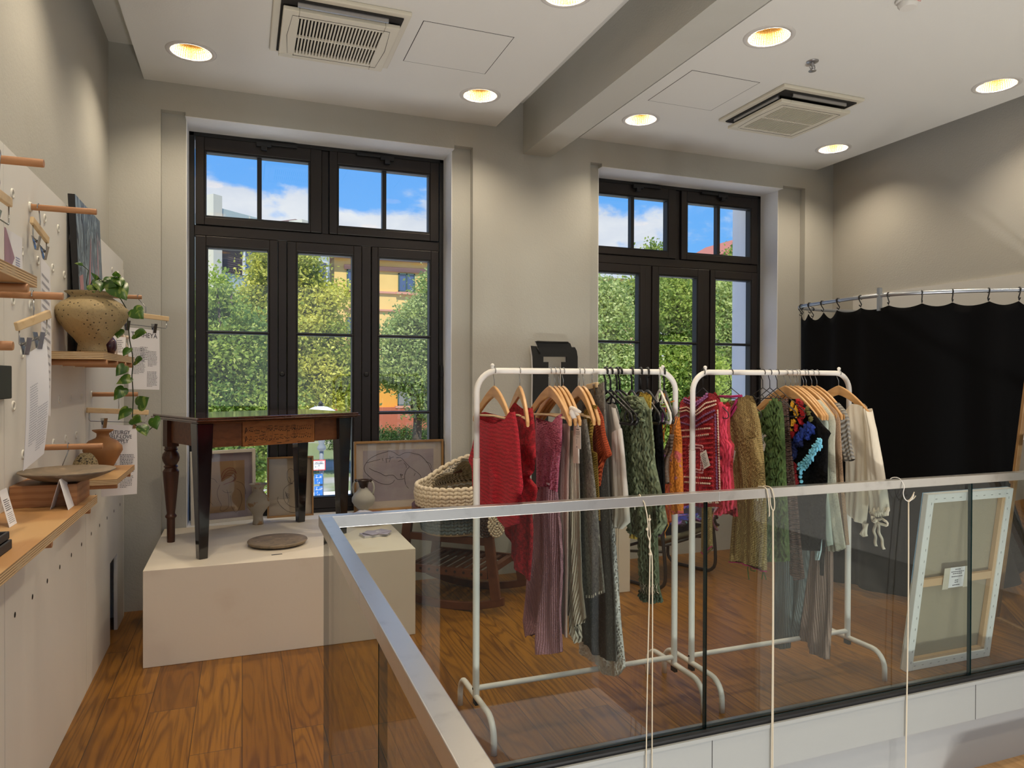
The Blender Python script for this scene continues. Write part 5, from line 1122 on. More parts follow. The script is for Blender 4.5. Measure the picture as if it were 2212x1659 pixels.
for i in range(9):
    a = i/8*math.pi*0.46; row = []
    for j in range(17):
        t = R(10)+R(160)*j/16
        rr = math.cos(a); row.append(K((RU-0.012)*math.cos(t)*(0.25+0.75*rr), (RV-0.01)*math.sin(t)*rr, 0.72+0.20*math.sin(a)*1.0*(0.4+0.6*math.sin(t))))
    P.append(row)
hd_.grid(P); o = obj('hood', hd_, mat('cream_knit', (0.66, 0.57, 0.43), 0.85, bump=('wz', 26, 0.012), bump2=('wd', 18, 0.008)), bs, smooth=True); so = o.modifiers.new('thick', 'SOLIDIFY'); so.thickness = 0.02; so.offset = -1
bf = MB(); bf.lathe([(0.0, 0.0), (1.0, 0.0), (1.0, 0.012), (0.0, 0.012)], 48, M=Matrix.Translation(K(0, 0, 0.472)) @ Matrix((KA, KB, Vector((0, 0, 1)))).transposed().to_4x4() @ Matrix.Diagonal((0.228, 0.340, 1, 1)), cap=False); obj('base_board', bf, mat('plywood_base', (0.6, 0.48, 0.30), 0.6), bs, bevel=0.003)
lb = MB(); lb.bar(K(-0.20, 0.19, 0.785), K(-0.12, 0.255, 0.80), 0.016, 0.012, up=KB); obj('leather_tab', lb, mat('leather', (0.15, 0.06, 0.03), 0.5), bs, bevel=0.002)
# a crocheted pouch hung on the cradle
pg = thing('crocheted_pouch', 'round cream crocheted pouch hanging on the cradle under the red knit', 'pouch', on_y(1073, 1115, 4.04))
def disc_stitches(c, ax, ay, r, rings, th, m, name):
    mb = MB(); nn = ax.cross(ay)
    for k_ in range(1, rings+1):
        rr = r*k_/rings; N = max(6, int(2*math.pi*rr/(th*2.3)))
        for j in range(N):
            t = 2*math.pi*(j+0.5*(k_ % 2))/N; t2 = t+2*math.pi/N*0.8
            mb.tube([c+ax*rr*math.cos(q)*1.0+ay*rr*math.sin(q)*1.25+nn*o for q, o in ((t, 0.0), ((t+t2)/2, -0.006), (t2, 0.0))], [th*0.6, th, th*0.6], 6)
    return obj(name, mb, m, pg, smooth=True)
cp = on_y(1074, 1132, 4.04); ax, ay = Vector((0.95, 0.30, 0)).normalized(), Vector((0, 0, 1))
disc_stitches(cp, ax, ay, 0.062, 5, 0.0085, cream_y, 'cream_face')
disc_stitches(cp+Vector((-0.045, 0.06, -0.005)), ax, ay, 0.066, 5, 0.0085, brown_y, 'brown_back')
lp_ = MB(); lp_.tube([cp+Vector((-0.02, 0.02, 0.07)), cp+Vector((-0.02, 0.05, 0.13)), cp+Vector((-0.025, 0.10, 0.17)), cp+Vector((-0.03, 0.13, 0.12))], 0.005, 7); obj('hanging_loop', lp_, cream_y, pg, smooth=True)
# ================================================================== CLOTHES RAILS
rack_w = mat('rail_white', (0.80, 0.77, 0.72), 0.35)
def rail(name_label, x0, x1, y, zb=1.481):
    t = thing('clothes_rail', name_label, 'clothes rail', (x0, y, 0), 'white clothes rails')
    r = 0.0125
    for x in (x0, x1):
        s = 1 if x == x0 else -1
        p = MB(); p.tube([(x, y, 0.135), (x, y, 1.12)], 0.0145, 14); obj('upright', p, rack_w, t, smooth=True, auto=40)
    tp = MB(); pts = [(x0, y, 1.10)] + [(x0+0.09*(1-math.cos(a)), y, zb-0.09+0.09*math.sin(a)) for a in (math.pi/2*i/8 for i in range(9))] + [(x1-0.09*(1-math.cos(a)), y, zb-0.09+0.09*math.sin(a)) for a in (math.pi/2*(8-i)/8 for i in range(9))] + [(x1, y, 1.10)]
    tp.tube(pts, r, 14); obj('top_bar', tp, rack_w, t, smooth=True)
    st = MB()
    for x, s in ((x0, 1), (x1, -1)): st.tube([(x+s*0.068, y, zb+0.004), (x+s*0.068, y, zb+0.022)], 0.007, 8); st.ball((x+s*0.068, y, zb+0.022), 0.009, 5)
    obj('stop_knob', st, rack_w, t, smooth=True)
    cb_ = MB(); cb_.tube([(x0, y, 0.166), (x1, y, 0.166)], 0.0115, 12); obj('cross_bar', cb_, rack_w, t, smooth=True, auto=40)
    for x in (x0, x1):
        f = MB(); h = 0.1325; pts = [(x, y-0.226, 0.0), (x, y-0.226, 0.055)] + [(x, y-0.226+0.075*(1-math.cos(a)), 0.055+(h-0.055)*math.sin(a)) for a in (math.pi/2*i/6 for i in range(1, 7))]
        pts += [(x, 2*y-q[1], q[2]) for q in reversed(pts)]
        f.tube(pts, 0.0125, 12); obj('foot', f, rack_w, t, smooth=True)
        b = MB(); b.tube([(x-0.0155, y, 0.166), (x+0.0155, y, 0.166)], 0.005, 8); b.box((x-0.008, y-0.016, 0.1), (x+0.008, y+0.016, 0.122)); obj('bolt', b, dark_gap, t)
    return t
YR1, YR2 = 2.805, 2.79; ZB = 1.481
rail('white tubular clothes rail nearer the cradle, with the red knits at its end', 0.906, 1.866, YR1)
rail('white tubular clothes rail nearer the black curtain, with the white blouse at its end', 1.950, 2.892, YR2)

# ------------------------------------------------------------------ hangers
honey = mat('hanger_beech', (0.60, 0.34, 0.135), 0.35, layers=[((0.50, 0.26, 0.09), 'noise', 40, 0.4, 0.75, {'stretch': (1, 0.15, 1)})])
blk_pl = mat('black_plastic', (0.008, 0.008, 0.009), 0.35); wht_pl = mat('white_plastic', (0.68, 0.66, 0.60), 0.4)
HN = {}
def hook_path(w=0.0, h=0.075, r=0.0165):
    return [(0, r*math.cos(a), r*math.sin(a)) for a in (R(215), R(180), R(140), R(100), R(60), R(20), R(-15))] + [(0, 0.010, -0.022), (0, 0.001, -0.038), (0, 0.0, -h)]
def hanger(kind, x, y, label, rz=0.0, dz=0.0):
    grp = {'wood': 'wooden hangers', 'black': 'black plastic hangers', 'thin': 'thin black hangers', 'white': 'white hangers'}[kind]
    if kind in HN: return clone(HN[kind], (x, y, ZB), rz, label, grp)
    t = thing('clothes_hanger', label, 'hanger', (0, 0, 0), grp)
    if kind == 'wood':
        h = MB(); h.tube(hook_path(0, 0.072), 0.0017, 7); obj('hook', h, chrome, t, smooth=True)
        b = MB(); N = 14
        for s in (-1, 1):
            P = []
            for i in range(N+1):
                f = i/N; yy = s*f*0.205; zc = -0.086-0.028*f-0.098*f**1.25+0.008*math.sin(f*math.pi); hw = 0.0185*(1-f)**0.7*0.6+0.0125; xo = -0.012*f*f; th = 0.007
                P.append([Vector((xo-th, yy, zc-hw)), Vector((xo+th, yy, zc-hw)), Vector((xo+th, yy, zc+hw)), Vector((xo-th, yy, zc+hw))])
            b.grid(P, close_u=True); b.add(P[-1], [(0, 1, 2, 3)])
        obj('body', b, honey, t, bevel=0.004, weld=True)
        c = MB(); c.tube([(-0.010, -0.175, -0.192), (-0.003, 0, -0.188), (-0.010, 0.175, -0.192)], 0.0052, 9); obj('trouser_bar', c, pale_wood, t, smooth=True)
    elif kind == 'thin':
        h = MB(); h.tube(hook_path(0, 0.075), 0.0019, 7); obj('hook', h, blk_pl, t, smooth=True)
        b = MB(); b.tube([(0, -0.195, -0.178), (0, -0.203, -0.196), (0, -0.190, -0.205), (0, 0.190, -0.205), (0, 0.203, -0.196), (0, 0.195, -0.178), (0, 0.0, -0.073)], 0.0022, 7, closed=True); obj('body', b, blk_pl, t, smooth=True)
        c = MB(); c.tube([(0, -0.06, -0.110), (0, -0.045, -0.124), (0, 0.045, -0.124), (0, 0.06, -0.110)], 0.002, 6); obj('notch_bar', c, blk_pl, t, smooth=True)
    else:
        m = blk_pl if kind == 'black' else wht_pl
        h = MB(); h.tube(hook_path(0, 0.085, 0.0192), 0.0042, 8); obj('hook', h, m, t, smooth=True)
        b = MB(); b.tube([(0, -0.200, -0.178), (0, -0.212, -0.205), (0, -0.196, -0.222), (0, 0.196, -0.222), (0, 0.212, -0.205), (0, 0.200, -0.178), (0, 0.03, -0.092), (0, 0, -0.083), (0, -0.03, -0.092)], 0.0055, 8, closed=True); obj('body', b, m, t, smooth=True)
        c = MB(); c.tube([(0, -0.05, -0.108), (0, -0.042, -0.140), (0, 0.042, -0.140), (0, 0.05, -0.108)], 0.004, 7)
        for s in (-1, 1): c.tube([(0, s*0.165, -0.17), (0, s*0.150, -0.190), (0, s*0.158, -0.208)], 0.004, 7)
        obj('notch_bar', c, m, t, smooth=True)
    HN[kind] = t; t.location = (x, y, ZB); t.rotation_euler = (0, 0, rz)
    return t
def bx(px, y): v = sight(px, 800); return v.x*y/v.y

# ------------------------------------------------------------------ garments
def resample(pl, n):
    pl = [Vector(p) for p in pl]; d = [0.0]
    for a, b in zip(pl, pl[1:]): d.append(d[-1]+(b-a).length)
    out = []; j = 0
    for i in range(n+1):
        s = d[-1]*i/n
        while j < len(pl)-2 and d[j+1] < s: j += 1
        t = (s-d[j])/max(d[j+1]-d[j], 1e-9); out.append(pl[j].lerp(pl[j+1], min(max(t, 0), 1)))
    return out
class Cloth:
    """a hanging piece of clothing: four outline curves on its own upright plane, a front and a back with the air between them"""
    def __init__(s, x, L, Rr, T, B, TB=None, th=0.014, fold=0.006, nf=3.0, seed=1, slant=0.0, yc=2.8, nu=30, nv=44, flare=0.6):
        s.n = Vector((1, -slant, 0)).normalized(); p0 = Vector((x, yc, 0))
        U = lambda pl: [on_plane(px, py, p0, s.n) for px, py in pl]
        s.nu, s.nv = nu, nv
        Lc, Rc, Tc, Bc = resample(U(L), nv), resample(U(Rr), nv), resample(U(T), nu), resample(U(B), nu)
        TBc = resample(U(TB), nu) if TB else Tc
        def coons(Tc):
            G = []
            for j in range(nv+1):
                v = j/nv; row = []
                for i in range(nu+1):
                    u = i/nu
                    c = Lc[j]*(1-u)+Rc[j]*u + Tc[i]*(1-v)+Bc[i]*v - (Tc[0]*(1-u)*(1-v)+Tc[nu]*u*(1-v)+Bc[0]*(1-u)*v+Bc[nu]*u*v)
                    row.append(c)
                G.append(row)
            return G
        rnd = random.Random(seed); ph = [rnd.uniform(0, 6.28) for _ in range(4)]
        def off(u, v, sgn):
            e = (1-(2*u-1)**2); e = max(e, 0)**0.5
            f = fold*(0.25+flare*v)*(math.sin(u*nf*6.283+ph[0]+1.2*v)+0.5*math.sin(u*nf*2.3*6.283+ph[1]-2.0*v))+fold*0.4*math.sin(v*7+u*5+ph[2])
            return (-th*e*sgn) + f*min(1.0, e*1.6)
        F = coons(Tc); Bk = coons(TBc)
        s.F = [[F[j][i]+s.n*off(i/nu, j/nv, 1) for i in range(nu+1)] for j in range(nv+1)]
        s.B = [[Bk[j][i]+s.n*off(i/nu, j/nv, -1) for i in range(nu+1)] for j in range(nv+1)]
    def P(s, u, v, o=0.0):
        a = min(max(u, 0), 1)*s.nu; b = min(max(v, 0), 1)*s.nv; i = min(int(a), s.nu-1); j = min(int(b), s.nv-1); fu, fv = a-i, b-j
        return s.F[j][i]*(1-fu)*(1-fv)+s.F[j][i+1]*fu*(1-fv)+s.F[j+1][i]*(1-fu)*fv+s.F[j+1][i+1]*fu*fv - s.n*o
    def mesh(s):
        m = MB(); m.grid(s.F); m.grid([list(reversed(r)) for r in s.B]); return m
def piece(name, c, m, parent, label=None):
    o = obj(name, c.mesh(), m, parent, smooth=True, weld=True)
    if label: o['label'] = label
    return o
def strands(name, c, us, v0, v1, r, m, parent, wig=0.006, o=0.004, seed=1, step=0.012, twist=70.0):
    """chunky yarn ropes lying on the cloth"""
    mb = MB(); rnd = random.Random(seed)
    for u in us:
        Lg = (c.P(u, v0)-c.P(u, v1)).length; n = max(6, int(Lg/step)); ph = rnd.uniform(0, 6); pts = []; rs = []
        for i in range(n+1):
            v = v0+(v1-v0)*i/n; p = c.P(u+0.010*math.sin(v*twist*0.5+ph), v, o+wig*0.5*math.sin(v*twist+ph)); p.y += wig*0.4*math.sin(v*twist*0.8+ph*2); pts.append(p); rs.append(r*(0.8+0.35*abs(math.sin(v*twist*0.9+ph))))
        mb.tube(pts, rs, 6)
    return obj(name, mb, m, parent, smooth=True)
def garment(label, x, cat='garment', name='garment', y=YR1, group=None): return thing(name, label, cat, (x, y, ZB-0.1), group)
def swing_tag(label, P, w, h, tilt, rows, group, x, string_to=None):
    """paper tag: P its upper hole, hung before the cloth"""
    t = thing('price_tag', label, 'price tag', P, group); ca_, sa_ = math.cos(tilt), math.sin(tilt)
    def Q(a, b, c=0.0): return P+Vector((-c, -(a*ca_-b*sa_), a*sa_+b*ca_))
    m = MB(); m.add([Q(-w/2, 0, c) for c in (0,)] + [Q(w/2, 0), Q(w/2, -h), Q(-w/2, -h)] + [Q(-w/2, 0, 0.0008), Q(w/2, 0, 0.0008), Q(w/2, -h, 0.0008), Q(-w/2, -h, 0.0008)], [(0, 3, 2, 1), (4, 5, 6, 7), (0, 1, 5, 4), (1, 2, 6, 5), (2, 3, 7, 6), (3, 0, 4, 7)]); obj('card', m, mat('tag_card', (0.72, 0.68, 0.62), 0.7), t)
    pr = MB()
    for (u0, u1, v, th) in rows: pr.add([Q(w*(u0-0.5), -h*v, 0.0014), Q(w*(u1-0.5), -h*v, 0.0014), Q(w*(u1-0.5), -h*(v+th), 0.0014), Q(w*(u0-0.5), -h*(v+th), 0.0014)], [(0, 1, 2, 3)])
    obj('print', pr, print_ink, t)
    if string_to is not None: s = MB(); s.tube([Q(0, -0.004, 0.001), Vector(string_to)], 0.0007, 5); obj('string', s, print_ink, t)
    return t
TAGROWS = [(0.12, 0.7, 0.10, 0.035)]+[(0.12, 0.88-0.1*(i % 2), 0.20+0.05*i, 0.015) for i in range(4)]+[(0.12+0.14*i, 0.19+0.14*i, 0.45, 0.03) for i in range(4)]+[(0.14, 0.30, 0.55+0.06*i, 0.02) for i in range(4)]+[(0.16, 0.36, 0.90, 0.04)]

red_k = mat('red_knit', (0.66, 0.012, 0.034), 0.75, layers=[((0.48, 0.006, 0.022), 'wz', 20, 0.35, 0.75, {'dist': 5.0, 'detail': 2.0}), ((0.62, 0.03, 0.045), 'noise', 90, 0.55, 0.75)], bump=('wz', 70, 0.003, {'dist': 6.0, 'detail': 3.0}), bump2=('noise', 150, 0.0025))
red_k2 = mat('red_knit_deep', (0.54, 0.012, 0.024), 0.8, layers=[((0.28, 0.006, 0.012), 'noise', 60, 0.4, 0.6), ((0.55, 0.05, 0.05), 'noise', 160, 0.6, 0.75)], bump=('wz', 80, 0.003, {'dist': 8.0}), bump2=('noise', 130, 0.003))
pink_k = mat('pink_boucle', (0.50, 0.12, 0.19), 0.85, layers=[((0.58, 0.24, 0.29), 'voronoi', 120, 0.40, 0.15, {'stretch': (1, 0.7, 1.3)}), ((0.24, 0.04, 0.085), 'noise', 60, 0.55, 0.7)], bump=('voronoi', 110, 0.006, {'stretch': (1, 0.7, 1.4)}))
mus_p = mat('pink_muslin', (0.52, 0.27, 0.30), 0.85, layers=[((0.43, 0.21, 0.25), 'wy', 34, 0.4, 0.8, {'dist': 1.5}), ((0.46, 0.23, 0.265), 'wz', 60, 0.5, 0.9, {'dist': 1.0})], bump=('wy', 34, 0.004, {'dist': 1.5}), bump2=('wz', 70, 0.0015, {'dist': 1.0}))
mus_d = mat('mauve_lining', (0.30, 0.16, 0.19), 0.85, bump=('wy', 34, 0.003))
blush = mat('blush_linen', (0.58, 0.42, 0.36), 0.85, bump=('wy', 40, 0.003, {'dist': 1.0}))
linen = mat('cream_linen', (0.62, 0.54, 0.42), 0.85, layers=[((0.50, 0.42, 0.32), 'wy', 30, 0.5, 0.85, {'dist': 1.0})], bump=('wy', 46, 0.004, {'dist': 1.5}))
greyk = mat('grey_melange', (0.16, 0.145, 0.12), 0.9, layers=[((0.27, 0.25, 0.21), 'noise', 140, 0.52, 0.62, {'stretch': (1, 1.6, 0.6)}), ((0.09, 0.082, 0.07), 'noise', 90, 0.56, 0.66)], bump=('noise', 150, 0.003))
greyd = mat('dark_grey_melange', (0.075, 0.070, 0.060), 0.9, layers=[((0.14, 0.13, 0.11), 'noise', 150, 0.55, 0.65, {'stretch': (1, 1.6, 0.6)})], bump=('noise', 150, 0.003))
must = mat('mustard_rib', (0.30, 0.185, 0.022), 0.85, layers=[((0.20, 0.115, 0.012), 'wd', 60, 0.4, 0.8)], bump=('wd', 60, 0.004))
rust = mat('orange_red_knit', (0.55, 0.085, 0.020), 0.85, layers=[((0.38, 0.05, 0.012), 'wd', 46, 0.5, 0.85)], bump=('wd', 46, 0.005), bump2=('noise', 120, 0.002))
whitec = mat('white_crepe', (0.78, 0.72, 0.65), 0.85, bump=('noise', 40, 0.003, {'stretch': (1, 1.5, 0.15)}), trans=((0.7, 0.65, 0.58), 0.15))
lace = mat('white_crochet_lace', (0.80, 0.77, 0.71), 0.9, bump=('voronoi', 75, 0.006), holes=('voronoi', 75, 0.26, 0.18))
sage = mat('sage_yarn', (0.125, 0.155, 0.085), 0.9, layers=[((0.22, 0.26, 0.16), 'noise', 70, 0.5, 0.7), ((0.07, 0.09, 0.05), 'noise', 25, 0.55, 0.7)], bump=('noise', 120, 0.003))
sage_net = mat('sage_net', (0.105, 0.135, 0.075), 0.9, bump=('voronoi', 60, 0.006), holes=('voronoi', 55, 0.20, 0.12, {'stretch': (1, 1.3, 0.5)}))
dgreen = mat('dark_green_yarn', (0.055, 0.095, 0.022), 0.9, layers=[((0.115, 0.18, 0.05), 'noise', 60, 0.5, 0.7), ((0.028, 0.05, 0.014), 'noise', 30, 0.55, 0.7)], bump=('noise', 120, 0.003))
orang = mat('orange_crochet', (0.62, 0.19, 0.018), 0.85, layers=[((0.58, 0.10, 0.10), 'noise', 16, 0.55, 0.62), ((0.48, 0.16, 0.22), 'noise', 30, 0.62, 0.70), ((0.70, 0.33, 0.03), 'noise', 14, 0.6, 0.7)], bump=('voronoi', 85, 0.006), holes=('voronoi', 85, 0.17, 0.10))
redlace = mat('red_orange_lace', (0.55, 0.10, 0.03), 0.85, bump=('voronoi', 70, 0.005), holes=('voronoi', 70, 0.22, 0.14))
yelcr = mat('yellow_crochet', (0.50, 0.34, 0.05), 0.9, layers=[((0.12, 0.11, 0.08), 'noise', 9, 0.55, 0.65)], bump=('voronoi', 90, 0.006), holes=('voronoi', 90, 0.14, 0.08))
blackk = mat('black_knit', (0.004, 0.004, 0.0045), 0.95, spec=0.15, bump=('voronoi', 60, 0.006))
choc = mat('brown_satin', (0.14, 0.085, 0.055), 0.5, bump=('wz', 20, 0.004, {'dist': 2.0}))
purp = mat('purple_cord', (0.10, 0.02, 0.09), 0.7)
olive = mat('olive_mesh', (0.33, 0.235, 0.085), 0.9, layers=[((0.20, 0.14, 0.05), 'wd', 60, 0.4, 0.8, {'dist': 3.0}), ((0.45, 0.35, 0.15), 'noise', 90, 0.58, 0.72)], bump=('voronoi', 100, 0.005, {'stretch': (1, 1, 0.7)}), holes=('voronoi', 105, 0.13, 0.07, {'stretch': (1, 1, 0.7)}))
magen = mat('magenta_yarn', (0.34, 0.015, 0.10), 0.9, bump=('noise', 140, 0.003))
browl = mat('brown_lace', (0.115, 0.06, 0.045), 0.9, layers=[((0.17, 0.10, 0.08), 'wz', 30, 0.5, 0.8, {'dist': 3.0})], bump=('wz', 30, 0.006, {'dist': 4.0}), holes=('rings', 14, 0.06, 0.0, {'dist': 2.5}))
mint = mat('mint_knit', (0.42, 0.49, 0.42), 0.9, bump=('noise', 120, 0.002))
pales = mat('pale_sage_knit', (0.50, 0.49, 0.39), 0.9, layers=[((0.42, 0.41, 0.32), 'noise', 90, 0.5, 0.7)], bump=('noise', 120, 0.003))
tank = mat('tan_knit', (0.42, 0.27, 0.165), 0.9, bump=('wd', 110, 0.002))
gribb = mat('grey_rib_knit', (0.36, 0.34, 0.295), 0.9, layers=[((0.22, 0.205, 0.18), 'wd', 26, 0.45, 0.85)], bump=('wd', 26, 0.008))
ivory = mat('ivory_cotton', (0.76, 0.69, 0.56), 0.85, bump=('noise', 14, 0.008, {'stretch': (1, 1.5, 0.4)}))
tealr = mat('teal_grey_rib', (0.17, 0.205, 0.20), 0.9, layers=[((0.11, 0.14, 0.14), 'wy', 44, 0.45, 0.8, {'dist': 0.6})], bump=('wy', 44, 0.005, {'dist': 0.6}))
taupe = mat('taupe_rib', (0.33, 0.225, 0.175), 0.9, layers=[((0.24, 0.155, 0.12), 'wy', 40, 0.45, 0.8, {'dist': 0.6})], bump=('wy', 40, 0.005, {'dist': 0.6}))

# ---- first rail
X = bx(1068, YR1); hanger('wood', X, YR1, 'wooden hanger carrying the bright red knit tunic at the cradle end of the rail', R(3))
t = garment('bright red wavy knit tunic, first on the rail beside the cradle', X-0.004, 'knit top', 'red_tunic')
c = Cloth(X-0.006, [(1031, 893), (1027, 925), (1020, 965), (1012, 992), (1020, 1010), (1020, 1045), (1023, 1075), (1029, 1092)], [(1113, 890), (1119, 925), (1124, 985), (1131, 1052), (1122, 1083), (1122, 1131)],
          [(1031, 893), (1040, 905), (1058, 912), (1080, 915), (1098, 908), (1106, 890), (1113, 890)], [(1029, 1092), (1055, 1089), (1081, 1088), (1083, 1123), (1093, 1136), (1105, 1139), (1122, 1131)], [(1031, 893), (1038, 890), (1055, 895), (1078, 900), (1096, 895), (1106, 888), (1113, 890)], th=0.022, fold=0.010, nf=1.6, seed=2)
piece('body', c, red_k, t)
X = bx(1123, YR1); hanger('wood', X, YR1, 'wooden hanger carrying the deeper red knit, second from the cradle end', R(-9))
t = garment('deeper red knit top with a drooping tail, second on the rail from the cradle end', X, 'knit top', 'red_jumper')
c = Cloth(X-0.006, [(1100, 885), (1097, 960), (1096, 1060), (1096, 1140)], [(1150, 882), (1156, 920), (1158, 985), (1155, 1018), (1141, 1033), (1160, 1055), (1156, 1082), (1146, 1108), (1149, 1150), (1148, 1195), (1143, 1256)],
          [(1100, 885), (1110, 893), (1120, 900), (1132, 900), (1141, 890), (1145, 880), (1150, 882)], [(1096, 1140), (1104, 1166), (1110, 1198), (1122, 1222), (1134, 1238), (1143, 1256)], [(1100, 885), (1106, 868), (1116, 882), (1128, 888), (1140, 882), (1145, 878), (1150, 882)], th=0.020, fold=0.012, nf=1.4, seed=5)
piece('body', c, red_k2, t)
X = bx(1188, YR1); hanger('wood', X, YR1, 'wooden hanger carrying the pink dress with a bouclé bodice', R(3))
t = garment('pink dress with a bouclé bodice and long muslin skirt on the cradle-side rail', X, 'dress', 'pink_dress')
c = Cloth(X-0.004, [(1157, 902), (1158, 960), (1160, 1056)], [(1214, 893), (1213, 960), (1207, 1010), (1203, 1063)], [(1157, 902), (1170, 915), (1184, 921), (1196, 917), (1206, 900), (1214, 893)], [(1160, 1056), (1175, 1050), (1190, 1054), (1203, 1063)], [(1157, 902), (1170, 908), (1186, 912), (1200, 906), (1208, 897), (1214, 893)], th=0.014, fold=0.004, seed=3)
piece('bodice', c, pink_k, t)
wl_ = MB(); p = c.P(0.72, 0.93, 0.003); wl_.box((p.x-0.001, p.y-0.014, p.z-0.004), (p.x, p.y+0.014, p.z+0.004)); o = obj('woven_label', wl_, paper, t); o['label'] = 'tiny white woven label'
c = Cloth(X+0.004, [(1160, 1050), (1151, 1140), (1141, 1240), (1129, 1340), (1134, 1372)], [(1202, 1052), (1207, 1130), (1211, 1230), (1208, 1320), (1210, 1408)], [(1160, 1050), (1202, 1052)], [(1134, 1372), (1148, 1376), (1160, 1366), (1168, 1370), (1174, 1398), (1178, 1410), (1194, 1413), (1210, 1408)], th=0.020, fold=0.016, nf=2.0, seed=8, flare=1.0)
piece('skirt', c, mus_p, t)
X2 = bx(1199, YR1); hanger('wood', X2, YR1, 'wooden hanger just behind the pink dress', R(-3))
t = garment('blush pink linen dress glimpsed behind the pink bouclé one', X2+0.004, 'dress', 'blush_dress')
c = Cloth(X2+0.010, [(1176, 915), (1170, 1100), (1160, 1340)], [(1232, 915), (1229, 1050), (1228, 1200), (1226, 1378)], [(1176, 915), (1232, 915)], [(1160, 1340), (1190, 1350), (1226, 1378)], th=0.008, fold=0.006, nf=3, seed=10); piece('body', c, blush, t)
X3 = bx(1208, YR1); hanger('wood', X3, YR1, 'third wooden hanger of the tight bunch behind the pink dress', R(-2))
t = garment('long cream pleated linen dress hanging between the blush and grey ones', X3+0.010, 'dress', 'linen_dress')
c = Cloth(X3+0.020, [(1200, 930), (1196, 1100), (1200, 1322)], [(1250, 930), (1251, 1020), (1252, 1150), (1258, 1260), (1267, 1334)], [(1200, 930), (1250, 930)], [(1200, 1322), (1228, 1326), (1246, 1392), (1252, 1350), (1267, 1334)], th=0.009, fold=0.010, nf=4, seed=11, flare=1.0); piece('body', c, linen, t)
X4 = bx(1217, YR1); hanger('wood', X4, YR1, 'wooden hanger wrapped by the knotted white scarf', R(-2))
sc = thing('knotted_scarf', 'white fabric knotted round the end of a wooden hanger, one end trailing', 'scarf', (X4, YR1-0.16, 1.29))
kx = X4-0.016
m_ = MB()
for i, (a, b, r_) in enumerate((((1229, 884), (1250, 898), 0.012), ((1227, 895), (1247, 905), 0.012), ((1232, 880), (1254, 890), 0.010), ((1240, 880), (1243, 908), 0.011))):
    p, q = on_x(*a, kx-0.006*i), on_x(*b, kx-0.006*i); mdl = (p+q)/2+Vector((-0.014, 0, 0.004)); m_.tube([p, p.lerp(mdl, 0.6), mdl, q.lerp(mdl, 0.6), q], [r_*0.5, r_, r_*1.15, r_, r_*0.5], 9)
obj('knot', m_, whitec, sc, smooth=True)
c = Cloth(kx-0.002, [(1240, 900), (1238, 950), (1238, 1000)], [(1250, 900), (1251, 950), (1252, 1001)], [(1240, 900), (1250, 900)], [(1238, 1000), (1252, 1001)], th=0.004, fold=0.002, nu=8, nv=14); piece('trailing_end', c, whitec, sc)
swing_tag('large white printed price tag below the knotted white scarf', on_x(1249, 922, kx-0.022), 0.047, 0.088, 0.03, TAGROWS, 'swing tags on the clothes', kx, on_x(1244, 905, kx-0.018))
X5 = bx(1251, YR1); hanger('wood', X5, YR1, 'wooden hanger of the grey knitted dress, showing before the mustard top', R(-5))
t = garment('mid grey melange knit dress ending above the floor, behind the white tag', X5-0.03, 'dress', 'grey_dress')
c = Cloth(X5-0.030, [(1250, 915), (1251, 1000), (1254, 1150), (1256, 1290)], [(1266, 905), (1274, 955), (1286, 1050), (1296, 1170), (1307, 1280)], [(1250, 915), (1258, 908), (1266, 905)], [(1256, 1290), (1270, 1291), (1286, 1291), (1296, 1284), (1307, 1280)], th=0.012, fold=0.004, nf=1.5, seed=12); piece('body', c, greyk, t)
hm = strands('hem', c, [0.08*i+0.04 for i in range(12)], 0.985, 1.0, 0.002, linen, t, 0.002, 0.001, 3)
X6 = bx(1261, YR1); hanger('wood', X6, YR1, 'wooden hanger of the mustard ribbed top', R(-5))
t = garment('mustard ribbed sleeveless top with a deep armhole', X5+0.004, 'knit top', 'mustard_top')
c = Cloth(X5+0.004, [(1262, 892), (1260, 960), (1262, 1075), (1264, 1125)], [(1290, 876), (1284, 900), (1279, 945), (1280, 975), (1289, 978), (1291, 1030), (1296, 1125)], [(1262, 892), (1272, 880), (1282, 874), (1290, 876)], [(1264, 1125), (1296, 1125)], th=0.010, fold=0.004, seed=13, slant=0.02); piece('body', c, must, t)
t = garment('orange-red knit top with a short pointed sleeve, behind the mustard top', X6+0.020, 'knit top', 'rust_top')
c = Cloth(X6+0.020, [(1270, 890), (1272, 960), (1276, 1050)], [(1291, 878), (1303, 900), (1309, 940), (1322, 983), (1308, 992), (1301, 1010), (1296, 1050)], [(1270, 890), (1280, 880), (1291, 878)], [(1276, 1050), (1296, 1050)], th=0.010, fold=0.004, seed=14); piece('body', c, rust, t)
X7 = bx(1269, YR1)+0.012
t = garment('long dark grey wool skirt clipped by its waistband to a wooden bar', X7+0.028, 'skirt', 'wool_skirt')
c = Cloth(X7+0.030, [(1240, 860), (1245, 1000), (1253, 1250), (1253, 1385)], [(1306, 826), (1312, 930), (1318, 1080), (1322, 1200), (1328, 1310), (1331, 1430)], [(1240, 860), (1272, 842), (1306, 826)], [(1253, 1385), (1275, 1392), (1285, 1415), (1305, 1418), (1331, 1430)], th=0.012, fold=0.010, nf=2.0, seed=15, flare=0.9); piece('body', c, greyd, t)
c2 = Cloth(X7+0.012, [(1274, 842), (1280, 880), (1288, 930)], [(1305, 825), (1307, 850), (1309, 930)], [(1274, 842), (1305, 825)], [(1288, 930), (1309, 930)], th=0.004, fold=0.001, nu=10, nv=12); piece('waistband', c2, greyk, t)
clip_hanger('wooden clip bar holding the dark grey skirt waistband', (X7+0.012, YR1, ZB+0.0), on_x(1268, 836, X7+0.010), on_x(1292, 831, X7+0.010), 0.012, (0.9,), 'clip hangers on the rails')
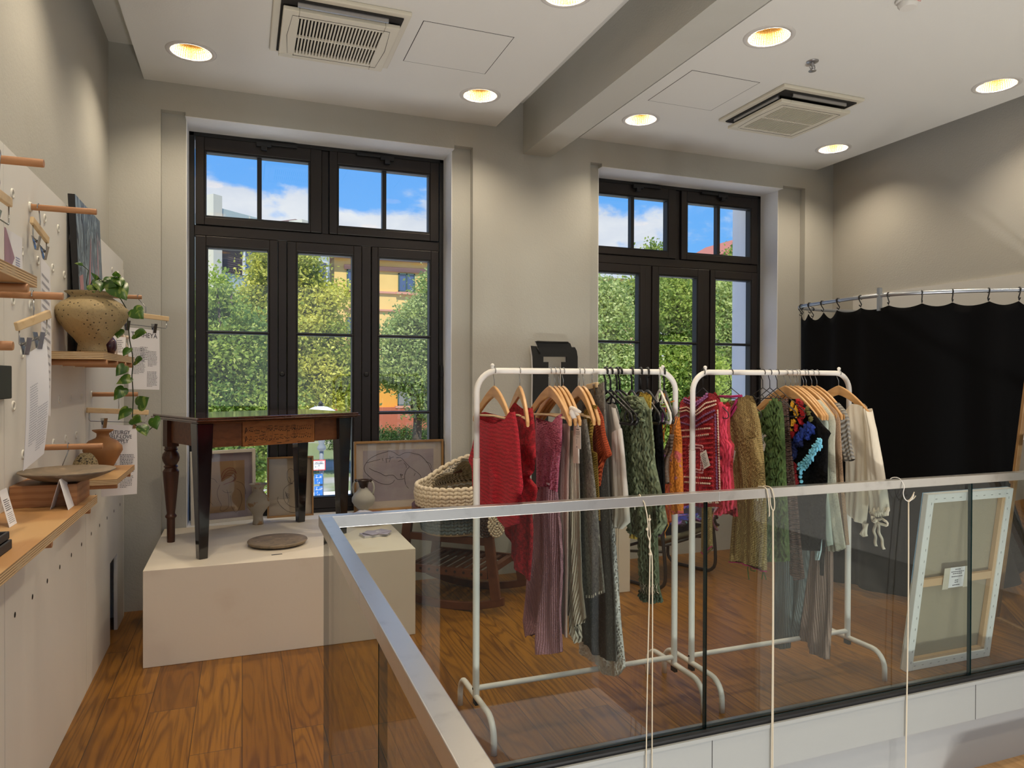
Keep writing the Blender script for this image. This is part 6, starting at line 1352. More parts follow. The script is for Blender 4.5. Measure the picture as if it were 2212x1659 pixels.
t = garment('white crochet lace dress showing below the dark grey skirt', X7+0.055, 'dress', 'lace_dress')
c = Cloth(X7+0.058, [(1250, 1080), (1252, 1250), (1255, 1385)], [(1324, 1080), (1333, 1200), (1341, 1330), (1352, 1440)], [(1250, 1080), (1324, 1080)], [(1255, 1385), (1260, 1412), (1276, 1428), (1298, 1432), (1304, 1455), (1330, 1464), (1340, 1455), (1352, 1440)], th=0.010, fold=0.008, nf=2.5, seed=16, flare=1.0, nv=50); piece('body', c, lace, t)
X8 = bx(1293, YR1)+0.035; hanger('black', X8, YR1, 'black hanger carrying the white crepe blouse', R(4))
t = garment('white crepe blouse with long gathered sleeve, next to the sage green knit', X8, 'blouse', 'crepe_blouse')
c = Cloth(X8+0.004, [(1308, 868), (1310, 1000), (1316, 1120)], [(1330, 882), (1342, 930), (1348, 1000), (1353, 1070), (1358, 1130)], [(1308, 868), (1318, 872), (1330, 882)], [(1316, 1120), (1335, 1130), (1358, 1130)], th=0.014, fold=0.006, nf=1.5, seed=17); piece('body', c, whitec, t)
c = Cloth(X8-0.016, [(1322, 940), (1322, 1060), (1325, 1122), (1330, 1142)], [(1342, 925), (1352, 1010), (1358, 1075), (1362, 1128), (1345, 1143)], [(1322, 940), (1334, 930), (1342, 925)], [(1330, 1142), (1336, 1138), (1345, 1143)], th=0.014, fold=0.005, nf=1.6, seed=18, nu=18); piece('sleeve', c, whitec, t)
m_ = MB()
for dx in (0, 4): m_.tube([on_x(1332+dx, 1140, X8-0.02), on_x(1330+dx*1.5, 1190, X8-0.02), on_x(1333+dx, 1240, X8-0.02), on_x(1332+dx*1.4, 1288, X8-0.02)], 0.0013, 6)
obj('tie_cord', m_, linen, t, smooth=True)
for i, (p, d_, lab) in enumerate(((1319, 0.0, 'black hanger of the white and green crochet scraps, second of the black ones'), (1333, 0.0, 'third black hanger along the cradle-side rail'), (1339, 0.0, 'fourth black hanger along the cradle-side rail, over the sage knit'), (1365, 0.0, 'fifth black hanger along the cradle-side rail, with the yellow crochet'), (1384, 0.0, 'sixth black hanger along the cradle-side rail, with the black knit'), (1399, 0.0, 'seventh black hanger along the cradle-side rail, with the purple strap'))):
    hanger('black' if i < 4 else 'black', bx(p, YR1), YR1, lab, R((3, -5, 6, -12, -8, -10)[i]))
X9 = bx(1319, YR1)+0.012
t = garment('small white and green crochet piece on a black hanger', X9, 'crochet piece', 'crochet_scrap')
c = Cloth(X9, [(1314, 868), (1313, 890), (1322, 930)], [(1326, 862), (1335, 885), (1340, 905)], [(1314, 868), (1320, 860), (1326, 862)], [(1322, 930), (1340, 905)], th=0.006, fold=0.003, nu=12, nv=14); piece('white_part', c, lace, t)
c = Cloth(X9+0.014, [(1326, 868), (1330, 890), (1336, 910)], [(1336, 872), (1341, 885), (1343, 900)], [(1326, 868), (1336, 872)], [(1336, 910), (1343, 900)], th=0.006, fold=0.003, nu=12, nv=14); piece('green_part', c, mat('emerald_crochet', (0.02, 0.12, 0.05), 0.9, bump=('voronoi', 90, 0.006)), t)
# sage green chunky cardigan
XS = bx(1339, YR1)+0.010
t = garment('chunky sage green knit with a gathered neck and long trailing sleeve', XS, 'knit top', 'sage_knit')
c = Cloth(XS, [(1362, 860), (1346, 895), (1350, 970), (1356, 1070), (1362, 1140)], [(1382, 858), (1404, 885), (1410, 940), (1416, 1005), (1430, 1070), (1443, 1128), (1427, 1152)], [(1362, 860), (1372, 856), (1382, 858)], [(1362, 1140), (1385, 1158), (1405, 1160), (1427, 1152)], th=0.026, fold=0.010, nf=2.5, seed=21); piece('body', c, sage, t)
strands('yarn_ropes', c, [0.03+0.0365*i for i in range(27)], 0.0, 1.0, 0.0058, sage, t, 0.010, 0.004, 5, 0.010, 90)
c = Cloth(XS-0.010, [(1380, 1130), (1381, 1200), (1384, 1270), (1381, 1288)], [(1420, 1130), (1421, 1200), (1424, 1270), (1432, 1300)], [(1380, 1130), (1420, 1130)], [(1381, 1288), (1398, 1297), (1412, 1303), (1432, 1300)], th=0.016, fold=0.006, nf=2, seed=22, nu=20); piece('sleeve', c, sage_net, t)
strands('sleeve_ropes', c, [0.06+0.11*i for i in range(9)], 0.0, 0.78, 0.0038, sage, t, 0.007, 0.003, 6, 0.010, 70)
strands('pale_fringe', c, [0.05+0.07*i for i in range(14)], 0.76, 0.92, 0.0020, linen, t, 0.006, 0.003, 7, 0.008, 90)
strands('dark_cuff', c, [0.03+0.06*i for i in range(17)], 0.90, 1.0, 0.0055, mat('deep_sage_yarn', (0.035, 0.06, 0.035), 0.9, bump=('noise', 120, 0.003)), t, 0.006, 0.003, 8, 0.008, 110)
rl = MB(); rnd = random.Random(5)
for i in range(26):
    f = i/25; p = on_x(1364+26*f+rnd.uniform(-6, 6), 862+rnd.uniform(-4, 44)+abs(f-0.5)*16, XS-0.028-0.010*rnd.random()); q = p+Vector((rnd.uniform(-0.008, 0.004), rnd.uniform(-0.03, 0.03), rnd.uniform(-0.018, 0.018))); rl.tube([p, (p+q)/2+Vector((-0.010, 0, 0.004)), q], [0.004, 0.0072, 0.004], 7)
obj('gathered_neck', rl, sage, t, smooth=True)
rl = MB()
for i in range(7):   # looped edge of the arm hole
    p = on_x(1404+1.2*i, 892+14*i, XS-0.012); rl.tube([p+Vector((0, 0.006*math.cos(a), 0.016*math.sin(a))) for a in (6.28*j/10 for j in range(10))], 0.0048, 6, closed=True)
obj('looped_edge', rl, sage, t, smooth=True)
# yellow crochet, black knit, strappy pieces
XY = bx(1365, YR1)+0.012
t = garment('yellow and grey crochet piece draped over a black hanger', XY, 'crochet piece', 'yellow_crochet')
c = Cloth(XY, [(1379, 860), (1380, 900), (1377, 1000), (1364, 1130), (1362, 1160)], [(1408, 858), (1405, 890), (1404, 960), (1392, 1100), (1376, 1165)], [(1379, 860), (1388, 846), (1398, 850), (1408, 858)], [(1362, 1160), (1376, 1165)], th=0.012, fold=0.006, seed=24); piece('body', c, yelcr, t)
XK = bx(1384, YR1)+0.006
t = garment('black knit dress half hidden beside the sage green knit', XK, 'dress', 'black_dress')
c = Cloth(XK, [(1408, 900), (1408, 980), (1412, 1060), (1405, 1130)], [(1424, 868), (1430, 930), (1432, 1010), (1436, 1100)], [(1408, 900), (1416, 880), (1424, 868)], [(1405, 1130), (1436, 1100)], th=0.012, fold=0.006, seed=25); piece('body', c, blackk, t)
XP = bx(1399, YR1)
t = garment('brown satin halter top hanging by thin straps from the white hanger', XP+0.05, 'halter top', 'halter_top')
c = Cloth(XP+0.050, [(1451, 938), (1440, 962), (1430, 985), (1431, 1010), (1428, 1040)], [(1453, 938), (1450, 975), (1444, 990), (1443, 1010), (1446, 1042)], [(1451, 938), (1453, 938)], [(1428, 1040), (1437, 1046), (1446, 1042)], th=0.012, fold=0.005, nf=2, seed=26, nu=16, nv=30); piece('cup', c, choc, t)
m_ = MB()
for a in ([(1452, 940), (1460, 915), (1468, 892), (1470, 887)], [(1430, 985), (1444, 960), (1458, 908), (1466, 890)], [(1424, 943), (1434, 925), (1455, 905), (1466, 889)]): m_.tube([on_x(*p, XP+0.048) for p in a], 0.0016, 6)
obj('strap', m_, choc, t, smooth=True)
t = garment('purple corded strap top beside the brown halter top', XP+0.02, 'strap top', 'purple_top')
m_ = MB()
for dz in (0, 5): m_.tube([on_x(p+dz*0.4, q, XP+0.018) for p, q in ((1434, 880), (1430, 905), (1422, 930), (1418, 955), (1424, 975), (1434, 985))], 0.0042, 7)
obj('strap', m_, purp, t, smooth=True)
c = Cloth(XP+0.022, [(1418, 1100), (1420, 1140), (1423, 1160)], [(1432, 1100), (1434, 1140), (1430, 1152)], [(1418, 1100), (1432, 1100)], [(1423, 1160), (1430, 1152)], th=0.008, fold=0.003, nu=10, nv=16); piece('hanging_end', c, purp, t)
XW = bx(1426, YR1); hanger('white', XW, YR1, 'white plastic hanger at the far end of the cradle-side rail', R(-20)); hanger('black', bx(1435, YR1), YR1, 'last black hanger of the cradle-side rail, beside the white one', R(-22))
t = garment('orange crochet sleeve top hanging at the far end of the cradle-side rail', XW+0.035, 'crochet top', 'orange_crochet')
c = Cloth(XW+0.052, [(1455, 905), (1448, 960), (1446, 1040), (1445, 1108)], [(1460, 900), (1470, 950), (1473, 1030), (1474, 1108)], [(1455, 905), (1460, 900)], [(1445, 1108), (1452, 1111), (1464, 1111), (1474, 1108)], th=0.024, fold=0.004, nf=1.5, seed=28, nu=22); piece('sleeve', c, orang, t)
m_ = MB()
for a in ([(1434, 850), (1441, 870), (1449, 900), (1455, 915)], [(1425, 878), (1440, 872), (1456, 866)], [(1430, 905), (1432, 930), (1435, 955)], [(1438, 880), (1438, 910), (1433, 950)]): m_.tube([on_x(*p, XW+0.03) for p in a], 0.0026, 6)
obj('strap', m_, orang, t, smooth=True)
c = Cloth(XW+0.030, [(1424, 1040), (1424, 1090), (1432, 1120)], [(1446, 1040), (1448, 1090), (1450, 1125)], [(1424, 1040), (1446, 1040)], [(1432, 1120), (1440, 1135), (1450, 1125)], th=0.010, fold=0.004, nu=16, nv=24, seed=29); piece('lace_front', c, redlace, t)
m_ = MB(); m_.tube([on_x(*p, XW+0.026) for p in ((1440, 1110), (1444, 1135), (1436, 1150), (1438, 1162))], 0.002, 6); obj('dangling_cord', m_, orang, t, smooth=True)
# ---- second rail
X = bx(1519, YR2); hanger('thin', X, YR2, 'thin black hanger carrying the red granny-square vest', R(-3))
def yarn(name, c): return mat(name, c, 0.9, bump=('noise', 130, 0.003))
vred, vpurple, vpink, vcream, vfuzz = yarn('vest_red', (0.42, 0.018, 0.024)), yarn('vest_purple', (0.20, 0.07, 0.15)), yarn('vest_pink', (0.62, 0.30, 0.30)), yarn('vest_cream', (0.72, 0.50, 0.38)), yarn('vest_fuzzy_pink', (0.66, 0.05, 0.10))
vbase = mat('vest_base', (0.34, 0.020, 0.032), 0.9, layers=[((0.50, 0.03, 0.03), 'noise', 24, 0.5, 0.65), ((0.20, 0.03, 0.07), 'noise', 16, 0.58, 0.7)], bump=('voronoi', 80, 0.006))
t = garment('red and purple granny-square crochet vest facing the cradle-side rail', X, 'crochet vest', 'crochet_vest', YR2)
cv = Cloth(X-0.004, [(1468, 872), (1468, 950), (1470, 1040), (1472, 1094)], [(1556, 865), (1558, 920), (1559, 985), (1560, 1040), (1562, 1096)], [(1468, 872), (1488, 856), (1500, 864), (1514, 867), (1528, 858), (1538, 848), (1548, 852), (1556, 865)], [(1472, 1094), (1500, 1088), (1522, 1096), (1545, 1094), (1562, 1096)], [(1468, 872), (1486, 853), (1500, 857), (1516, 858), (1530, 851), (1538, 846), (1556, 865)], th=0.020, fold=0.004, seed=31)
piece('body', cv, vbase, t)
def stitches(name, c, rows, r, m, par, nper=None, o=0.003, dash=0.7):
    """rows of crochet stitches: each row a list of (u, v) corners"""
    mb = MB()
    for row in rows:
        pts = [c.P(u, v, o) for u, v in row]; pts = resample(pts, max(3, int(sum((a-b).length for a, b in zip(pts, pts[1:]))/(r*2.6))))
        for a, b in zip(pts, pts[1:]):
            mb.tube([a, (a+b)/2+Vector((-r*0.5, 0, r*0.35)), a.lerp(b, dash+0.25)], [r*0.5, r, r*0.5], 6)
    return obj(name, mb, m, par, smooth=True)
def sq(u0, u1, v0, v1): return [(u0, v0), (u1, v0), (u1, v1), (u0, v1), (u0, v0)]
stitches('cream_rows', cv, [[(0.14, 0.30), (0.84, 0.31)], [(0.14, 0.36), (0.80, 0.37)], [(0.18, 0.74), (0.86, 0.75)], [(0.2, 0.79), (0.84, 0.80)]], 0.0052, vcream, t, dash=0.3)
stitches('pink_square', cv, [sq(0.36, 0.62, 0.46, 0.66), sq(0.33, 0.66, 0.44, 0.69)], 0.0048, vpink, t)
stitches('red_rows', cv, [[(0.10, 0.26+0.0+0.042*i), (0.88, 0.27+0.042*i)] for i in range(17)], 0.0058, vred, t, o=0.001)
stitches('purple_border', cv, [[(0.05, 0.20), (0.05, 0.95)], [(0.92, 0.16), (0.93, 0.90)], [(0.05, 0.16), (0.3, 0.17), (0.5, 0.20), (0.7, 0.17), (0.92, 0.13)], [(0.10, 0.21), (0.5, 0.245), (0.88, 0.20)], [(0.08, 0.90), (0.4, 0.88), (0.9, 0.93)]], 0.0055, vpurple, t)
stitches('pale_border', cv, [[(0.97, 0.10), (0.975, 0.95)], [(0.05, 0.10), (0.3, 0.12), (0.5, 0.14), (0.7, 0.11), (0.95, 0.06)], [(0.06, 0.07), (0.3, 0.09), (0.5, 0.11), (0.72, 0.07), (0.95, 0.03)], [(0.1, 0.94), (0.35, 0.91), (0.5, 0.96), (0.95, 0.96)]], 0.0045, vcream, t)
stitches('neck_border', cv, [[(0.2, 0.01), (0.32, 0.02), (0.5, 0.02), (0.65, 0.015), (0.78, 0.0)], [(0.2, 0.035), (0.5, 0.05), (0.78, 0.025)]], 0.0062, yarn('vest_violet', (0.30, 0.10, 0.24)), t)
cs_ = Cloth(X+0.016, [(1556, 875), (1560, 930), (1560, 1000), (1562, 1095), (1545, 1110)], [(1576, 880), (1573, 930), (1576, 952), (1585, 960), (1581, 1010), (1585, 1060), (1590, 1098)], [(1556, 875), (1566, 868), (1576, 880)], [(1545, 1110), (1565, 1112), (1590, 1098)], th=0.018, fold=0.003, nu=16, seed=32); piece('side_panel', cs_, vbase, t)
strands('fuzzy_ribs', cs_, [0.08+0.14*i for i in range(7)], 0.0, 1.0, 0.0062, vfuzz, t, 0.005, 0.003, 9, 0.012, 60)
rl = MB(); rnd = random.Random(8)
for i in range(150):
    u, v = rnd.uniform(0.1, 1), rnd.choice((rnd.uniform(0.0, 0.45), rnd.uniform(0.85, 1.0))); p = cs_.P(u, v, 0.003); rl.tube([p, p+Vector((rnd.uniform(-0.012, 0.0), rnd.uniform(-0.018, 0.010), rnd.uniform(-0.012, 0.012)))], 0.0006, 4)
obj('fuzz', rl, vfuzz, t)
c = Cloth(X+0.03, [(1538, 1068), (1545, 1090), (1565, 1105), (1588, 1116)], [(1592, 1060), (1592, 1085), (1592, 1116)], [(1538, 1068), (1592, 1060)], [(1588, 1116), (1592, 1116)], th=0.010, fold=0.003, nu=16, nv=18, seed=33); piece('hem', c, vbase, t)
bd_ = MB(); p = cv.P(0.80, 0.945, 0.006); bd_.lathe([(0.013, 0), (0.013, 0.002), (0, 0.002)], 20, M=Matrix.Rotation(R(-90), 4, 'Y'), c=p, sy=0.8); bd_.v = list(bd_.v); o = obj('sewn_badge', bd_, mat('tag_card', (0.72, 0.68, 0.62)), t)
bd_ = MB(); bd_.tube([p+Vector((-0.003, 0.006*math.cos(a), 0.008*math.sin(a))) for a in (6.28*j/12 for j in range(12))], 0.001, 5, closed=True); bd_.tube([p+Vector((-0.003, -0.006, 0)), p+Vector((-0.003, 0.006, 0))], 0.001, 5); obj('badge_mark', bd_, print_ink, o)
HAND = [(0.12, 0.75-0.08*(i % 3), 0.14+0.10*i, 0.03) for i in range(8)]
swing_tag('white handwritten tag on the red granny-square vest', cv.P(0.70, 0.50, 0.014), 0.050, 0.075, 0.45, HAND, 'handwritten tags on the clothes', X)

XO = bx(1579, YR2); hanger('thin', XO, YR2, 'thin black hanger carrying the olive mesh cardigan', R(3))
t = garment('olive mesh cardigan with magenta edging, between red vest and dark green knit', XO, 'cardigan', 'olive_cardigan', YR2)
c = Cloth(XO, [(1552, 870), (1560, 930), (1578, 1010), (1588, 1090), (1583, 1150), (1577, 1213)], [(1632, 872), (1643, 915), (1650, 985), (1654, 1060), (1657, 1150), (1657, 1234)], [(1552, 870), (1562, 875), (1580, 896), (1592, 880), (1604, 856), (1618, 858), (1632, 872)], [(1577, 1213), (1600, 1215), (1615, 1216), (1634, 1226), (1657, 1234)], [(1552, 870), (1570, 866), (1590, 862), (1604, 853), (1618, 856), (1632, 872)], th=0.022, fold=0.010, nf=2.0, seed=34); piece('body', c, olive, t)
m_ = MB(); m_.tube([c.P(u, 0.0, 0.002) for u in [0.05*i for i in range(14)]], 0.006, 8); m_.tube([c.P(u, 0.025, 0.002) for u in [0.05*i for i in range(13)]], 0.005, 8); obj('neck_edging', m_, magen, t, smooth=True)
m_ = MB(); m_.tube([c.P(u, 1.0, 0.001) for u in [0.04*i for i in range(26)]], 0.003, 7); obj('hem_edging', m_, magen, t, smooth=True)
m_ = MB(); m_.tube([on_x(*p, XO-0.02) for p in ((1554, 856), (1578, 857), (1602, 855))], 0.006, 8); obj('collar_edging', m_, magen, t, smooth=True)
c2 = Cloth(XO-0.015, [(1614, 960), (1600, 1040), (1592, 1100), (1588, 1208)], [(1634, 945), (1650, 1010), (1652, 1080), (1648, 1226)], [(1614, 960), (1624, 950), (1634, 945)], [(1588, 1208), (1648, 1226)], th=0.016, fold=0.006, nf=1.5, seed=35, nu=18); piece('sleeve', c2, olive, t)
c3 = Cloth(XO-0.03, [(1517, 1040), (1517, 1110), (1516, 1190)], [(1533, 1040), (1536, 1110), (1539, 1180)], [(1517, 1040), (1533, 1040)], [(1516, 1190), (1525, 1197), (1539, 1180)], th=0.016, fold=0.003, nf=1, seed=36, nu=14, yc=3.2); piece('far_sleeve', c3, olive, t)
m_ = MB(); m_.tube([c3.P(u, 1.0, 0.001) for u in [0.1*i for i in range(11)]], 0.003, 6); obj('cuff_edging', m_, magen, t, smooth=True)
swing_tag('handwritten tag with a ring mark, edge on between vest and olive cardigan', on_x(1585, 972, XO-0.03), 0.03, 0.062, -0.3, [], 'handwritten tags on the clothes', XO)

XG = bx(1648, YR2); hanger('thin', XG, YR2, 'thin black hanger of the dark green chunky knit', R(6))
t = garment('dark green chunky knit beside the olive mesh cardigan', XG+0.004, 'knit top', 'green_knit', YR2)
c = Cloth(XG+0.006, [(1638, 895), (1644, 940), (1650, 1020), (1655, 1100), (1650, 1212)], [(1686, 868), (1693, 905), (1696, 960), (1699, 1050), (1702, 1130), (1706, 1212)], [(1638, 895), (1650, 890), (1662, 884), (1672, 868), (1679, 860), (1686, 868)], [(1650, 1212), (1706, 1212)], th=0.024, fold=0.008, nf=2.0, seed=37); piece('body', c, dgreen, t)
strands('yarn_ropes', c, [0.03+0.058*i for i in range(17)], 0.0, 1.0, 0.0062, dgreen, t, 0.010, 0.004, 12, 0.010, 95)
m_ = MB()
for pts in ([(1617, 1212), (1615, 1230), (1618, 1252)], [(1620, 1214), (1622, 1232), (1630, 1234), (1634, 1226), (1628, 1216)], [(1648, 1236), (1646, 1250)], [(1650, 1236), (1655, 1252)]): m_.tube([on_x(*p, XG) for p in pts], 0.003, 6)
obj('loose_yarn', m_, dgreen, t, smooth=True)
swing_tag('white handwritten tag hanging before the dark green knit', on_x(1652, 938, XG-0.022), 0.045, 0.078, -0.30, HAND, 'handwritten tags on the clothes', XG, on_x(1655, 900, XG-0.018))
XB = bx(1656, YR2)+0.020; hanger('thin', XB, YR2, 'thin black hanger of the brown lace cardigan', R(-6))
t = garment('brown lace cardigan hanging as a narrow strip beside the dark green knit', XB+0.03, 'cardigan', 'brown_cardigan', YR2)
c = Cloth(XB+0.034, [(1688, 868), (1692, 950), (1700, 1040), (1705, 1120), (1707, 1238)], [(1700, 860), (1709, 950), (1720, 1060), (1727, 1150), (1739, 1248)], [(1688, 868), (1700, 860)], [(1707, 1238), (1720, 1254), (1739, 1248)], th=0.012, fold=0.008, nf=2, seed=38, nu=18); piece('body', c, browl, t)
m_ = MB()
for i in range(22):
    v = 0.30+0.032*i
    m_.tube([c.P(0.15+0.7*k/6, v+0.012*math.sin(k*math.pi/3+i), 0.003) for k in range(7)], 0.0026, 6)
obj('lace_waves', m_, browl, t, smooth=True)
XL = bx(1679, YR2); hanger('thin', XL, YR2, 'thin black hanger of the black bobble knit', R(-4))
t = garment('black knit covered in red, yellow and blue bobbles with a sky-blue ruffle', XL+0.02, 'knit top', 'bobble_knit', YR2)
c = Cloth(XL+0.026, [(1698, 868), (1702, 950), (1708, 1060), (1714, 1178)], [(1732, 868), (1756, 888), (1778, 918), (1796, 935), (1789, 948), (1788, 1040), (1782, 1120), (1772, 1190)], [(1698, 868), (1708, 862), (1720, 862), (1732, 868)], [(1714, 1178), (1742, 1188), (1772, 1190)], th=0.018, fold=0.006, nf=1.5, seed=39); piece('body', c, blackk, t)
def bobbles(name, px, r, m, dx=0.0):
    mb = MB(); rnd = random.Random(len(name))
    for (x, y) in px:
        p = on_x(x, y, XL+0.002+dx)
        for k in range(7):
            a = Vector((-rnd.uniform(0.0, 0.006), rnd.uniform(-1, 1)*r, rnd.uniform(-1, 1)*r*1.2)); b_ = Vector((-rnd.uniform(0.004, 0.010), rnd.uniform(-0.5, 0.5)*r, rnd.uniform(-1, 1)*r)); mb.tube([p+a, p+b_, p-a*0.8], [r*0.22, r*0.42, r*0.22], 6)
    return obj(name, mb, m, t, smooth=True)
bobbles('yellow_bobbles', [(1712, 880), (1721, 884), (1721, 895), (1716, 913), (1709, 933), (1713, 872)], 0.016, yarn('yarn_yellow', (0.72, 0.36, 0.02)))
bobbles('red_bobbles', [(1731, 910), (1737, 896), (1721, 924), (1714, 940), (1730, 880), (1726, 868), (1735, 888)], 0.017, yarn('yarn_red', (0.40, 0.008, 0.012)))
bobbles('blue_bobbles', [(1735, 935), (1742, 928), (1750, 922), (1728, 945), (1722, 952), (1754, 930), (1745, 940)], 0.022, yarn('yarn_blue', (0.012, 0.035, 0.24)))
bobbles('navy_bobbles', [(1716, 965), (1724, 960), (1718, 977), (1714, 985), (1730, 958)], 0.020, yarn('yarn_navy', (0.008, 0.016, 0.09)))
bobbles('wine_bobbles', [(1719, 1007), (1719, 1018), (1720, 1029), (1721, 1040), (1732, 872)], 0.015, yarn('yarn_wine', (0.22, 0.005, 0.010)))
bobbles('olive_bobbles', [(1748, 893), (1752, 905), (1744, 884)], 0.014, yarn('yarn_olive', (0.10, 0.09, 0.02)))
rf = MB(); rnd = random.Random(3); base = [(1774, 957), (1770, 965), (1762, 975), (1756, 985), (1750, 995), (1742, 1003), (1734, 1008), (1730, 1014)]
pts = resample([on_x(*p, XL-0.002) for p in base], 70)
for p in pts:
    for _ in range(4):
        d = Vector((rnd.uniform(-0.016, -0.002), rnd.uniform(-0.016, 0.020), rnd.uniform(-0.022, 0.030))); rf.tube([p, p+d*0.6+Vector((0, 0, 0.004)), p+d], [0.005, 0.006, 0.003], 6)
for q in ((1730, 1022), (1729, 1030), (1731, 1040)): rf.ball(on_x(*q, XL-0.002), 0.009, 5)
obj('sky_blue_ruffle', rf, yarn('yarn_sky', (0.20, 0.58, 0.78)), t, smooth=True)
c = Cloth(XL+0.060, [(1769, 1050), (1770, 1120), (1770, 1200), (1771, 1240)], [(1783, 1050), (1783, 1120), (1781, 1200), (1779, 1244)], [(1769, 1050), (1783, 1050)], [(1771, 1240), (1779, 1244)], th=0.008, fold=0.004, nu=10, seed=40); piece('hanging_tie', c, blackk, t)
c = Cloth(XL+0.045, [(1752, 1180), (1760, 1192), (1762, 1210)], [(1776, 1165), (1775, 1190), (1770, 1210)], [(1752, 1180), (1776, 1165)], [(1762, 1210), (1770, 1210)], th=0.006, fold=0.004, nu=10, nv=12); piece('pale_trim', c, yarn('yarn_pale_blue', (0.45, 0.60, 0.62)), t)
def plain(label, name, cat, hx, hlabel, dx, L, Rr, T, B, m, sleeve=None, th=0.018, fold=0.005, seed=50, rz=0.0, hang=True):
    if hang: hanger('wood', hx, YR2, hlabel, rz)
    t = garment(label, hx+dx, cat, name, YR2); c = Cloth(hx+dx, L, Rr, T, B, th=th, fold=fold, nf=1.5, seed=seed); piece('body', c, m, t)
    if sleeve: sx, L2, R2, T2, B2 = sleeve; c2 = Cloth(hx+dx+sx, L2, R2, T2, B2, th=0.014, fold=0.004, nf=1.2, seed=seed+1, nu=16); piece('sleeve', c2, m, t)
    return t
h_ = [bx(p, YR2) for p in (1695, 1702, 1708, 1722, 1734, 1742, 1754, 1765)]
hanger('wood', h_[0]+0.006, YR2, 'first of the row of wooden hangers behind the black bobble knit', R(4)); hanger('wood', h_[1]+0.018, YR2, 'second of the row of wooden hangers behind the black bobble knit', R(4))
plain('mint green knit seen as a thin edge behind the black bobble knit', 'mint_knit', 'knit top', h_[2]+0.03, 'wooden hanger carrying the mint green knit', 0.004, [(1733, 862), (1740, 1000), (1770, 1176)], [(1752, 862), (1774, 888), (1790, 912), (1789, 950), (1788, 1040), (1794, 1110), (1800, 1177)], [(1733, 862), (1742, 858), (1752, 862)], [(1770, 1176), (1785, 1182), (1800, 1177)], mint, seed=51, th=0.014)
plain('pale sage fuzzy knit between the mint and tan knits', 'sage_jumper', 'knit top', h_[3]+0.006, 'wooden hanger carrying the pale sage knit', 0.012, [(1756, 868), (1765, 1000), (1790, 1190)], [(1770, 864), (1788, 882), (1802, 900), (1805, 915), (1803, 960), (1806, 1045), (1816, 1120), (1826, 1184)], [(1756, 868), (1762, 862), (1770, 864)], [(1790, 1190), (1806, 1192), (1826, 1184)], pales, seed=53, th=0.014)
plain('tan knit cardigan between the pale sage and grey ribbed knits', 'tan_knit', 'cardigan', h_[4]+0.006, 'wooden hanger carrying the tan knit', 0.012, [(1757, 854), (1780, 1000), (1810, 1176)], [(1764, 850), (1786, 867), (1808, 888), (1815, 905), (1817, 950), (1823, 1045), (1829, 1110), (1835, 1177)], [(1757, 854), (1764, 850)], [(1810, 1176), (1822, 1178), (1835, 1177)], tank, seed=55, th=0.012)
hanger('wood', h_[5], YR2, 'wooden hanger just before the grey ribbed knit', R(2)); hanger('wood', h_[7], YR2, 'wooden hanger just behind the grey ribbed knit, its arm end showing', R(-3))
plain('grey ribbed short-sleeved knit beside the ivory blouse', 'rib_knit', 'knit top', h_[6], 'wooden hanger carrying the grey ribbed knit', 0.014, [(1790, 880), (1800, 940), (1822, 996)], [(1812, 870), (1827, 886), (1835, 905), (1836, 930), (1841, 965), (1847, 991)], [(1790, 880), (1800, 870), (1812, 870)], [(1822, 996), (1834, 997), (1847, 991)], gribb, seed=57, th=0.016)
XI = bx(1812, YR2); hanger('wood', XI, YR2, 'wooden hanger carrying the ivory blouse at the curtain end of the rail', R(2))
t = garment('ivory blouse with gathered cuff and ribbon bow, last on the rail beside the black curtain', XI+0.006, 'blouse', 'ivory_blouse', YR2)
c = Cloth(XI+0.006, [(1829, 886), (1829, 960), (1828, 1040), (1828, 1100)], [(1872, 880), (1878, 940), (1877, 1020), (1876, 1090), (1870, 1132)], [(1829, 886), (1838, 880), (1849, 872), (1862, 874), (1872, 880)], [(1828, 1100), (1840, 1112), (1856, 1126), (1870, 1132)], [(1829, 886), (1838, 876), (1849, 869), (1862, 873), (1872, 880)], th=0.024, fold=0.007, nf=1.6, seed=60); piece('body', c, ivory, t)
c = Cloth(XI-0.010, [(1868, 884), (1873, 950), (1876, 1030), (1880, 1085), (1881, 1108)], [(1880, 890), (1893, 930), (1904, 990), (1912, 1040), (1919, 1085), (1921, 1104)], [(1868, 884), (1874, 882), (1880, 890)], [(1881, 1108), (1892, 1104), (1908, 1107), (1921, 1104)], th=0.024, fold=0.005, nf=1.4, seed=61, nu=18); piece('sleeve', c, ivory, t)
m_ = MB()
for i in range(26):
    f = i/25; a, b = on_x(1881+40*f, 1098+3*math.sin(i), XI-0.030+0.02*abs(f-0.5)), on_x(1882+37*f+2*math.sin(i*2), 1117-6*abs(f-0.4), XI-0.028+0.02*abs(f-0.5)); m_.tube([a, (a+b)/2+Vector((-0.006, 0, 0)), b], [0.003, 0.0055, 0.003], 6)
obj('gathered_cuff', m_, ivory, t, smooth=True)
def ribbon(px, w, dx):
    pts = [on_x(x, y, XI+dx) for x, y in px]; pts = resample(pts, 14); F = []
    for i, p in enumerate(pts):
        a = pts[max(i-1, 0)]; b = pts[min(i+1, len(pts)-1)]; d = (b-a).normalized(); sd_ = Vector((0, d.z, -d.y)).normalized()*w/2; wv = Vector((0.004*math.sin(i*0.9), 0, 0)); F.append([p-sd_+wv+Vector((0.002, 0, 0)), p+wv-Vector((0.001, 0, 0)), p+sd_+wv+Vector((0.002, 0, 0))])
    mb = MB(); mb.grid(F); return mb
mb = MB()
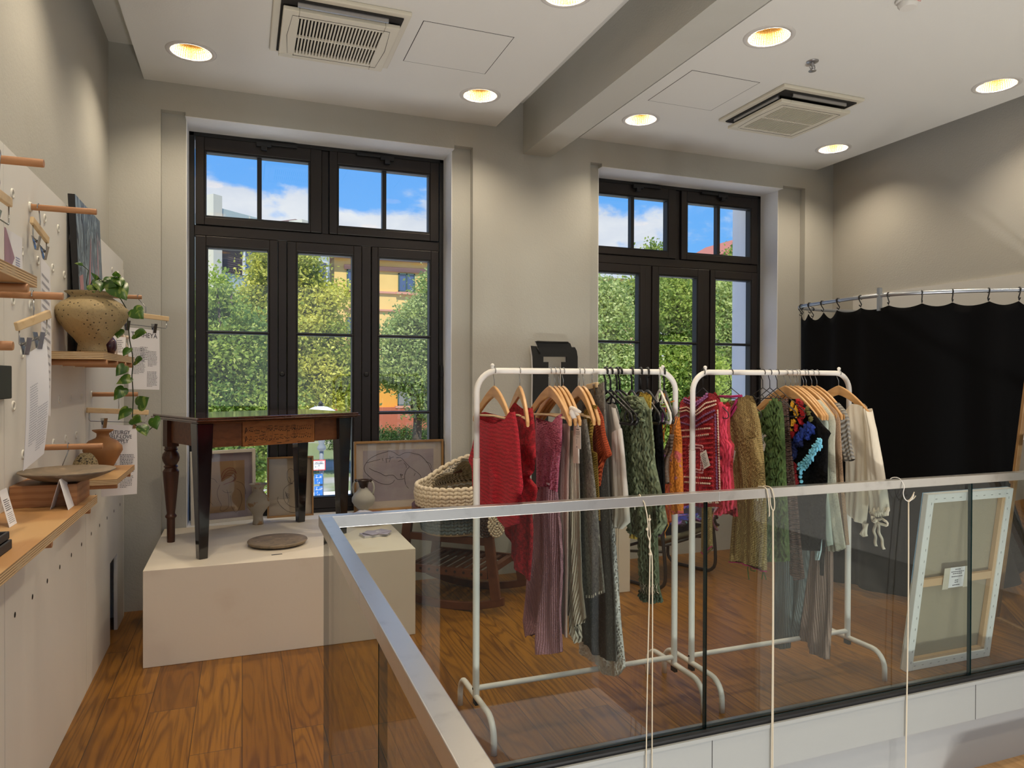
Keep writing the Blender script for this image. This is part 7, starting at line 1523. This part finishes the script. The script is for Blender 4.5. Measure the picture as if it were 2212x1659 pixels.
for px, w in (([(1891, 1123), (1884, 1117), (1882, 1125), (1891, 1127)], 0.014), ([(1893, 1124), (1904, 1120), (1917, 1128), (1914, 1136), (1898, 1130), (1893, 1126)], 0.013), ([(1890, 1126), (1888, 1150), (1892, 1180)], 0.017), ([(1894, 1128), (1900, 1155), (1909, 1187)], 0.017)): r_ = ribbon(px, w, -0.036); mb.add(r_.v, r_.f)
mb.ball(on_x(1892, 1125, XI-0.038), 0.009, 6)
o = obj('ribbon_bow', mb, ivory, t, smooth=True); so = o.modifiers.new('thick', 'SOLIDIFY'); so.thickness = 0.0015
c = Cloth(XI+0.002, [(1862, 1128), (1864, 1142), (1857, 1154), (1866, 1160)], [(1876, 1132), (1873, 1146), (1873, 1158)], [(1862, 1128), (1876, 1132)], [(1866, 1160), (1873, 1158)], th=0.010, fold=0.004, nu=10, nv=14); piece('knotted_tail', c, ivory, t)
# trousers and skirt clipped lower, under the knits
XT = bx(1702, YR2)+0.05
t = garment('teal-grey ribbed trousers hanging below the dark green and brown knits', XT, 'trousers', 'ribbed_trousers', YR2)
c = Cloth(XT, [(1676, 1100), (1676, 1200), (1675, 1300), (1674, 1395)], [(1712, 1100), (1710, 1200), (1712, 1300), (1706, 1400)], [(1676, 1100), (1712, 1100)], [(1674, 1395), (1690, 1402), (1706, 1400)], th=0.022, fold=0.006, nf=1.5, seed=63, nu=20); piece('leg', c, tealr, t)
c = Cloth(XT+0.03, [(1722, 1100), (1716, 1250), (1706, 1340), (1694, 1384)], [(1752, 1100), (1750, 1190), (1738, 1300), (1722, 1382)], [(1722, 1100), (1752, 1100)], [(1694, 1384), (1708, 1388), (1722, 1382)], th=0.022, fold=0.006, nf=1.5, seed=64, nu=20); piece('leg', c, tealr, t)
XK2 = bx(1734, YR2)+0.03
t = garment('taupe ribbed long skirt hanging lowest on the curtain-side rail', XK2, 'skirt', 'taupe_skirt', YR2)
c = Cloth(XK2-0.02, [(1752, 1110), (1748, 1220), (1738, 1310), (1726, 1378)], [(1800, 1110), (1800, 1220), (1799, 1320), (1793, 1424)], [(1752, 1110), (1800, 1110)], [(1726, 1378), (1742, 1386), (1760, 1410), (1776, 1420), (1793, 1424)], th=0.020, fold=0.009, nf=2.2, seed=65, flare=1.0); piece('body', c, taupe, t)

# ================================================================== BEHIND THE RAILS
m_ = MB(); m_.box((1.92, 4.245, 0.0), (2.470, 4.90, 0.50)); tag(obj('small_plinth', m_, plinth_m, bevel=0.003), 'smaller white plinth behind the hanging clothes, against the pier between the windows', 'plinth')
bl = thing('black_letter_board', 'black cut-out board with a rolled top and an I-shaped slot, standing on the small plinth', 'display board', (2.18, 4.88, 0.50))
def Lz(px, py): p = on_y(px, py, 4.87); return (p.x, p.z)
L0 = [(1149, 905), (1152, 800), (1151, 770), (1147, 747), (1158, 748), (1163, 752), (1157, 737), (1224, 738), (1231, 742), (1234, 750), (1241, 750), (1245, 758), (1247, 775), (1247, 905)]
out = [Lz(*p) for p in L0]; out[0] = (out[0][0], 0.50); out[-1] = (out[-1][0], 0.50)
slot = [Lz(*p) for p in ((1173, 771), (1223, 771), (1223, 782), (1213, 782), (1212, 905), (1183, 905), (1184, 782), (1173, 782))]
z_mid = slot[0][1]
def board(mb, grow, y0, y1):
    xs0 = min(p[0] for p in out)
    # left limb, right limb, head: each a prism, the slot left open
    left = [(out[0][0]-grow, 0.50), (slot[5][0]+0, 0.50), (slot[6][0], slot[6][1]), (slot[7][0], slot[7][1]), (slot[0][0], slot[0][1]), (slot[0][0], slot[0][1]+0.001), (out[2][0]-grow, slot[0][1]+0.001), (out[1][0]-grow, out[1][1])]
    right = [(slot[4][0], 0.50), (out[-1][0]+grow, 0.50), (out[-2][0]+grow, slot[1][1]+0.001), (slot[1][0], slot[1][1]+0.001), (slot[1][0], slot[1][1]), (slot[2][0], slot[2][1]), (slot[3][0], slot[3][1])]
    head = [(out[2][0]-grow, slot[0][1]+0.001)] + [(x, z) for x, z in out[3:12]] + [(out[12][0]+grow, slot[1][1]+0.001)]
    for poly in (left, right, head): mb.prism(poly, 'y', y0, y1)
m_ = MB(); board(m_, 0.004, 4.878, 4.896); obj('white_backing', m_, paper, bl)
m_ = MB(); board(m_, 0.0, 4.862, 4.878); obj('black_face', m_, mat('board_black', (0.010, 0.0105, 0.010), 0.6), bl)
m_ = MB(); pp = [Lz(*p) for p in ((1158, 750), (1166, 765), (1238, 762), (1234, 751))]; m_.tube([(Lz(1158, 749)[0], 4.862, Lz(1158, 749)[1]), (Lz(1165, 764)[0], 4.860, Lz(1165, 764)[1])], 0.006, 8); m_.tube([(Lz(1159, 738)[0], 4.858, Lz(1159, 738)[1]), (Lz(1226, 740)[0], 4.858, Lz(1226, 740)[1])], 0.006, 8); obj('rolled_edge', m_, mat('board_black', (0.022, 0.023, 0.022)), bl, smooth=True)

# low black sling chair under the second window
tube_b = mat('black_tube', (0.02, 0.021, 0.022), 0.4); sling = mat('olive_canvas', (0.115, 0.105, 0.065), 0.85, bump=('noise', 80, 0.001))
CA_, CB_ = on_z(1545, 1236, 0.012), on_z(1437, 1276, 0.012); DA = (on_z(1405, 1203, 0.012)-CA_); DA.z = 0; DA.normalize(); LENC = 0.40
ch = thing('sling_chair', 'low black tubular sling chair with an olive seat under the second window', 'chair', (CA_+CB_)/2)
def frame_side(E):
    up_ = Vector((0, 0, 1)); f0 = E; pts = [E+up_*0.44-DA*0.02, E+up_*0.36+DA*0.0, E+up_*0.12-DA*(-0.0), E+up_*0.05+DA*0.005, E+up_*0.012+DA*0.04, E+DA*0.09, E+DA*(LENC-0.06), E+DA*LENC+up_*0.02, E+DA*(LENC+0.03)+up_*0.08]
    pts[0] = E+up_*0.42+DA*0.04; pts[1] = E+up_*0.33+DA*0.02; pts[2] = E+up_*0.14+DA*0.0
    pts += [E+DA*(LENC+0.0)+up_*0.32]
    return resample(smooth3(pts), 40)
def smooth3(p, n=5):
    out = []
    for i in range(len(p)-1):
        p0, p1, p2, p3 = p[max(i-1, 0)], p[i], p[i+1], p[min(i+2, len(p)-1)]
        for k in range(n):
            t_ = k/n; out.append(0.5*((2*p1)+(-p0+p2)*t_+(2*p0-5*p1+4*p2-p3)*t_*t_+(-p0+3*p1-3*p2+p3)*t_**3))
    out.append(p[-1]); return out
for E_ in (CA_, CB_): m_ = MB(); m_.tube(frame_side(E_), 0.0125, 10); obj('side_frame', m_, tube_b, ch, smooth=True)
m_ = MB(); m_.tube([CA_+Vector((0, 0, 0.30))+DA*0.02, CB_+Vector((0, 0, 0.30))+DA*0.02], 0.011, 10); m_.tube([CA_+Vector((0, 0, 0.22))+DA*(LENC), CB_+Vector((0, 0, 0.22))+DA*(LENC)], 0.011, 10); m_.tube([CA_+Vector((0, 0, 0.26))+DA*0.02, CA_+Vector((0, 0, 0.20))+DA*(LENC)], 0.010, 10); m_.tube([CB_+Vector((0, 0, 0.26))+DA*0.02, CB_+Vector((0, 0, 0.20))+DA*(LENC)], 0.010, 10); obj('cross_tube', m_, tube_b, ch, smooth=True)
W_ = (CB_-CA_); P = []
for i in range(9):
    f = i/8; P.append([CA_+W_*(0.05+0.9*j/8)+DA*(0.03+0.36*f)+Vector((0, 0, 0.355-0.10*math.sin(f*math.pi)*math.sin(j/8*math.pi)-0.02*f)) for j in range(9)])
m_ = MB(); m_.grid(P); o = obj('sling_seat', m_, sling, ch, smooth=True); so = o.modifiers.new('thick', 'SOLIDIFY'); so.thickness = 0.03; so.offset = -1
th_ = thing('crocheted_throw', 'folded black crochet throw edged in yellow and violet, draped on the sling chair', 'throw', CA_+Vector((0, 0, 0.40)))
thm = mat('throw_yarn', (0.03, 0.02, 0.035), 0.9, layers=[((0.22, 0.10, 0.38), 'noise', 9, 0.5, 0.56), ((0.03, 0.04, 0.30), 'noise', 13, 0.56, 0.62), ((0.10, 0.30, 0.36), 'noise', 17, 0.62, 0.68)], bump=('voronoi', 90, 0.008))
P = []
for i in range(11):
    f = i/10; P.append([CA_+W_*(-0.04+0.72*j/12)+DA*(0.0+0.34*f)+Vector((0, 0, 0.405+0.05*math.sin(j*0.9+f*2)*0.4+(0.035 if j < 2 else 0.012)-(0.05 if j == 0 else 0))) for j in range(13)])
m_ = MB(); m_.grid(P); o = obj('throw_body', m_, thm, th_, smooth=True); so = o.modifiers.new('thick', 'SOLIDIFY'); so.thickness = 0.018
for k_, (cc, o_) in enumerate((((0.62, 0.32, 0.02), 0.0), ((0.42, 0.22, 0.30), 0.022), ((0.04, 0.03, 0.03), -0.022))):
    m_ = MB()
    pts = [CA_+W_*(-0.045)+DA*(0.0+0.045*q-0.0)+Vector((-0.004*k_, -0.006, 0.38+0.07*math.sin(q/8*math.pi)+o_*0.9)) for q in range(9)]
    pts = [CA_+W_*(-0.03+0.10*math.sin(a))+DA*0.0+Vector((0, -0.012*k_, 0.40+(0.075+o_)*math.cos(a)*0.9)) for a in (R(-20+24*q) for q in range(9))]
    for a, b in zip(resample(pts, 22), resample(pts, 22)[1:]): m_.tube([a, (a+b)/2+Vector((0, -0.005, 0.003)), b], [0.006, 0.011, 0.006], 7)
    obj('edging', m_, yarn('edging_%s' % ('yellow', 'pink', 'black')[k_], cc), th_, smooth=True)

# ================================================================== FITTING ROOM CORNER
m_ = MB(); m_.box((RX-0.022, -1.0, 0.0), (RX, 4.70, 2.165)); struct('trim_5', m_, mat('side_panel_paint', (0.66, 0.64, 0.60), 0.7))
RZ = 2.0
rp = [on_z(x, y, RZ) for x, y in ((1880, 640.5), (1955, 634), (2035, 630.5), (2110, 628), (2175, 626.5), (2240, 625.5))]
path = [Vector((RX-0.005, 4.42, RZ)), Vector((4.55, 4.44, RZ)), Vector((4.18, 4.42, RZ)), Vector((4.02, 4.36, RZ)), Vector((3.945, 4.24, RZ)), Vector((3.915, 4.02, RZ)), Vector((3.892, 3.80, RZ))] + rp + [Vector((4.75, 2.93, RZ)), Vector((RX-0.005, 2.90, RZ))]
path = resample(smooth3(path, 6), 110)
cr = thing('curtain_rod', 'bent grey metal curtain rod around the fitting corner, with black hooks', 'curtain rod', path[0])
m_ = MB(); m_.tube(path, 0.0125, 12); obj('rod', m_, mat('galvanised', (0.42, 0.45, 0.50), 0.35, 0.9), cr, smooth=True)
m_ = MB()
for p in (path[0], path[-1]): m_.lathe([(0.035, -0.012), (0.035, 0.0), (0.016, 0.004)], 18, M=Matrix.Rotation(R(-90), 4, 'Y'), c=Vector((RX-0.008, p.y, p.z)))
obj('wall_flange', m_, metal_grey, cr, smooth=True)
pb = on_d(1872, 640, 4.60); m_ = MB(); q = min(path, key=lambda v: (v-pb).length); m_.box((q.x-0.012, q.y-0.01, q.z-0.10), (q.x+0.012, q.y+0.012, q.z+0.05)); obj('strap_bracket', m_, mat('galvanised', (0.42, 0.45, 0.50)), cr)
drape = path[26:-4]; hooks = [0, 6, 11, 15, 20, 26, 33, 40, 47, 53, 60, 66, 73]
hooks = [h for h in hooks if h < len(drape)]
for h in hooks:
    p = drape[h]; a = drape[min(h+1, len(drape)-1)]-drape[max(h-1, 0)]; sd_ = Vector((a.y, -a.x, 0)).normalized()
    m_ = MB(); m_.tube([p+sd_*0.017*math.cos(t)+Vector((0, 0, 0.017*math.sin(t))) for t in (R(230), R(180), R(120), R(60), R(10), R(-30))]+[p+Vector((0, 0, -0.03)), p-sd_*0.012+Vector((0, 0, -0.045)), p-sd_*0.004+Vector((0, 0, -0.062)), p+sd_*0.010+Vector((0, 0, -0.05))], 0.0038, 7); obj('hook', m_, blk_pl, cr, smooth=True)
vel = mat('black_curtain_cloth', (0.0025, 0.0025, 0.003), 0.95, spec=0.15)
cu_ = MB(); nv = 30; rows = []
def sag(i):
    lo = max([h for h in hooks if h <= i], default=hooks[0]); hi = min([h for h in hooks if h >= i], default=hooks[-1]); 
    if hi == lo: return 0.0
    f = (i-lo)/(hi-lo); L = (drape[hi]-drape[lo]).length; return 4*f*(1-f)*0.022 if (hi-lo) > 5 and hi not in (26, 73) else 4*f*(1-f)*0.05
fine_i = [k/3 for k in range(3*(len(drape)-1)+1)]
for j in range(nv+1):
    v = j/nv; row = []
    for fi in fine_i:
        i = int(fi); i2 = min(i+1, len(drape)-1); p = drape[i].lerp(drape[i2], fi-i); a = drape[min(i+1, len(drape)-1)]-drape[max(i-1, 0)]; sd_ = Vector((a.y, -a.x, 0)).normalized()
        zt = RZ-0.068-sag(fi); zb = 0.045+0.012*math.sin(fi*0.4)+0.02*(math.sin(fi*0.13)+1)
        wv = (0.012+0.035*v)*math.sin(fi*0.55+0.6*math.sin(fi*0.21))+0.02*v*math.sin(fi*0.23+1)
        q = p+sd_*wv; q.z = zt+(zb-zt)*v; row.append(q)
    rows.append(row)
cu_.grid(rows); o = obj('fitting_curtain', cu_, vel, smooth=True); so = o.modifiers.new('thick', 'SOLIDIFY'); so.thickness = 0.003
tag(o, 'tall black cloth curtain closing off the fitting corner', 'curtain')

# stretched canvas seen from behind, leaning on the glass
Bl, Br = Vector((3.072, 2.600, 0.0)), Vector((3.668, 2.600, 0.0)); HC = 0.905; vv = Vector((0.006, -0.110, 0.87)); vv = vv.normalized(); uu = (Br-Bl).normalized(); WC = (Br-Bl).length; nn_ = uu.cross(vv)  # towards -y
if nn_.y > 0: nn_ = -nn_
def Cq(a, b, c=0.0): return Bl+uu*a+vv*b-nn_*c
def cslab(a0, b0, a1, b1, c0, c1):
    mb = MB(); mb.add([Cq(a, b, c) for c in (c0, c1) for a, b in ((a0, b0), (a1, b0), (a1, b1), (a0, b1))], [(0, 3, 2, 1), (4, 5, 6, 7), (0, 1, 5, 4), (1, 2, 6, 5), (2, 3, 7, 6), (3, 0, 4, 7)]); return mb
cv_ = thing('stretched_canvas', 'large white-edged canvas turned back to front, leaning on the glass balustrade', 'canvas', (Bl+Br)/2)
linen_b = mat('raw_linen', (0.36, 0.31, 0.22), 0.9, bump=('noise', 240, 0.0008)); primed = mat('primed_white', (0.80, 0.80, 0.78), 0.7); strip = mat('stretcher_pine', (0.66, 0.44, 0.25), 0.55)
D_ = 0.034; fw = 0.045
obj('linen_back', cslab(0.01, 0.01, WC-0.01, HC-0.01, D_-0.004, D_-0.002), linen_b, cv_)
obj('painted_front', cslab(0.0, 0.0, WC, HC, D_-0.002, D_), mat('canvas_painting', (0.66, 0.60, 0.50), 0.6, layers=[((0.30, 0.52, 0.74), 'noise', 2.4, 0.50, 0.52), ((0.40, 0.035, 0.02), 'noise', 1.7, 0.56, 0.58)]), cv_)
for a0, b0, a1, b1 in ((0, 0, fw, HC), (WC-fw, 0, WC, HC), (fw, 0, WC-fw, fw), (fw, HC-fw, WC-fw, HC)): obj('folded_edge', cslab(a0, b0, a1, b1, 0.0, D_-0.004), primed, cv_, bevel=0.003)
for a0, b0, a1, b1 in ((WC-fw-0.022, fw, WC-fw, HC-fw), (fw, fw, WC-fw, fw+0.014)): obj('stretcher_bar', cslab(a0, b0, a1, b1, 0.006, D_-0.006), strip, cv_)
obj('cross_bar', cslab(fw, HC*0.475, WC-fw, HC*0.475+0.040, 0.008, D_-0.006), strip, cv_, bevel=0.002)
stp = MB()
for i in range(15):
    b = 0.04+0.058*i
    for a in (fw*0.62, WC-fw*0.62): q = cslab(a-0.0012, b, a+0.0012, b+0.012, -0.0012, 0.0); stp.add(q.v, q.f)
for i in range(10):
    a = 0.05+0.055*i
    for b in (fw*0.55, HC-fw*0.55): q = cslab(a, b-0.0012, a+0.012, b+0.0012, -0.0012, 0.0); stp.add(q.v, q.f)
obj('staples', stp, metal_grey, cv_)
nt_ = obj('paper_note', cslab(0.205, HC*0.455, 0.345, HC*0.455+0.105, 0.003, 0.0045), paper, cv_)
for a in (0.180, 0.325): obj('masking_tape', cslab(a, HC*0.450, a+0.040, HC*0.450+0.110, 0.0018, 0.0030), mat('tape_cream', (0.66, 0.60, 0.48), 0.6), cv_)
pr = MB(); r_ = random.Random(6)
for i, (n_, b) in enumerate(((3, 0.092), (7, 0.080), (5, 0.070), (6, 0.055), (2, 0.035), (2, 0.025), (4, 0.010))):
    w = 0.013; a = 0.275-n_*w/2
    for k in range(n_): q = cslab(a+k*w, HC*0.455+b, a+k*w+w*0.8, HC*0.455+b+0.004, 0.0022, 0.0028); pr.add(q.v, q.f)
obj('print', pr, print_ink, nt_)

# tall leaning mirror with a wooden frame
M0 = on_z(2150, 1336, 0.0); M1 = on_z(2212, 1366, 0.0); mu_ = (M1-M0).normalized(); mb_ = Vector((-mu_.y, mu_.x, 0)); mb_ = mb_ if mb_.y > 0 else -mb_
mv = (Vector((0, 0, 1))+mb_*0.16).normalized(); mn = mb_-mv*mb_.dot(mv); mn.normalize()
# the upright runs through the strip seen over the rail
pl_n = mu_.cross(mv); qtop = on_plane(2212, 862, M0, pl_n); qmid = on_plane(2185, 1030, M0, pl_n)
mv2 = (qtop-M0).normalized(); 
def Mq(a, b, c=0.0): return M0+mu_*a+mv2*b+mn*c
WM, HM = 0.55, 1.62
def mslab(a0, b0, a1, b1, c0, c1):
    mb = MB(); mb.add([Mq(a, b, c) for c in (c0, c1) for a, b in ((a0, b0), (a1, b0), (a1, b1), (a0, b1))], [(0, 3, 2, 1), (4, 5, 6, 7), (0, 1, 5, 4), (1, 2, 6, 5), (2, 3, 7, 6), (3, 0, 4, 7)]); return mb
mi = thing('floor_mirror', 'tall wood-framed mirror leaning back beside the black curtain', 'mirror', M0)
for a0, b0, a1, b1 in ((0, 0, 0.022, HM), (WM-0.022, 0, WM, HM), (0.022, 0, WM-0.022, 0.022), (0.022, HM-0.022, WM-0.022, HM)): obj('frame', mslab(a0, b0, a1, b1, -0.012, 0.014), gold_w, mi, bevel=0.002)
obj('mirror_glass', mslab(0.022, 0.022, WM-0.022, HM-0.022, -0.002, 0.002), mat('mirror_silver', (0.85, 0.86, 0.86), 0.02, 1.0), mi)
obj('inner_line', mslab(0.0195, 0.02, 0.0225, HM-0.02, -0.0135, -0.011), mat('pale_line', (0.75, 0.62, 0.42), 0.5), mi)
kn = MB(); kn.ball(Mq(-0.008, 0.95, 0.0), 0.016, 6); obj('side_knob', kn, gold_w, mi, smooth=True)

# ================================================================== BALUSTRADE
steel = mat('brushed_steel', (0.78, 0.77, 0.74), 0.32, 1.0, layers=[((0.66, 0.65, 0.62), 'noise', 18, 0.55, 0.8)], bump=('noise', 70, 0.0002))
pane_m = glass_mat('balustrade_glass', (0.90, 0.93, 0.915)); edge_m = mat('glass_edge', (0.006, 0.03, 0.032), 0.15)
GX, GY, HZ0, HZ1 = 0.263, 2.468, 0.945, 0.985
bal = thing('glass_balustrade', 'frameless glass balustrade with a square steel handrail around the stair void', 'balustrade', (GX, GY, 0))
def pane(x0, x1, y0, y1, z0, z1):
    m = MB(); m.box((x0, y0, z0), (x1, y1, z1)); dx, dy = x1-x0, y1-y0
    if dx > dy: m.mi = [1, 1, 0, 1, 0, 1]
    else: m.mi = [1, 1, 1, 0, 1, 0]
    return obj('glass_pane', m, [pane_m, edge_m], bal)
J = (0.280, 1.790, 3.335, RX-0.01)
for a, b in zip(J, J[1:]): pane(a+0.004, b-0.004, GY-0.0085, GY+0.0085, 0.0, HZ0)
yj = on_x(827, 1500, GX).y
for a, b in ((GY-0.02, yj), (yj, yj-1.5), (yj-1.5, -2.2)): pane(GX-0.0085, GX+0.0085, b+0.004, a-0.004, 0.0, HZ0)
m_ = MB(); m_.box((GX-0.021, GY-0.021, HZ0), (1.84, GY+0.021, HZ1)); obj('handrail', m_, steel, bal, bevel=0.002)
m_ = MB(); m_.box((1.841, GY-0.021, HZ0), (RX-0.005, GY+0.021, HZ1)); obj('handrail', m_, steel, bal, bevel=0.002)
m_ = MB(); m_.box((GX-0.021, -2.2, HZ0), (GX+0.021, GY-0.0215, HZ1)); obj('handrail', m_, steel, bal, bevel=0.002)
m_ = MB(); m_.box((GX, GY-0.033, -0.012), (RX-0.005, GY-0.010, 0.004)); m_.box((GX-0.03, -2.2, -0.0), (GX-0.011, GY-0.01, 0.004)); obj('rubber_gasket', m_, mat('black_rubber', (0.012, 0.012, 0.013), 0.6), bal)
m_ = MB(); m_.box((GX, GY+0.010, 0.0), (RX-0.005, GY+0.028, 0.012)); obj('base_channel', m_, mat('anodised', (0.35, 0.36, 0.36), 0.4, 0.8), bal)

# cords looped over the handrail
cordm = mat('cotton_cord', (0.66, 0.58, 0.44), 0.85)
YC = GY-0.026
def cord(label, paths, r=0.0026, group='cords tied to the handrail'):
    mb = MB()
    for p in paths: mb.tube(resample(smooth3([Vector(q) for q in p], 5), 60), r, 7)
    o = obj('tied_string', mb, cordm, smooth=True); return tag(o, label, 'cord', group)
def Y(px, py, d=0.0): return on_y(px, py, YC-d)
def over(px): # loop round the rail
    p = Y(px, 1060); return [Vector((p.x-0.006, GY+0.026, HZ0-0.02)), Vector((p.x-0.006, GY+0.025, HZ1-0.004)), Vector((p.x-0.004, GY+0.012, HZ1+0.004)), Vector((p.x-0.002, GY-0.012, HZ1+0.004)), Vector((p.x, GY-0.025, HZ1-0.006))]
low = lambda px, z: Vector((on_y(px, 1500, 2.418).x, 2.418, z))
cord('pale cord with a double knot, tied over the handrail before the sage knit', [over(1389)+[Y(1393, 1090), Y(1399, 1118), Y(1403, 1128, 0.004), Y(1396, 1140, 0.002), Y(1400, 1160), Y(1404, 1195), low(1397, 0.1), low(1396, -0.6), low(1395, -1.6)], [Y(1403, 1112), Y(1403, 1130), Y(1405, 1160), Y(1401, 1195), Y(1409, 1215), low(1409, 0.0), low(1410, -0.6), low(1411, -1.6)]])
kk = MB(); [kk.ball(Y(x, y, 0.002), 0.0062, 5) for x, y in ((1403, 1122), (1398, 1143), (1404, 1197))]; 
o = bpy.data.objects['tied_string']; ko = obj('knot', kk, cordm, o, smooth=True)
cord('pale cord with a long loop, tied over the handrail before the olive cardigan', [over(1657)+[Y(1660, 1080), Y(1662, 1108), Y(1661, 1116)], over(1668)+[Y(1672, 1075), Y(1673, 1095), Y(1670, 1103), Y(1665, 1092), Y(1663, 1075)], [Y(1669, 1103), low(1668, 0.4), low(1667, -0.4), low(1666, -1.6)], [Y(1670, 1103), low(1670, 0.4), low(1670, -0.4), low(1669, -1.6)]])
o2 = thing('tied_string', 'pale cord hung from a white wire hook on the handrail, in front of the curtain', 'cord', Y(1955, 1060), 'cords tied to the handrail')
hk = MB(); hk.tube(resample(smooth3([Vector((Y(1938, 1040).x, GY+0.020, HZ1-0.012)), Vector((Y(1942, 1040).x, GY+0.012, HZ1+0.006)), Vector((Y(1948, 1040).x, GY-0.012, HZ1+0.006)), Y(1953, 1050, 0.004), Y(1951, 1065, 0.004), Y(1955, 1078, 0.004), Y(1964, 1083, 0.006), Y(1971, 1076, 0.008), Y(1974, 1068, 0.008)]), 40), 0.0022, 7); obj('wire_hook', hk, rack_w, o2, smooth=True)
mb = MB()
for p in ([Y(1963, 1082, 0.003), low(1961, 0.4), low(1958, -0.4), low(1956, -1.6)], [Y(1962, 1082, 0.003), low(1960, 0.4), low(1957, -0.4), low(1955, -1.6)], [Y(1963, 1082, 0.004), Y(1970, 1073, 0.006), Y(1975, 1063, 0.006)], [Y(1963, 1082, 0.004), Y(1972, 1078, 0.006), Y(1978, 1071, 0.006)]): mb.tube(resample(smooth3(p), 30), 0.0024, 7)
mb.ball(Y(1963, 1082, 0.004), 0.006, 5); obj('cord', mb, cordm, o2, smooth=True)
